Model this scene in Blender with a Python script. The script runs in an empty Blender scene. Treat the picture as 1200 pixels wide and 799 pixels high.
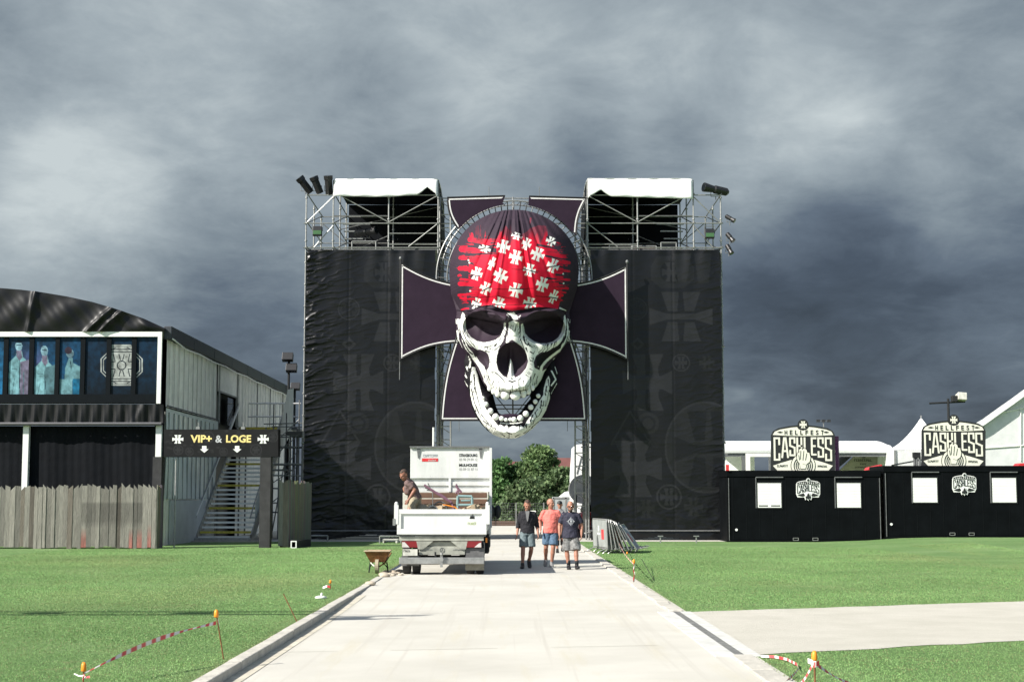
import bpy, bmesh, math, random
import numpy as np
from mathutils import Vector, Matrix
random.seed(7); RNG = np.random.default_rng(7)
R = math.radians
SC = bpy.context.scene
COL = SC.collection

# ---------------------------------------------------------------- camera
F = 1800.0; HY = 586.0; CH = 1.75            # focal length in photo pixels, horizon row, eye height
TH = math.atan((HY-399.5)/F)
cam = bpy.data.cameras.new('camera'); cam.sensor_width = 36; cam.lens = 54.0
cam.clip_end = 3000; cam.clip_start = 0.1
camo = bpy.data.objects.new('camera', cam); COL.objects.link(camo)
camo.location = (0, 0, CH); camo.rotation_euler = (R(90)+TH, 0, 0)
SC.camera = camo

# ---------------------------------------------------------------- light
SUNV = Vector((-0.68, -0.42, 0.62)).normalized()       # towards the sun
sun = bpy.data.lights.new('sun', 'SUN'); sun.energy = 4.6; sun.angle = R(0.6); sun.color = (1.0, .955, .88)
suno = bpy.data.objects.new('sun', sun); COL.objects.link(suno)
suno.rotation_euler = SUNV.to_track_quat('Z', 'Y').to_euler(); suno.location = (-40, -30, 40)
SC.view_settings.view_transform = 'Standard'; SC.view_settings.look = 'None'
SC.view_settings.gamma = 1; SC.view_settings.exposure = 0.95
SC.view_settings.use_curve_mapping = False

def P(px, py, Y):
    """world point seen at photo pixel (px,py) at distance Y"""
    u = (px-600.0)/F; v = (399.5-py)/F
    t = Y/(math.cos(TH)-v*math.sin(TH))
    return Vector((t*u, Y, CH+t*(math.sin(TH)+v*math.cos(TH))))
def G(px, py, z=0.0):
    u = (px-600.0)/F; v = (399.5-py)/F
    t = (z-CH)/(math.sin(TH)+v*math.cos(TH))
    return Vector((t*u, t*(math.cos(TH)-v*math.sin(TH)), z))
def Pn(px, py, Y):
    u = (px-600.0)/F; v = (399.5-py)/F
    t = Y/(math.cos(TH)-v*math.sin(TH))
    return np.stack([t*u, np.broadcast_to(Y, t.shape)*1.0, CH+t*(math.sin(TH)+v*math.cos(TH))], -1)
def s2l(c):
    return tuple(((x/255.)/12.92 if x/255. <= .04045 else ((x/255.+.055)/1.055)**2.4) for x in c)

# ---------------------------------------------------------------- world: storm clouds
W = bpy.data.worlds.new('World'); SC.world = W; W.use_nodes = True
nt = W.node_tree; N = nt.nodes; L = nt.links
N.clear()
def nd(t, **k):
    n = N.new(t)
    for a, b in k.items(): setattr(n, a, b)
    return n
out = nd('ShaderNodeOutputWorld')
sky = nd('ShaderNodeTexSky', sky_type='NISHITA'); sky.sun_disc = False
sky.sun_elevation = math.asin(SUNV.z); sky.sun_rotation = math.atan2(SUNV.x, SUNV.y) % (2*math.pi)
bg1 = nd('ShaderNodeBackground'); bg1.inputs[1].default_value = 0.06; L.new(sky.outputs[0], bg1.inputs[0])
tc = nd('ShaderNodeTexCoord')
def wmath(op, a, b=None):
    n = nd('ShaderNodeMath', operation=op)
    for i, x in enumerate((a, b)):
        if x is None: continue
        if isinstance(x, (int, float)): n.inputs[i].default_value = x
        else: L.new(x, n.inputs[i])
    return n.outputs[0]
sep0 = nd('ShaderNodeSeparateXYZ'); L.new(tc.outputs['Generated'], sep0.inputs[0])
hz_ = wmath('ADD', wmath('MAXIMUM', sep0.outputs['Z'], -.05), .26)
deck = nd('ShaderNodeCombineXYZ'); L.new(wmath('DIVIDE', sep0.outputs['X'], hz_), deck.inputs[0]); L.new(wmath('DIVIDE', sep0.outputs['Y'], hz_), deck.inputs[1])
def wnoise(scale, st, off, detail=6, rough=.55, dist=.0):
    m = nd('ShaderNodeMapping'); m.inputs['Scale'].default_value = st; m.inputs['Location'].default_value = off
    L.new(deck.outputs[0], m.inputs['Vector'])
    n = nd('ShaderNodeTexNoise'); n.inputs['Scale'].default_value = scale; n.inputs['Detail'].default_value = detail
    n.inputs['Roughness'].default_value = rough; n.inputs['Distortion'].default_value = dist
    L.new(m.outputs[0], n.inputs['Vector']); return n.outputs[0]
n1 = wnoise(1.7, (1, 1.0, 1), (3.1, .4, 1.7), 8, .55, .25)
n2 = wnoise(5.0, (1, .9, 1), (0.2, 5.2, .9), 8, .62, .35)
n3 = wnoise(13.0, (1, .9, 1), (4.2, 1.2, .3), 7, .6, .2)
tone = wmath('ADD', wmath('MULTIPLY', wmath('SUBTRACT', n1, .5), .42), wmath('ADD', wmath('MULTIPLY', wmath('SUBTRACT', n2, .5), .48), wmath('MULTIPLY', wmath('SUBTRACT', n3, .5), .20)))
tone = wmath('ADD', tone, wmath('ADD', .465, wmath('MULTIPLY', wmath('SUBTRACT', wmath('MINIMUM', sep0.outputs['Z'], .4), .12), .75)))
# broad light and dark masses of the storm: (direction through photo point, radius deg, amount)
BLOBS = [(30, 20, 9, .16), (200, 120, 6, .08), (420, 90, 8, .12), (620, 10, 6, .08), (860, 150, 5, .20), (990, 230, 4.0, .12), (650, 168, 2.6, -.10), (740, 160, 2.8, -.10), (640, 60, 5, .10), (1180, 60, 6, .12),
         (940, 345, 4.5, -.20), (1120, 375, 7, -.15), (960, 400, 5, -.07), (860, 475, 3.5, .10), (95, 215, 3.0, .10), (60, 320, 4.5, .18), (230, 270, 5, -.04),
         (440, 430, 6, -.05), (620, 510, 4, .16), (1000, 470, 4, .08), (300, 340, 4, .05), (1160, 230, 5, .02)]
for (bx, by, br, ba) in BLOBS:
    if ba == 0: continue
    d = (P(bx, by, 100)-Vector((0, 0, CH))).normalized()
    dp = nd('ShaderNodeVectorMath', operation='DOT_PRODUCT'); L.new(tc.outputs['Generated'], dp.inputs[0]); dp.inputs[1].default_value = d
    mr = nd('ShaderNodeMapRange', interpolation_type='SMOOTHERSTEP'); L.new(dp.outputs['Value'], mr.inputs[0])
    mr.inputs[1].default_value = math.cos(R(br*1.35)); mr.inputs[2].default_value = 1.0
    mr.inputs[3].default_value = 0; mr.inputs[4].default_value = ba
    tone = wmath('ADD', tone, mr.outputs[0])
cr = nd('ShaderNodeValToRGB'); L.new(tone, cr.inputs[0])
E = cr.color_ramp.elements
stops = [(0.0, (44, 51, 62)), (.22, (66, 76, 90)), (.42, (93, 105, 119)), (.60, (126, 138, 147)), (.80, (160, 171, 177)), (1.0, (196, 205, 207))]
E[0].position = stops[0][0]; E[1].position = stops[-1][0]
for p, c in stops[1:-1]: E.new(p)
for e, (p, c) in zip(sorted(E, key=lambda e: e.position), stops):
    e.color = (*s2l(c), 1)
bg2 = nd('ShaderNodeBackground'); bg2.inputs[1].default_value = 0.54; L.new(cr.outputs[0], bg2.inputs[0])
# storm over the gate, brighter broken sky behind the camera, on the sun's side
sepn = nd('ShaderNodeSeparateXYZ'); L.new(tc.outputs['Generated'], sepn.inputs[0])
fy = nd('ShaderNodeMapRange', interpolation_type='SMOOTHSTEP'); L.new(sepn.outputs['Y'], fy.inputs[0])
fy.inputs[1].default_value = -.35; fy.inputs[2].default_value = .55; fy.inputs[3].default_value = .35; fy.inputs[4].default_value = .97
bg1.inputs[1].default_value = 0.10
mx = nd('ShaderNodeMixShader'); L.new(fy.outputs[0], mx.inputs[0])
L.new(bg1.outputs[0], mx.inputs[1]); L.new(bg2.outputs[0], mx.inputs[2]); L.new(mx.outputs[0], out.inputs[0])

# ---------------------------------------------------------------- materials
MATS = {}
def mat(name, col, rough=.6, metal=0., var=.15, vs=6., bump=0., bs=40., spec=.5, attr=False, emit=None, stretch=None):
    if name in MATS: return MATS[name]
    m = bpy.data.materials.new(name); m.use_nodes = True; MATS[name] = m
    t = m.node_tree; b = t.nodes['Principled BSDF']
    b.inputs['Roughness'].default_value = rough; b.inputs['Metallic'].default_value = metal
    b.inputs['Specular IOR Level'].default_value = spec
    tcn = t.nodes.new('ShaderNodeTexCoord'); vec = tcn.outputs['Object']
    if stretch:
        mp = t.nodes.new('ShaderNodeMapping'); mp.inputs['Scale'].default_value = stretch
        t.links.new(vec, mp.inputs[0]); vec = mp.outputs[0]
    if attr:
        a = t.nodes.new('ShaderNodeAttribute'); a.attribute_name = 'Col'; base = a.outputs['Color']
    else:
        rgb = t.nodes.new('ShaderNodeRGB'); rgb.outputs[0].default_value = (*col, 1); base = rgb.outputs[0]
    if var:
        n = t.nodes.new('ShaderNodeTexNoise'); n.inputs['Scale'].default_value = vs; n.inputs['Detail'].default_value = 6
        n.inputs['Roughness'].default_value = .65
        t.links.new(vec, n.inputs['Vector'])
        mr = t.nodes.new('ShaderNodeMapRange'); t.links.new(n.outputs[0], mr.inputs[0])
        mr.inputs[1].default_value = .3; mr.inputs[2].default_value = .7
        mr.inputs[3].default_value = 1-var; mr.inputs[4].default_value = 1+var
        mm = t.nodes.new('ShaderNodeVectorMath'); mm.operation = 'SCALE'
        t.links.new(base, mm.inputs[0]); t.links.new(mr.outputs[0], mm.inputs['Scale'])
        base = mm.outputs[0]
    t.links.new(base, b.inputs['Base Color'])
    if bump:
        n = t.nodes.new('ShaderNodeTexNoise'); n.inputs['Scale'].default_value = bs; n.inputs['Detail'].default_value = 5
        t.links.new(vec, n.inputs['Vector'])
        bp = t.nodes.new('ShaderNodeBump'); bp.inputs['Strength'].default_value = bump; bp.inputs['Distance'].default_value = .05
        t.links.new(n.outputs[0], bp.inputs['Height']); t.links.new(bp.outputs[0], b.inputs['Normal'])
    if emit: b.inputs['Emission Color'].default_value = (*emit[0], 1); b.inputs['Emission Strength'].default_value = emit[1]
    return m
M = dict(
 steel=mat('galvanised steel', (.30, .305, .295), .45, .6, .25, 9),
 dsteel=mat('dull steel tube', (.16, .165, .165), .5, .4, .25, 9),
 wsteel=mat('bright tube', (.62, .62, .62), .4, .3, .15, 9),
 black=mat('black plastic', (.012, .012, .013), .45, 0, .2, 8),
 blackpaint=mat('black container paint', (.0032, .004, .0048), .55, 0, .35, 1.5, .06, 6, spec=.06),
 rubber=mat('tyre rubber', (.02, .02, .021), .85, 0, .3, 12),
 white=mat('white paint', (.72, .73, .70), .4, 0, .07, 3),
 truckwhite=mat('road worn white lacquer', (.60, .61, .59), .38, 0, .13, 2.5, stretch=(1.5, 1.5, .5)),
 undergrey=mat('dusty chassis paint', (.27, .275, .235), .6, 0, .35, 5),
 dirtywhite=mat('worn white paint', (.52, .52, .46), .5, 0, .3, 4),
 pvc=mat('white pvc', (.78, .79, .78), .5, 0, .05, 1.2, .15, 2),
 pvcgrey=mat('grey white cladding', (.74, .74, .69), .55, 0, .16, 1.3, .1, 3),
 cream=mat('cream print', (.66, .65, .56), .6, 0, .05),
 charcoal=mat('charcoal print', (.024, .026, .027), .7, 0, .1, spec=.15),
 blacktarp=mat('black pvc tarpaulin', (.0045, .005, .006), .42, 0, .2, 2.0, .12, 2.2, spec=.28),
 blackcloth=mat('black cloth', (.004, .005, .007), .8, 0, .25, 2.0, .3, 3, spec=.12),
 printtarp=mat('printed tarpaulin', (0, 0, 0), .30, 0, .12, 1.6, .10, 2.2, attr=True, spec=.26),
 skull=mat('printed inflatable fabric', (0, 0, 0), .7, 0, .12, 2.5, .12, 3, attr=True, spec=.2),
 poster=mat('window print', (0, 0, 0), .5, 0, .15, 2, attr=True, spec=.15),
 cross=mat('aubergine fabric', (.024, .0145, .026), .8, 0, .15, 1.4, .15, 1.1, spec=.1),
 bone=mat('white fabric', (.74, .75, .70), .65, 0, .08, 2, .1, 3),
 border=mat('white piping', (.62, .61, .60), .6),
 wood=mat('weathered planks', (0, 0, 0), .85, 0, .3, 3, .5, 14, attr=True, stretch=(6, 6, .6)),
 brown=mat('brown timber', (.11, .058, .034), .7, 0, .3, 3, .2, 30, stretch=(.6, 6, 6)),
 red=mat('red plastic', (.55, .03, .035), .4),
 redlens=mat('red lens', (.17, .010, .014), .3),
 clearlens=mat('clear lens', (.5, .48, .46), .2),
 orange=mat('orange plastic', (.85, .27, .02), .45),
 rust=mat('rusty steel', (.20, .085, .03), .75, .2, .5, 6, .3, 20),
 concrete2=mat('kerb concrete', (.44, .42, .37), .85, 0, .22, 3, .3, 18),
 green=mat('green lens', (.05, .12, .045), .3),
 glass=mat('dark glass', (.01, .013, .016), .08),
 cyan=mat('pale teal enamel', (.20, .31, .31), .4),
 pink=mat('pink strap', (.17, .085, .12), .6),
 skin=mat('skin', (.34, .16, .105), .55, 0, .12, 9),
 skin2=mat('skin tanned', (.26, .115, .075), .55, 0, .12, 9),
 hair=mat('dark hair', (.05, .03, .02), .7),
 hoodie=mat('black hoodie', (.010, .010, .014), .85, 0, .3, 8, .3, 25),
 salmon=mat('salmon shirt', (.66, .17, .14), .8, 0, .08, 6, .3, 14),
 navy=mat('navy tee', (.018, .018, .035), .8, 0, .2, 8, .3, 16),
 jeans=mat('denim', (.075, .13, .20), .85, 0, .25, 20, .2, 30),
 jeans2=mat('faded denim', (.13, .17, .18), .85, 0, .25, 20, .2, 30),
 camo=mat('grey camouflage', (.17, .17, .165), .85, 0, .75, 14, .2, 30),
 khaki=mat('khaki', (.30, .26, .18), .85, 0, .2, 12, .2, 30),
 taupe=mat('taupe tee', (.13, .085, .08), .85, 0, .15, 8, .3, 16),
 grey=mat('mid grey', (.2, .2, .2), .7),
 yellow=mat('yellow edge', (.45, .38, .06), .6, 0, .4, 8),
 gold=mat('gold letters', (.72, .58, .22), .5),
 roofred=mat('red roof', (.13, .048, .042), .85, 0, .2, .6),
 bark=mat('bark', (.09, .065, .045), .9, 0, .3, 8, .4, 20),
 asphalt=mat('shingle', (.33, .31, .27), .9, 0, .25, 4),
)
def leafmat(name, c1, c2):
    m = bpy.data.materials.new(name); m.use_nodes = True; t = m.node_tree; b = t.nodes['Principled BSDF']
    a = t.nodes.new('ShaderNodeAttribute'); a.attribute_name = 'Col'
    t.links.new(a.outputs['Color'], b.inputs['Base Color'])
    b.inputs['Roughness'].default_value = .6; b.inputs['Specular IOR Level'].default_value = .25
    b.inputs['Subsurface Weight'].default_value = 0
    tr = t.nodes.new('ShaderNodeBsdfTranslucent'); t.links.new(a.outputs['Color'], tr.inputs['Color'])
    mixs = t.nodes.new('ShaderNodeMixShader'); mixs.inputs[0].default_value = .28
    t.links.new(b.outputs[0], mixs.inputs[1]); t.links.new(tr.outputs[0], mixs.inputs[2])
    t.links.new(mixs.outputs[0], t.nodes['Material Output'].inputs['Surface'])
    return m
M['leaf'] = leafmat('leaves', 0, 0); M['blade'] = leafmat('grass blades', 0, 0)

# ---------------------------------------------------------------- object helpers
ORG = {}
def thing(name, label, cat, loc=(0, 0, 0), group=None):
    o = bpy.data.objects.new(name, None); COL.objects.link(o); o.empty_display_size = .3
    o.location = loc; o['label'] = label; o['category'] = cat
    if group: o['group'] = group
    ORG[o.name] = Vector(loc); return o
def tag(o, label, cat, group=None):
    o['label'] = label; o['category'] = cat
    if group: o['group'] = group
    return o
def kids(o): return [c for c in COL.objects if c.parent == o]
def dup(o, parent=None, loc=None, rot=None, label=None, children=None):
    c = o.copy(); COL.objects.link(c)
    if parent: c.parent = parent
    if loc is not None: c.location = loc
    if rot is not None: c.rotation_euler = rot
    if label: c['label'] = label
    for ch in list(o.children): dup(ch, c)
    return c

class MB:
    def __init__(s): s.v = []; s.f = []; s.c = []; s.col = None
    def add(s, vs, fs):
        n = len(s.v); s.v += [tuple(v) for v in vs]; s.f += [tuple(i+n for i in f) for f in fs]
        if s.col is not None: s.c += [s.col]*len(vs)
        return s
    def box(s, c, sz, rz=0, rx=0, ry=0):
        x, y, z = [k/2 for k in sz]; c = Vector(c)
        m = Matrix.Rotation(rz, 3, 'Z') @ Matrix.Rotation(ry, 3, 'Y') @ Matrix.Rotation(rx, 3, 'X')
        vs = [c+m @ Vector((a*x, b*y, d*z)) for a in (-1, 1) for b in (-1, 1) for d in (-1, 1)]
        return s.add(vs, [(0, 1, 3, 2), (4, 6, 7, 5), (0, 4, 5, 1), (2, 3, 7, 6), (0, 2, 6, 4), (1, 5, 7, 3)])
    def bb(s, a, b):   # box between corners
        return s.box([(p+q)/2 for p, q in zip(a, b)], [abs(p-q) for p, q in zip(a, b)])
    def tube(s, p, q, r=.024, n=6, r2=None):
        p = Vector(p); q = Vector(q); d = q-p
        if d.length < 1e-6: return s
        r2 = r if r2 is None else r2
        a = d.orthogonal().normalized(); b = d.normalized().cross(a)
        vs = []
        for (c, rr) in ((p, r), (q, r2)):
            for k in range(n):
                t = 2*math.pi*k/n; vs.append(c+(a*math.cos(t)+b*math.sin(t))*rr)
        fs = [(k, (k+1) % n, n+(k+1) % n, n+k) for k in range(n)]
        fs += [tuple(range(n))[::-1], tuple(range(n, 2*n))]
        return s.add(vs, fs)
    def path(s, pts, r=.02, n=6):
        for a, b in zip(pts[:-1], pts[1:]): s.tube(a, b, r, n)
        return s
    def loft(s, rings, n=16, side=(1, 0, 0)):
        """rings: (center, rx, ry); rx along side, ry across"""
        side = Vector(side); cs = [Vector(r[0]) for r in rings]; vs = []
        for i, (c, rx, ry) in enumerate(rings):
            t = (cs[min(i+1, len(cs)-1)]-cs[max(i-1, 0)]).normalized()
            a = (side-t*side.dot(t))
            if a.length < 1e-3: a = t.orthogonal()
            a.normalize(); b = t.cross(a)
            for k in range(n):
                th = 2*math.pi*k/n; vs.append(cs[i]+a*math.cos(th)*rx+b*math.sin(th)*ry)
        fs = []
        for i in range(len(rings)-1):
            for k in range(n):
                fs.append((i*n+k, i*n+(k+1) % n, (i+1)*n+(k+1) % n, (i+1)*n+k))
        fs += [tuple(range(n))[::-1], tuple(range((len(rings)-1)*n, len(rings)*n))]
        return s.add(vs, fs)
    def caps(s, p, r0, q, r1, n=12):
        p = Vector(p); q = Vector(q); d = (q-p).normalized(); rings = []
        for k in range(1, 5):
            a = math.pi/2*k/4; rings.append((p-d*r0*math.cos(a), r0*math.sin(a), r0*math.sin(a)))
        for k in range(4, 0, -1):
            a = math.pi/2*k/4; rings.append((q+d*r1*math.cos(a), r1*math.sin(a), r1*math.sin(a)))
        sd = d.orthogonal(); return s.loft(rings, n, sd)
    def ell(s, c, r, n=12, m=8, rot=None):
        c = Vector(c); vs = []; fs = []
        mt = rot or Matrix.Identity(3)
        for i in range(1, m):
            ph = math.pi*i/m
            for k in range(n):
                t = 2*math.pi*k/n
                vs.append(c+mt @ Vector((r[0]*math.sin(ph)*math.cos(t), r[1]*math.sin(ph)*math.sin(t), r[2]*math.cos(ph))))
        vs += [c+mt @ Vector((0, 0, r[2])), c-mt @ Vector((0, 0, r[2]))]
        for i in range(m-2):
            for k in range(n): fs.append((i*n+k, (i+1)*n+k, (i+1)*n+(k+1) % n, i*n+(k+1) % n))
        T = (m-1)*n
        for k in range(n):
            fs.append((T, k, (k+1) % n)); fs.append((T+1, (m-2)*n+(k+1) % n, (m-2)*n+k))
        return s.add(vs, fs)
    def prism(s, pts, y0, y1):
        """polygon in x,z swept from y0 to y1"""
        n = len(pts); A = sum(pts[i][0]*pts[(i+1) % n][1]-pts[(i+1) % n][0]*pts[i][1] for i in range(n))
        if A < 0: pts = pts[::-1]
        vs = [(x, y0, z) for x, z in pts]+[(x, y1, z) for x, z in pts]
        fs = [tuple(range(n)), tuple(range(2*n-1, n-1, -1))]
        fs += [(i, n+i, n+(i+1) % n, (i+1) % n) for i in range(n)]
        return s.add(vs, fs)
    def grid(s, fn, nu, nv):
        vs = [fn(i/nu, j/nv) for j in range(nv+1) for i in range(nu+1)]
        fs = [(j*(nu+1)+i, j*(nu+1)+i+1, (j+1)*(nu+1)+i+1, (j+1)*(nu+1)+i) for j in range(nv) for i in range(nu)]
        return s.add(vs, fs)
    def merge(s, other):
        return s.add(other.v, other.f)
    def build(s, name, m, parent=None, smooth=False, loc=None, bevel=0):
        me = bpy.data.meshes.new(name)
        org = ORG.get(parent.name, Vector()) if parent else (Vector(loc) if loc is not None else Vector())
        me.from_pydata([tuple(Vector(v)-org) for v in s.v], [], s.f)
        if s.c:
            a = me.color_attributes.new('Col', 'FLOAT_COLOR', 'POINT')
            a.data.foreach_set('color', np.array([(*c, 1) for c in s.c], dtype=np.float32).ravel())
        me.materials.append(m)
        if smooth: me.polygons.foreach_set('use_smooth', [True]*len(me.polygons))
        me.update()
        o = bpy.data.objects.new(name, me); COL.objects.link(o)
        if parent: o.parent = parent
        elif loc is not None: o.location = loc
        ORG[o.name] = org
        if bevel:
            b = o.modifiers.new('bevel', 'BEVEL'); b.width = bevel; b.segments = 2; b.limit_method = 'ANGLE'
        return o

def structure(o): o['kind'] = 'structure'; return o

def np_mesh(name, V, Fq, m, parent=None, col=None, smooth=True, loc=None):
    """quad/tri mesh from numpy arrays"""
    me = bpy.data.meshes.new(name); k = Fq.shape[1]
    org = np.array(ORG.get(parent.name, Vector()) if parent else (loc if loc is not None else (0, 0, 0)))
    me.vertices.add(len(V)); me.vertices.foreach_set('co', (V-org).astype(np.float32).ravel())
    me.loops.add(Fq.size); me.loops.foreach_set('vertex_index', Fq.astype(np.int32).ravel())
    me.polygons.add(len(Fq)); me.polygons.foreach_set('loop_start', np.arange(0, Fq.size, k, dtype=np.int32))
    me.polygons.foreach_set('use_smooth', np.full(len(Fq), smooth))
    me.update(calc_edges=True)
    if col is not None:
        a = me.color_attributes.new('Col', 'FLOAT_COLOR', 'POINT')
        a.data.foreach_set('color', np.concatenate([col, np.ones((len(col), 1))], 1).astype(np.float32).ravel())
    me.materials.append(m); me.validate()
    o = bpy.data.objects.new(name, me); COL.objects.link(o)
    if parent: o.parent = parent
    elif loc is not None: o.location = loc
    ORG[o.name] = Vector(org); return o

def vnoise(X, Y, seed=0, octaves=4, rough=.5):
    """smooth value noise, coordinates in cells"""
    out = np.zeros(np.broadcast(X, Y).shape); amp = 1; tot = 0
    rg = np.random.default_rng(seed)
    for o in range(octaves):
        T = rg.random((64, 64)); x = X*2**o+o*7.3; y = Y*2**o+o*3.1
        xi = np.floor(x).astype(int); yi = np.floor(y).astype(int); fx = x-xi; fy = y-yi
        fx = fx*fx*(3-2*fx); fy = fy*fy*(3-2*fy)
        a = T[xi % 64, yi % 64]; b = T[(xi+1) % 64, yi % 64]; c = T[xi % 64, (yi+1) % 64]; d = T[(xi+1) % 64, (yi+1) % 64]
        out = out+amp*((a*(1-fx)+b*fx)*(1-fy)+(c*(1-fx)+d*fx)*fy); tot += amp; amp *= rough
    return out/tot

# ---- painted prints: a fine mesh coloured by code
def emblem_polys():
    return [[(-1, -.42), (-.58, -.24), (.58, -.24), (1, -.42), (1, .42), (.58, .24), (-.58, .24), (-1, .42)],
            [(-.50, 0), (-.42, -.5), (-.64, -1), (-.09, -1), (-.10, -.5), (-.06, 0), (-.10, .5), (-.09, 1), (-.64, 1), (-.42, .5)],
            [(.50, 0), (.42, -.5), (.64, -1), (.09, -1), (.10, -.5), (.06, 0), (.10, .5), (.09, 1), (.64, 1), (.42, .5)]]
class Canvas:
    def __init__(s, x0, y0, x1, y1, st, base):
        s.xs = np.arange(x0, x1+st*.5, st); s.ys = np.arange(y0, y1+st*.5, st); s.st = st
        s.X, s.Y = np.meshgrid(s.xs, s.ys)
        s.C = np.empty(s.X.shape+(3,)); s.C[:] = base
    def _sub(s, xa, ya, xb, yb):
        i0 = max(0, int((xa-s.xs[0])/s.st)-1); i1 = min(len(s.xs), int((xb-s.xs[0])/s.st)+3)
        j0 = max(0, int((ya-s.ys[0])/s.st)-1); j1 = min(len(s.ys), int((yb-s.ys[0])/s.st)+3)
        return slice(j0, max(j0, j1)), slice(i0, max(i0, i1))
    def mask(s, pts):
        pts = np.array(pts, float); m = np.zeros(s.X.shape, bool)
        sj, si = s._sub(*pts.min(0), *pts.max(0)); X = s.X[sj, si]; Y = s.Y[sj, si]; r = np.zeros(X.shape, bool)
        for (xa, ya), (xb, yb) in zip(pts, np.roll(pts, -1, 0)):
            if ya == yb: continue
            r ^= ((ya > Y) != (yb > Y)) & (X < (xb-xa)*(Y-ya)/(yb-ya)+xa)
        m[sj, si] = r; return m
    def poly(s, pts, c): s.C[s.mask(pts)] = c
    def ell(s, cx, cy, rx, ry, c, rin=0):
        q = ((s.X-cx)/rx)**2+((s.Y-cy)/ry)**2; s.C[(q < 1) & (q >= rin*rin)] = c
    def line(s, pts, w0, c, w1=None):
        w1 = w0 if w1 is None else w1; pts = np.array(pts, float); n = len(pts)-1; W_ = max(w0, w1)
        for k in range(n):
            a, b = pts[k], pts[k+1]; wa = w0+(w1-w0)*k/n; wb = w0+(w1-w0)*(k+1)/n
            sj, si = s._sub(min(a[0], b[0])-W_, min(a[1], b[1])-W_, max(a[0], b[0])+W_, max(a[1], b[1])+W_)
            X = s.X[sj, si]; Y = s.Y[sj, si]; d = b-a; t = np.clip(((X-a[0])*d[0]+(Y-a[1])*d[1])/max(d @ d, 1e-9), 0, 1)
            r = np.hypot(X-a[0]-t*d[0], Y-a[1]-t*d[1]) < (wa+(wb-wa)*t)/2
            s.C[sj, si][r] = c
    def emblem(s, cx, cy, rx, ry, rot, c):
        co, si = math.cos(rot), math.sin(rot)
        for pl in emblem_polys():
            s.poly([(cx+rx*x*co-ry*y*si, cy+rx*x*si+ry*y*co) for x, y in pl], c)
    def mesh(s, name, Y, m, parent, depth=None, mask=None, back=None, plumb=None):
        D = depth if depth is not None else np.zeros(s.X.shape)
        V = Pn(s.X, s.Y, Y-D)
        if plumb: V[..., 0] = Pn(s.X, s.Y*0+plumb, Y+s.X*0)[..., 0]
        nx = len(s.xs); ny = len(s.ys)
        idx = np.arange(nx*ny).reshape(ny, nx)
        Q = np.stack([idx[:-1, :-1], idx[1:, :-1], idx[1:, 1:], idx[:-1, 1:]], -1).reshape(-1, 4)
        V = V.reshape(-1, 3); C = s.C.reshape(-1, 3)
        if mask is not None:
            mk = mask; cell = (mk[:-1, :-1] & mk[1:, :-1] & mk[1:, 1:] & mk[:-1, 1:]).ravel()
            Q = Q[cell]
            if back is not None:   # closed back shell, same outline
                Vb = Pn(s.X, s.Y, Y+back).reshape(-1, 3); o = len(V)
                cm = cell.reshape(ny-1, nx-1); V = np.concatenate([V, Vb]); C = np.concatenate([C, C*.5])
                Qs = [Q, Q[:, ::-1]+o]
                pad = np.pad(cm, 1)
                def edge(sel, a, b):
                    jj, ii = np.nonzero(sel)
                    va = idx[jj+a[0], ii+a[1]]; vb = idx[jj+b[0], ii+b[1]]
                    return np.stack([vb, va, va+o, vb+o], 1)
                Qs.append(edge(cm & ~pad[1:-1, :-2], (0, 0), (1, 0))); Qs.append(edge(cm & ~pad[1:-1, 2:], (1, 1), (0, 1)))
                Qs.append(edge(cm & ~pad[:-2, 1:-1], (0, 1), (0, 0))); Qs.append(edge(cm & ~pad[2:, 1:-1], (1, 0), (1, 1)))
                Q = np.concatenate(Qs)
            used = np.unique(Q); rm = np.full(len(V), -1); rm[used] = np.arange(len(used))
            V = V[used]; C = C[used]; Q = rm[Q]
        return np_mesh(name, V, Q, m, parent, C)

def text_mb(txt, x0, z0, x1, z1, y, bold=.0, thick=.006, mb=None):
    """text stretched into the box (x0,z0)-(x1,z1) on the plane y, facing -y"""
    cu = bpy.data.curves.new('t', 'FONT'); cu.body = txt; cu.offset = bold; cu.resolution_u = 3
    o = bpy.data.objects.new('t', cu); COL.objects.link(o)
    me = bpy.data.meshes.new_from_object(o.evaluated_get(bpy.context.evaluated_depsgraph_get()))
    vs = [v.co.copy() for v in me.vertices]; fs = [tuple(p.vertices) for p in me.polygons]
    bpy.data.objects.remove(o); bpy.data.curves.remove(cu); bpy.data.meshes.remove(me)
    xa = min(v.x for v in vs); xb = max(v.x for v in vs); ya = min(v.y for v in vs); yb = max(v.y for v in vs)
    mb = mb or MB()
    mb.add([(x0+(v.x-xa)/(xb-xa)*(x1-x0), y, z0+(v.y-ya)/(yb-ya)*(z1-z0)) for v in vs], fs)
    return mb
def emblem_mb(cx, cz, rx, rz, y, mb=None, t=.004):
    mb = mb or MB()
    for i, pl in enumerate(emblem_polys()):
        mb.prism([(cx+rx*a, cz+rz*b) for a, b in pl], y-.0007*i, y+t)
    return mb
def scrawl(x0, z0, x1, z1, y, n, seed, mb=None):
    """small unreadable lettering"""
    rg = random.Random(seed); mb = mb or MB(); w = (x1-x0)/n
    for i in range(n):
        a = x0+i*w; h = z1-z0
        k = rg.randrange(5)
        mb.bb((a, y, z0), (a+w*.25, y+.002, z1))
        if k in (0, 1, 3): mb.bb((a+w*.25, y, z1-h*.2), (a+w*.72, y+.002, z1))
        if k in (1, 2, 4): mb.bb((a+w*.25, y, z0), (a+w*.72, y+.002, z0+h*.2))
        if k in (0, 2): mb.bb((a+w*.5, y, z0+h*.3), (a+w*.75, y+.002, z1-h*.25))
    return mb

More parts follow.
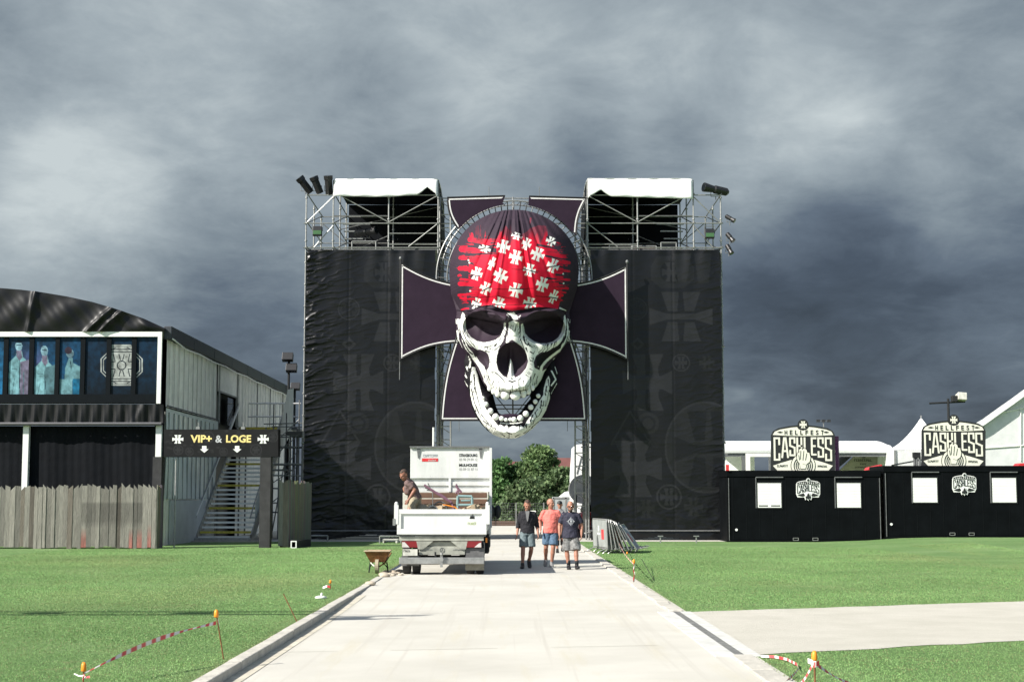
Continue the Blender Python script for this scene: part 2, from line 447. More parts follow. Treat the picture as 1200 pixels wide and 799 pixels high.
def remeshed(name, mb, m, parent, voxel=.012, smooth=2):
    """one continuous skin grown over overlapping limbs"""
    o = mb.build(name, m, parent, smooth=True)
    r = o.modifiers.new('r', 'REMESH'); r.mode = 'VOXEL'; r.voxel_size = voxel; r.use_smooth_shade = True
    s = o.modifiers.new('s', 'SMOOTH'); s.iterations = smooth; s.factor = .5
    me = bpy.data.meshes.new_from_object(o.evaluated_get(bpy.context.evaluated_depsgraph_get()))
    o.modifiers.clear(); old = o.data; o.data = me; bpy.data.meshes.remove(old); me.name = name
    return o
# ================================================================ ground
RL, RR = -2.80, 2.45                     # road edges
def hgt(x, y):
    def ss(a, b, t): t = np.clip((t-a)/(b-a), 0, 1); return t*t*(3-2*t)
    return .19*ss(13.5, 17.5, x)*ss(42, 60, y)
def gmat(name, kind):
    m = bpy.data.materials.new(name); m.use_nodes = True; t = m.node_tree; b = t.nodes['Principled BSDF']
    tcn = t.nodes.new('ShaderNodeTexCoord')
    def noise(sc, det=6, ro=.6, st=(1, 1, 1)):
        mp = t.nodes.new('ShaderNodeMapping'); mp.inputs['Scale'].default_value = st
        t.links.new(tcn.outputs['Object'], mp.inputs[0])
        n = t.nodes.new('ShaderNodeTexNoise'); n.inputs['Scale'].default_value = sc; n.inputs['Detail'].default_value = det
        n.inputs['Roughness'].default_value = ro; t.links.new(mp.outputs[0], n.inputs['Vector']); return n.outputs[0]
    def ramp(f, st):
        r = t.nodes.new('ShaderNodeValToRGB'); t.links.new(f, r.inputs[0]); e = r.color_ramp.elements
        e[0].position, e[1].position = st[0][0], st[-1][0]
        for p, c in st[1:-1]: e.new(p)
        for q, (p, c) in zip(sorted(e, key=lambda q: q.position), st): q.color = (*c, 1)
        return r.outputs[0]
    def mix(f, a, c2, typ='MIX'):
        x = t.nodes.new('ShaderNodeMix'); x.data_type = 'RGBA'; x.blend_type = typ
        if isinstance(f, float): x.inputs[0].default_value = f
        else: t.links.new(f, x.inputs[0])
        for i, q in ((6, a), (7, c2)):
            if isinstance(q, tuple): x.inputs[i].default_value = (*q, 1)
            else: t.links.new(q, x.inputs[i])
        return x.outputs[2]
    def mask(f, a, c2):
        r = t.nodes.new('ShaderNodeMapRange'); t.links.new(f, r.inputs[0]); r.inputs[1].default_value = a; r.inputs[2].default_value = c2
        return r.outputs[0]
    if kind == 'grass':
        base = ramp(noise(.35, 5), [(.30, (.128, .235, .080)), (.5, (.163, .278, .099)), (.70, (.218, .325, .138))])
        fine = ramp(noise(26, 5, .7, (1, .45, 1)), [(.32, (.7, .74, .65)), (.52, (1, 1, 1)), (.7, (1.25, 1.18, 1.15))])
        c = mix(1.0, base, fine, 'MULTIPLY')
        c = mix(mask(noise(1.6, 6, .7), .56, .74), c, (.24, .26, .12))
        c = mix(mask(noise(.28, 6, .7, (1, .5, 1)), .60, .75), c, (.27, .26, .13))
        hN, bs, bd, rough = noise(60, 4, .7), 1.0, .05, .8
    elif kind == 'road':
        c = ramp(noise(.5, 8, .6), [(.3, (.435, .42, .375)), (.7, (.53, .515, .465))])
        c = mix(mask(noise(.7, 6, .7, (3.0, .25, 1)), .54, .74), c, (.46, .43, .345))
        c = mix(mask(noise(70, 3, .7), .58, .80), c, (.38, .36, .31))
        c = mix(mask(noise(2.2, 7, .75), .66, .74), c, (.37, .335, .26))
        c = mix(mask(noise(.9, 4, .6, (6, .08, 1)), .57, .72), c, (.43, .41, .365))
        hN, bs, bd, rough = noise(90, 4, .7), .35, .02, .85
    else:   # gravel path
        c = ramp(noise(1.1, 8, .65), [(.3, (.48, .46, .395)), (.7, (.585, .56, .495))])
        c = mix(mask(noise(60, 4, .8), .5, .75), c, (.40, .38, .32))
        hN, bs, bd, rough = noise(70, 4, .8), .7, .03, .9
    t.links.new(c, b.inputs['Base Color']); b.inputs['Roughness'].default_value = rough
    b.inputs['Specular IOR Level'].default_value = .2
    bp = t.nodes.new('ShaderNodeBump'); bp.inputs['Strength'].default_value = bs; bp.inputs['Distance'].default_value = bd
    t.links.new(hN, bp.inputs['Height']); t.links.new(bp.outputs[0], b.inputs['Normal'])
    return m
M['grass'] = gmat('lawn', 'grass'); M['road'] = gmat('concrete road', 'road'); M['gravel'] = gmat('sandy path', 'path')

RZ = -.095                                 # near the camera the road lies below the lawn
def roadz(x, y):                          # sunk by the left kerb, level with the right verge
    sx = np.clip((RR-x)/(RR-RL), 0, 1); sy = np.clip((36-y)/14, 0, 1); return RZ*sx*sy*sy*(3-2*sy)
# the big sheet, out to the horizon
me_v = []; xs = [-1500, -400, -120, -60, -30, RL-.30, RR+.30, 9, 11, 13, 15, 16.5, 18, 20, 25, 40, 80, 400, 1500]
ys = [-60, 0, 8, 14, 20, 30, 42, 48, 54, 60, 66, 72, 90, 108, 112, 200, 600, 2400]
g = MB(); nx = len(xs)
for y in ys:
    for x in xs:
        g.v.append((x, y, float(hgt(x, y))))
for j in range(len(ys)-1):
    for i in range(nx-1):
        if i == 5 and ys[j+1] <= 112: continue           # the road runs here
        g.f.append((j*nx+i, j*nx+i+1, (j+1)*nx+i+1, (j+1)*nx+i))
structure(g.build('lawn', M['grass']))
yr = [-20, 4, 8, 12, 16, 20, 24, 28, 32, 36, 42, 50, 60, 66]
g = MB(); xr = [RL-.16, RL, -1.4, 0, 1.2, RR, RR+.31]
for y in yr:
    for x in xr: g.v.append((x, y, float(roadz(x, y))+.004))
for j in range(len(yr)-1):
    for i in range(len(xr)-1): g.f.append((j*7+i, j*7+i+1, (j+1)*7+i+1, (j+1)*7+i))
structure(g.build('road', M['road']))
# expansion joints and the gutter line
g = MB()
for y in (13.2, 19.0, 25.0, 31.0, 37.0, 43.0, 49.0):
    n = 8
    for k in range(n):
        xa = RL+.02+(RR-RL-.04)*k/n; xb = RL+.02+(RR-RL-.04)*(k+1)/n
        if k % 3 == 1 and y < 30: continue
        g.add([(xa, y, roadz(xa, y)+.009), (xb, y, roadz(xb, y)+.009), (xb, y+.018, roadz(xb, y)+.009), (xa, y+.018, roadz(xa, y)+.009)], [(0, 1, 2, 3)])
structure(g.build('road_joints', mat('joint', (.33, .31, .26), .9)))
# the plaza behind the gate
g = MB().add([(-24, 66, .008), (26, 66, .008), (26, 111, .008), (-24, 111, .008)], [(0, 1, 2, 3)])
structure(g.build('plaza', M['road']))
# side path to the right
def strip(pts, z, thick=0):
    mb = MB(); mb.add([(x, y, z) for x, y in pts], [tuple(range(len(pts)))]); return mb
pa = G(790, 717.5); pb = G(1200, 704.5); pc = G(1200, 750.5); pd = G(862, 768.5)
dirT = (pb-pa); dirB = (pc-pd)
pT2 = pa+dirT*3; pB2 = pd+dirB*5
nn = 40; top = [pa.lerp(pT2, k/nn) for k in range(nn+1)]; bot = [pd.lerp(pB2, k/nn) for k in range(nn+1)]
g = MB(); rg = random.Random(3)
px_ = [RR+.30+(26-RR)*k/60 for k in range(61)]
tt_ = [pa.y+(x-pa.x)*dirT.y/dirT.x+rg.uniform(-.06, .06) for x in px_]; bb_ = [pd.y+(x-pd.x)*dirB.y/dirB.x+rg.uniform(-.07, .07) for x in px_]
g.add([(x, y, .006) for x, y in zip(px_, bb_)]+[(x, y, .006) for x, y in zip(px_, tt_)], [(k, k+1, 62+k, 61+k) for k in range(60)])
structure(g.build('path', M['gravel']))
PTOP = lambda x: pa.y+(x-pa.x)*dirT.y/dirT.x
PBOT = lambda x: pd.y+(x-pd.x)*dirB.y/dirB.x
# kerbs: each run of kerb stones
def kerb(name, xa, xb, y0, y1, top, zb, seg, wob=0.0, seed=1):
    mb = MB(); rg = random.Random(seed); y = y0
    while y < y1:
        e = min(y+seg, y1); d = rg.uniform(-.006, .006); w = rg.uniform(-wob, wob)
        mb.bb((xa+w, y+.004, zb), (xb+w, e-.004, top+d)); y = e
    return structure(mb.build(name, M['concrete2'], bevel=.012))
kerb('kerb_left', RL-.30, RL-.14, 3, 35.6, .015, -.25, 1.0, .004, 1)
kerb('kerb_right_far', RR, RR+.22, top[0].y+.1, 62, .035, -.2, 1.0, .015, 2)
kerb('kerb_right_near', RR+.0, RR+.24, 3, bot[0].y-.1, .03, -.2, 1.0, .006, 3)
# gutter beside the left kerb, drain at the path mouth
g = MB()
for k in range(12):
    ya_ = 3+k*2.2; yb_ = ya_+2.2; zf = lambda y: float(roadz(RL, y))+.010
    g.add([(RL-.14, ya_, zf(ya_)), (RL+.04, ya_, zf(ya_)), (RL+.04, yb_, zf(yb_)), (RL-.14, yb_, zf(yb_))], [(0, 1, 2, 3)])
structure(g.build('gutter', mat('gutter cement', (.46, .43, .35), .9, 0, .3, 5)))
g = MB(); ya, yb = pd.y-.1, pa.y+.1
g.bb((RR-.16, ya, -.1), (RR+.08, yb, .012)); g.bb((RR+.19, ya, -.1), (RR+.36, yb, .013))
structure(g.build('drain_edging', mat('drain cement', (.50, .50, .47), .8, 0, .2, 4)))
dr = MB(); dr.bb((RR+.08, ya, -.1), (RR+.19, yb, -.004))
y = ya
while y < yb: dr.bb((RR+.082, y, -.005), (RR+.188, y+.030, .011)); y += .05
tag(dr.build('drain_grate', mat('grate', (.24, .24, .23), .6, .5, .4, 8)), 'grey slotted drain grate across the mouth of the sandy side path', 'drain')

# grass blades and tufts near the camera
def blades(name, n, box, hmin, hmax, seed, ok, wid=.0036):
    rg = np.random.default_rng(seed)
    x = rg.uniform(box[0], box[1], n); u = rg.random(n)
    y0, y1 = box[2], box[3]; y = y0*(y1/y0)**u       # denser near
    k = ok(x, y); x = x[k]; y = y[k]; n = len(x)
    clump = vnoise(x*.55, y*.55, seed, 3); h = rg.uniform(hmin, hmax, n)*(.65+.8*clump)
    a = rg.uniform(0, 2*np.pi, n); w = wid*(1+y/22.); lean = rg.uniform(.1, .9, n)*h; b = rg.uniform(0, 2*np.pi, n)
    z = hgt(x, y)
    p0 = np.stack([x-np.cos(a)*w, y-np.sin(a)*w, z-.002], 1); p1 = np.stack([x+np.cos(a)*w, y+np.sin(a)*w, z-.002], 1)
    p2 = np.stack([x+np.cos(b)*lean, y+np.sin(b)*lean, z+h], 1)
    V = np.concatenate([p0, p1, p2]); Q = np.stack([np.arange(n), np.arange(n)+n, np.arange(n)+2*n], 1)
    t = rg.random(n)[:, None]; dry = (rg.random(n) < .10)[:, None]
    patch = (vnoise(x*.35+9, y*.35, seed+5, 3)[:, None]-.5)*1.2
    c = np.array([.172, .312, .105])*(1-t)+np.array([.258, .405, .155])*t
    dp = np.clip((vnoise(x*.16+3, y*.09, seed+2, 4)[:, None]-.56)*6, 0, 1)*.75; c = c*(1-dp)+np.array([.28, .32, .14])*dp
    ed = np.exp(-np.minimum(np.abs(x-(RL-.3)), np.abs(x-(RR+.22)))/.10)[:, None]*.8; c = c*(1-ed)+np.array([.24, .21, .12])*ed
    c = c*(1+patch*.5)
    c = np.where(dry, np.array([.26, .25, .12]), c)
    o = np_mesh(name, V, Q, M['blade'], None, np.concatenate([c, c, c]), smooth=False)
    o['kind'] = 'stuff'; o['label'] = 'short mown green grass blades'; o['category'] = 'grass'; return o
o = blades('grass_blades', 520000, (-16, RL-.28, 12.5, 58), .007, .015, 11, lambda x, y: (np.abs(x) < y*.36+1.5))
o['label'] = 'mown green grass left of the concrete road'
def okr(x, y):
    e = vnoise(x*3, y*3, 4, 2)*.12-.06
    return (np.abs(x) < y*.36+1.5) & ~((y > PBOT(x)+e) & (y < PTOP(x)+e))
o = blades('grass_blades', 520000, (RR+.2, 17, 12.5, 58), .007, .015, 12, okr)
o['label'] = 'mown green grass right of the concrete road'

# ================================================================ gate towers
YT = 68.2                                  # front plane of the towers
zt = lambda py, Y=YT: P(600, py, Y).z
xt = lambda px, Y=YT: P(px, 460, Y).x
XA0, XA1, XB0, XB1 = xt(356), xt(512.5), xt(689.5), xt(847.5)
ZTOP = zt(212); ZMID = zt(292); ZR1 = zt(262)
DEP = 5.4
def tower(side):
    x0, x1 = (XA0, XA1) if side < 0 else (XB0, XB1)
    lab = ('left scaffold tower of the gate with three black box spotlights on its top corner' if side < 0 else
           'right scaffold tower of the gate with small spotlights down its outer edge')
    t = thing('scaffold_tower', lab, 'scaffold tower', ((x0+x1)/2, YT, 0), 'scaffold towers of the gate')
    out, inn = (x0, x1) if side < 0 else (x1, x0)
    s = 1 if side < 0 else -1                       # towards the gap
    w = abs(x1-x0); bay = out+s*w*.205; mid = out+s*w*.625
    Z9 = zt(228)
    posts = [out, bay, mid, inn]
    rr = .034
    for i, x in enumerate(posts):
        for j, y in enumerate((YT, YT+DEP/2, YT+DEP)):
            top = Z9 if x == out else ZTOP+.02
            if x == mid and j == 0: top = Z9
            mb = MB().tube((x, y, 0), (x, y, top), rr, 8)
            z = .6
            while z < top:                            # coupler collars
                mb.tube((x, y, z-.03), (x, y, z+.03), rr+.028, 8); z += .98
            mb.bb((x-.09, y-.09, 0), (x+.09, y+.09, .03))
            mb.build('post', M['steel'], t)
    for z in (.35, ZMID*.33, ZMID*.66, ZMID+.06, ZR1, Z9-.03):
        for y in (YT, YT+DEP):
            if z == Z9-.03 and y == YT:
                MB().tube((out, y, z), (inn, y, z), .026).build('rail', M['steel'], t); continue
            MB().tube((out-s*.1, y-.05, z), (inn+s*.1, y-.05, z), .026).build('rail', M['steel'], t)
        for x in (out, bay, inn):
            MB().tube((x+.04, YT-.1, z+.05), (x+.04, YT+DEP+.1, z+.05), .026).build('rail', M['dsteel'], t)
    # extra rails in the loft
    for z in (ZR1-.45, ZR1-.95):
        MB().tube((mid, YT, z), (inn, YT, z), .024).build('rail', M['steel'], t)
    MB().tube((bay, YT, ZR1+.35), (mid, YT+.02, ZR1+.35), .022).build('rail', M['dsteel'], t)
    for (xa, za, xb, zb, yy) in ((mid, ZR1+.05, bay+s*.3, Z9-.05, YT-.04), (mid, ZR1+.05, inn, Z9-.05, YT-.04),
                                 (mid+s*.9, ZMID+.1, inn, ZR1, YT-.04), (out, ZR1, bay, Z9-.1, YT-.04), (out+s*.35, ZMID+.05, bay, ZR1-.1, YT-.04),
                                 (bay, Z9, mid+s*.8, ZMID+.9, YT+DEP), (bay, ZR1+.2, inn, ZR1+1.3, YT+DEP*.5),
                                 (bay, ZMID+.1, mid, ZR1, YT+DEP*.5), (out, Z9-.3, bay, ZR1, YT+DEP), (out, ZMID, bay, ZR1-.2, YT+DEP)):
        MB().tube((xa, yy, za), (xb, yy, zb), .024).build('brace', M['steel'] if yy < YT+1 else M['dsteel'], t)
    for x in (out, bay):
        for za, zb in ((ZMID, ZR1), (ZR1, Z9)):
            MB().tube((x, YT, za), (x, YT+DEP, zb), .024).build('brace', M['dsteel'], t)
    # decks
    MB().bb((out, YT+.1, ZMID-.02), (inn, YT+DEP, ZMID+.03)).build('deck', M['dsteel'], t)
    # black backing cloths inside the loft
    MB().bb((bay+s*.12, YT+DEP-.06, ZMID+.05), (inn, YT+DEP-.03, ZTOP-.07)).build('back_cloth', M['blackcloth'], t)
    MB().bb((inn-s*.02, YT+.25, ZMID+.05), (inn-s*.05, YT+DEP-.1, ZTOP-.1)).build('side_cloth', M['blackcloth'], t)
    # roof: white sheet folded over the front, black below
    xa, xb = (out+s*w*.21, inn-s*.02); n = 40; mb = MB()
    def fr(u, v):
        x = xa+(xb-xa)*u; sag = .80+.10*math.sin(u*5.0)*u-.32*max(0, 1-abs((u-.90)/.10))**1.3
        if u > .975: sag = .92
        if side > 0: sag = .78+.12*(1-u)*1.2-.30*max(0, 1-abs((u-.88)/.10))**1.2+(.12 if u > .975 else 0)
        z = ZTOP+.06-v*sag
        return (x, YT-.10-.10*math.sin(v*1.6)-.03*math.sin(u*30), z)
    mb.grid(fr, n, 8)
    o = mb.build('roof_flap', M['pvc'], t, smooth=True)
    so = o.modifiers.new('s', 'SOLIDIFY'); so.thickness = .01
    mb = MB().grid(lambda u, v: (xa+(xb-xa)*u, YT-.1+(DEP+.2)*v, ZTOP+.07+.25*math.sin(v*math.pi)), 12, 12)
    o = mb.build('roof_sheet', M['pvc'], t, smooth=True); so = o.modifiers.new('s', 'SOLIDIFY'); so.thickness = .02
    mb = MB().grid(lambda u, v: (xa+(xb-xa)*u, YT+.03+(DEP-.1)*v, ZTOP-.04-.03*math.sin(u*3.1)), 10, 10)
    mb.build('roof_lining', M['blackcloth'], t, smooth=True)
    mb = MB(); zz = ZTOP-.8
    mb.add([(inn+s*.01, YT-.05, ZTOP+.05), (inn+s*.01, YT+DEP, ZTOP+.05), (inn+s*.12, YT+DEP, ZMID+.1), (inn+s*.14, YT+.15, ZMID+.6)], [(0, 1, 2, 3)])
    mb.build('side_flap', M['blackcloth'], t)
    # lit struts and pallets inside the loft
    mb = MB()
    for k, z in enumerate((ZR1+.25, ZR1-.02, ZR1-.3)):
        mb.bb((bay+s*.25, YT+1.6+k*.4, z), (bay+s*(1.5-.2*k), YT+1.75+k*.4, z+.05))
    mb.build('platform', M['steel'], t)
    # base beams under the cloth
    mb = MB(); zb = .42
    for k in range(3): mb.tube((out, YT-.2+.2*k, zb-.12*k), (inn, YT-.2+.2*k, zb-.12*k), .03)
    mb.build('base_rail', M['dsteel'], t)
    return t
TL = tower(-1); TR = tower(1)

# printed tarpaulins on the towers
def tarp(side):
    x0p, x1p = (356.5, 511) if side < 0 else (691, 847)
    dx = -339 if side < 0 else 0
    base = np.array([.0062, .0066, .0078]); lt = np.array([.0150, .0155, .0172]); md = np.array([.0105, .011, .012])
    c = Canvas(x0p, 293, x1p, 634, .75, base)
    X = lambda x: x+dx
    def cross2(cx, cy, rx, ry, col):
        c.poly([(cx-rx, cy-ry*.34), (cx-rx*.45, cy-ry*.12), (cx+rx*.45, cy-ry*.12), (cx+rx, cy-ry*.34), (cx+rx, cy+ry*.34), (cx+rx*.45, cy+ry*.12), (cx-rx*.45, cy+ry*.12), (cx-rx, cy+ry*.34)], col)
        for sg in (-1, 1):
            for k in (-1, 1):
                c.poly([(cx+k*rx*.12, cy+sg*ry*.22), (cx+k*rx*.06, cy+sg*ry), (cx+k*rx*.62, cy+sg*ry), (cx+k*rx*.42, cy+sg*ry*.22)], col)
    c.poly([(X(771), 300), (X(802), 300), (X(815), 312), (X(815), 328), (X(802), 338), (X(776), 338), (X(764), 328), (X(764), 312)], md)
    c.ell(X(788), 319, 13, 13, base); c.emblem(X(788), 319, 11, 11, 0, lt)
    c.poly([(X(790), 297), (X(812), 297), (X(806), 330), (X(796), 330)], lt); c.poly([(X(815), 297), (X(836), 297), (X(832), 332), (X(820), 332)], md)
    c.ell(X(746.7), 362, 13, 13, lt, .88); c.ell(X(746.7), 362, 10.5, 10.5, md); c.emblem(X(746.7), 362, 8, 8, 0, base)
    cross2(X(799), 371, 37, 29, lt)
    c.poly([(X(747.6), 395), (X(756), 403), (X(747.6), 411), (X(739), 403)], lt); c.poly([(X(747.6), 399), (X(752), 403), (X(747.6), 407), (X(743), 403)], base)
    c.ell(X(798.5), 425, 10.5, 10.5, lt, .85); c.emblem(X(798.5), 425, 7, 7, 0, lt)
    c.emblem(X(829), 425, 9, 8, 0, md); c.emblem(X(759), 448, 29, 33, 0, lt)
    c.line([(X(716), 520), (X(738), 482), (X(760), 517), (X(716), 520)], 2.2, lt)
    c.ell(X(759), 496, 13, 13, md); c.ell(X(759), 496, 9, 9, base, .7)
    c.ell(X(826), 524, 48, 54, md); cross2(X(830), 526, 40, 44, base); c.ell(X(826), 524, 48, 54, lt, .95)
    c.emblem(X(741), 549, 34, 33, 0, lt)
    c.ell(X(782.7), 582, 15, 15, lt, .86); c.emblem(X(782.7), 582, 10, 10, 0, lt)
    c.emblem(X(755.7), 596, 10, 11, 0, md); c.emblem(X(811), 594, 11, 11, 0, md)
    # folds, seams, wrinkles: real relief
    Xg, Yg = c.X, c.Y; u = (Xg-x0p)/(x1p-x0p); v = (Yg-293)/341.
    eo = u if side < 0 else 1-u
    D = .02+.03*(vnoise(Xg*.03, Yg*.03, 3+side, 3)-.5)
    for (ax, sg) in ((x0p, 1), (x1p, -1)):          # tension folds from each lacing point
        edge = np.abs(Xg-ax)/150.
        k = 11 if ax == x0p else 14
        ph = vnoise(Xg*.02, Yg*.02, 9, 2)*3
        amp = (.085 if side < 0 and ax == x0p else .02)*np.exp(-edge*8)*(.3+1.2*vnoise(Xg*.01, Yg*.03, 14, 2))
        D += amp*((1-np.abs(np.sin(v*k*3.14+edge*5+ph)))**3-.2)
    D += .03*np.exp(-v*14)*np.sin(u*42+np.sin(u*9)*2+v*8)
    D += .09*np.exp(-((v-.94)/.07)**2)*(vnoise(Xg*.06, Yg*.10, 21, 3)-.5)
    D += .012*(vnoise(Xg*.02+5, Yg*.16, 33, 3)-.5)
    D += .010*np.sin((u*5+vnoise(Xg*.01, Yg*.01, 3, 2)*1.2)*6.28)*.5
    rid = (1-np.abs(2*vnoise(Xg*.045, Yg*.16+Xg*.03, 51, 3)-1))**6
    D += rid*(.003+(.075 if side < 0 else .018)*np.exp(-eo*6))
    for s_ in (.33, .63): D -= .012*np.exp(-((u-s_)*120)**2)
    m = (Xg > 0)
    bot = 632+2.5*np.sin(u*9)-(3 if side < 0 else 0)+np.abs(u-.5)*2
    m &= (Yg < bot)
    wob = 1.2*vnoise(Xg*0+3, Yg*.07, 5, 3)
    m &= (Xg > x0p+wob) & (Xg < x1p-wob)
    o = c.mesh('printed_tarpaulin', YT-.14, M['printtarp'], None, D, m, plumb=460)
    tag(o, ('black printed tarpaulin with creased shiny edge on the left gate tower' if side < 0 else
            'black printed tarpaulin on the right gate tower, partly in the shade of the cross arm'), 'tarpaulin', 'printed tarpaulins on the gate towers')
    # lacing tubes at outer side
    return o
tarp(-1); tarp(1)
def sidecloth(px, nm, lab):
    x = xt(px); mb = MB()
    mb.grid(lambda u, v: (x+.03*math.sin(v*30+u*4)+.02*math.sin(v*77), YT+.05+(DEP-.1)*u, .25+(ZMID-.3)*v), 12, 90)
    tag(mb.build(nm, M['blacktarp'], None, smooth=True), lab, 'tarpaulin')
sidecloth(512.5, 'side_tarpaulin', 'black cloth on the passage side of the left gate tower')
sidecloth(689, 'side_tarpaulin', 'black cloth on the passage side of the right gate tower')
sidecloth(847.8, 'side_tarpaulin', 'black cloth on the outer right side of the right gate tower')
sidecloth(355.7, 'side_tarpaulin', 'black cloth on the outer left side of the left gate tower')

# ---- lamps on the towers
def flood(px, py, Y, rot, size, lab, kind='flood', name='floodlight'):
    p = P(px, py, Y); t = thing(name, lab, 'floodlight', p); w, h, d = size
    mb = MB()
    mb.prism([(-w/2, -h/2), (w/2, -h/2), (w/2*.9, h/2), (-w/2*.9, h/2)], -d/2, d/2)
    for k in range(5): mb.bb((-w/2*.85, d/2, -h/2+h*(k+.3)/5), (w/2*.85, d/2+.05, -h/2+h*(k+.6)/5))
    o = mb.build('housing', M['black'], None, bevel=.012); o.parent = t
    o.rotation_euler = rot
    br = MB(); br.path([(-w/2-.02, 0, 0), (-w/2-.02, 0, h/2+.13), (w/2+.02, 0, h/2+.13), (w/2+.02, 0, 0)], .016)
    b = br.build('bracket', M['dsteel'], None); b.parent = t
    ln = MB().bb((-w/2*.86, -d/2-.012, -h/2*.86), (w/2*.86, -d/2-.004, h/2*(.0 if kind == 'green' else .8)))
    l = ln.build('lens', M['green'] if kind == 'green' else M['glass'], None); l.parent = o
    return t
flood(372, 271, YT-.15, (R(-8), 0, 0), (.42, .42, .22), 'green lensed floodlight hanging in the outer bay of the left gate tower', 'green')
flood(831.5, 274, YT-.15, (R(-8), 0, 0), (.42, .42, .22), 'green lensed floodlight hanging in the outer bay of the right gate tower', 'green')
def canlight(px, py, ang, L_, r, lab, Y=YT-.05, box=False):
    """ang: direction of the barrel in the picture plane (deg from +x up)"""
    p = P(px, py, Y); t = thing('spotlight', lab, 'spotlight', p)
    d = Vector((math.cos(R(ang)), -.35, math.sin(R(ang)))).normalized()
    mb = MB()
    if box:
        mb.loft([(-d*L_*.5, r*.9, r*.8), (-d*L_*.46, r, r*.9), (d*L_*.25, r*1.0, r*.95), (d*L_*.3, r*1.18, r*1.1), (d*L_*.5, r*1.22, r*1.12)], 4, Vector((d.z, 0, -d.x)))
    else:
        mb.loft([(-d*L_*.5, r*.5, r*.5), (-d*L_*.42, r*.95, r*.95), (d*L_*.05, r, r), (d*L_*.1, r*.8, r*.8), (d*L_*.45, r*1.1, r*1.1), (d*L_*.5, r*1.1, r*1.1)], 14)
    o = mb.build('housing', M['black'], None, bevel=.008 if box else 0); o.parent = t
    g_ = MB().loft([(d*L_*.501, r*.95, r*.95), (d*(L_*.5+.01), r*.9, r*.9)], 12).build('lens', M['glass']); g_.parent = o
    b = MB().path([(r+.03, .1, 0), (r+.03, .1, -r*1.5), (-r-.03, .1, -r*1.5), (-r-.03, .1, 0)], .014); b.tube((0, .1, -r*1.5), (0, .1, -r*1.5-.15), .02)
    b = b.build('yoke', M['dsteel']); b.parent = t
    return t
canlight(357.5, 217, 128, .85, .17, 'black box spotlight tilted far outward, leftmost on the left gate tower', box=True)
canlight(371.3, 217, 112, .80, .17, 'black box spotlight tilted slightly outward, middle of three on the left gate tower', box=True)
canlight(385.2, 217, 92, .85, .17, 'black box spotlight standing upright beside the white roof flap of the left gate tower', box=True)
canlight(839, 222.5, 172, 1.25, .19, 'long black follow spotlight on the top outer corner of the right gate tower')
canlight(855.5, 256, -35, .5, .10, 'small black spotlight on the outer edge of the right gate tower, topmost of three')
canlight(855.5, 278, -55, .5, .11, 'small black spotlight on the outer edge of the right gate tower, middle of three')
canlight(854.5, 292, -65, .5, .11, 'small black spotlight on the outer edge of the right gate tower, lowest of three')
canlight(428, 272, 5, 1.1, .17, 'dark follow spotlight on a platform inside the left tower loft', Y=YT+1.2)
t = thing('guard_rail', 'low steel guard rail frame under the follow spot in the left tower loft', 'railing', P(425, 291, YT+.2))
p = P(425, 291, YT+.2)
mb = MB().path([P(412.5, 292, YT+.2), P(412.5, 283, YT+.2), P(440.5, 283, YT+.2), P(440.5, 292, YT+.2)], .028, 8); mb.build('frame', M['steel'], t)
for (xa, xb, ya, lab, m_) in ((714, 741, 287.5, 'dark low box behind rail in the right tower loft, left of the red one', 'grey'), (740, 769, 288.5, 'dull red box in a steel frame in the right tower loft', 'rust'), (774.5, 792.5, 284.5, 'grey steel box with a pale lamp in the right tower loft', 'grey')):
    a = P(xa, ya, YT+.25); b = P(xb, 293, YT+.25)
    t = thing('flight_case', lab, 'case', ((a.x+b.x)/2, YT+.3, b.z))
    MB().bb((a.x+.03, YT+.3, b.z), (b.x-.03, YT+.8, a.z-.03)).build('body', mat('dull red', (.16, .03, .03), .6) if m_ == 'rust' else M['black'], t)
    MB().path([(a.x, YT+.22, b.z), (a.x, YT+.22, a.z), (b.x, YT+.22, a.z), (b.x, YT+.22, b.z)], .026, 8).build('frame', M['steel'], t)

# ================================================================ frame behind the emblem
YF = YT+.25
fr = thing('truss_frame', 'pale steel truss frame spanning the gap between the two gate towers', 'truss', (0, YF, 0))
for px in (515.5, 528, 674, 687):
    mb = MB().tube(P(px, 634, YF), P(px, 231, YF), .038, 8).tube(P(px, 634, YF+.45), P(px, 231, YF+.45), .03, 8); mb.build('chord', M['steel'], fr)
for k in range(24):
    y = 236+k*15.5
    for (a, b) in ((515.5, 528), (674, 687)):
        MB().tube(P(a, y, YF), P(b, y, YF), .022).tube(P(a, y, YF), P(b, y+8, YF+.4), .016).build('rung', M['steel'], fr)
for y in (232.5, 262, 300, 349, 398, 412, 440, 452, 474.5, 479, 489.5):
    MB().tube(P(515, y, YF+.1), P(688, y, YF+.1), .028).build('rail', M['dsteel'] if y > 300 else M['steel'], fr)
for (a, b) in (((528, 398), (601, 489)), ((674, 398), (601, 489)), ((528, 300), (560, 262)), ((674, 300), (642, 262)), ((516, 440), (529, 400)), ((687, 440), (674, 400))):
    MB().tube(P(*a, YF+.2), P(*b, YF+.2), .022).build('brace', M['dsteel'], fr)
MB().tube(P(601, 489, YF+.1), P(601, 231, YF+.1), .035).build('mast', M['steel'], fr)
for px in (573, 632): MB().tube(P(px, 233, YF+.1), P(px, 219, YF+.1), .014).build('spike', M['dsteel'], fr)
for px in (538, 665): MB().tube(P(px, 489, YF+.1), P(px, 505, YF+.1), .012).build('spike', M['dsteel'], fr)

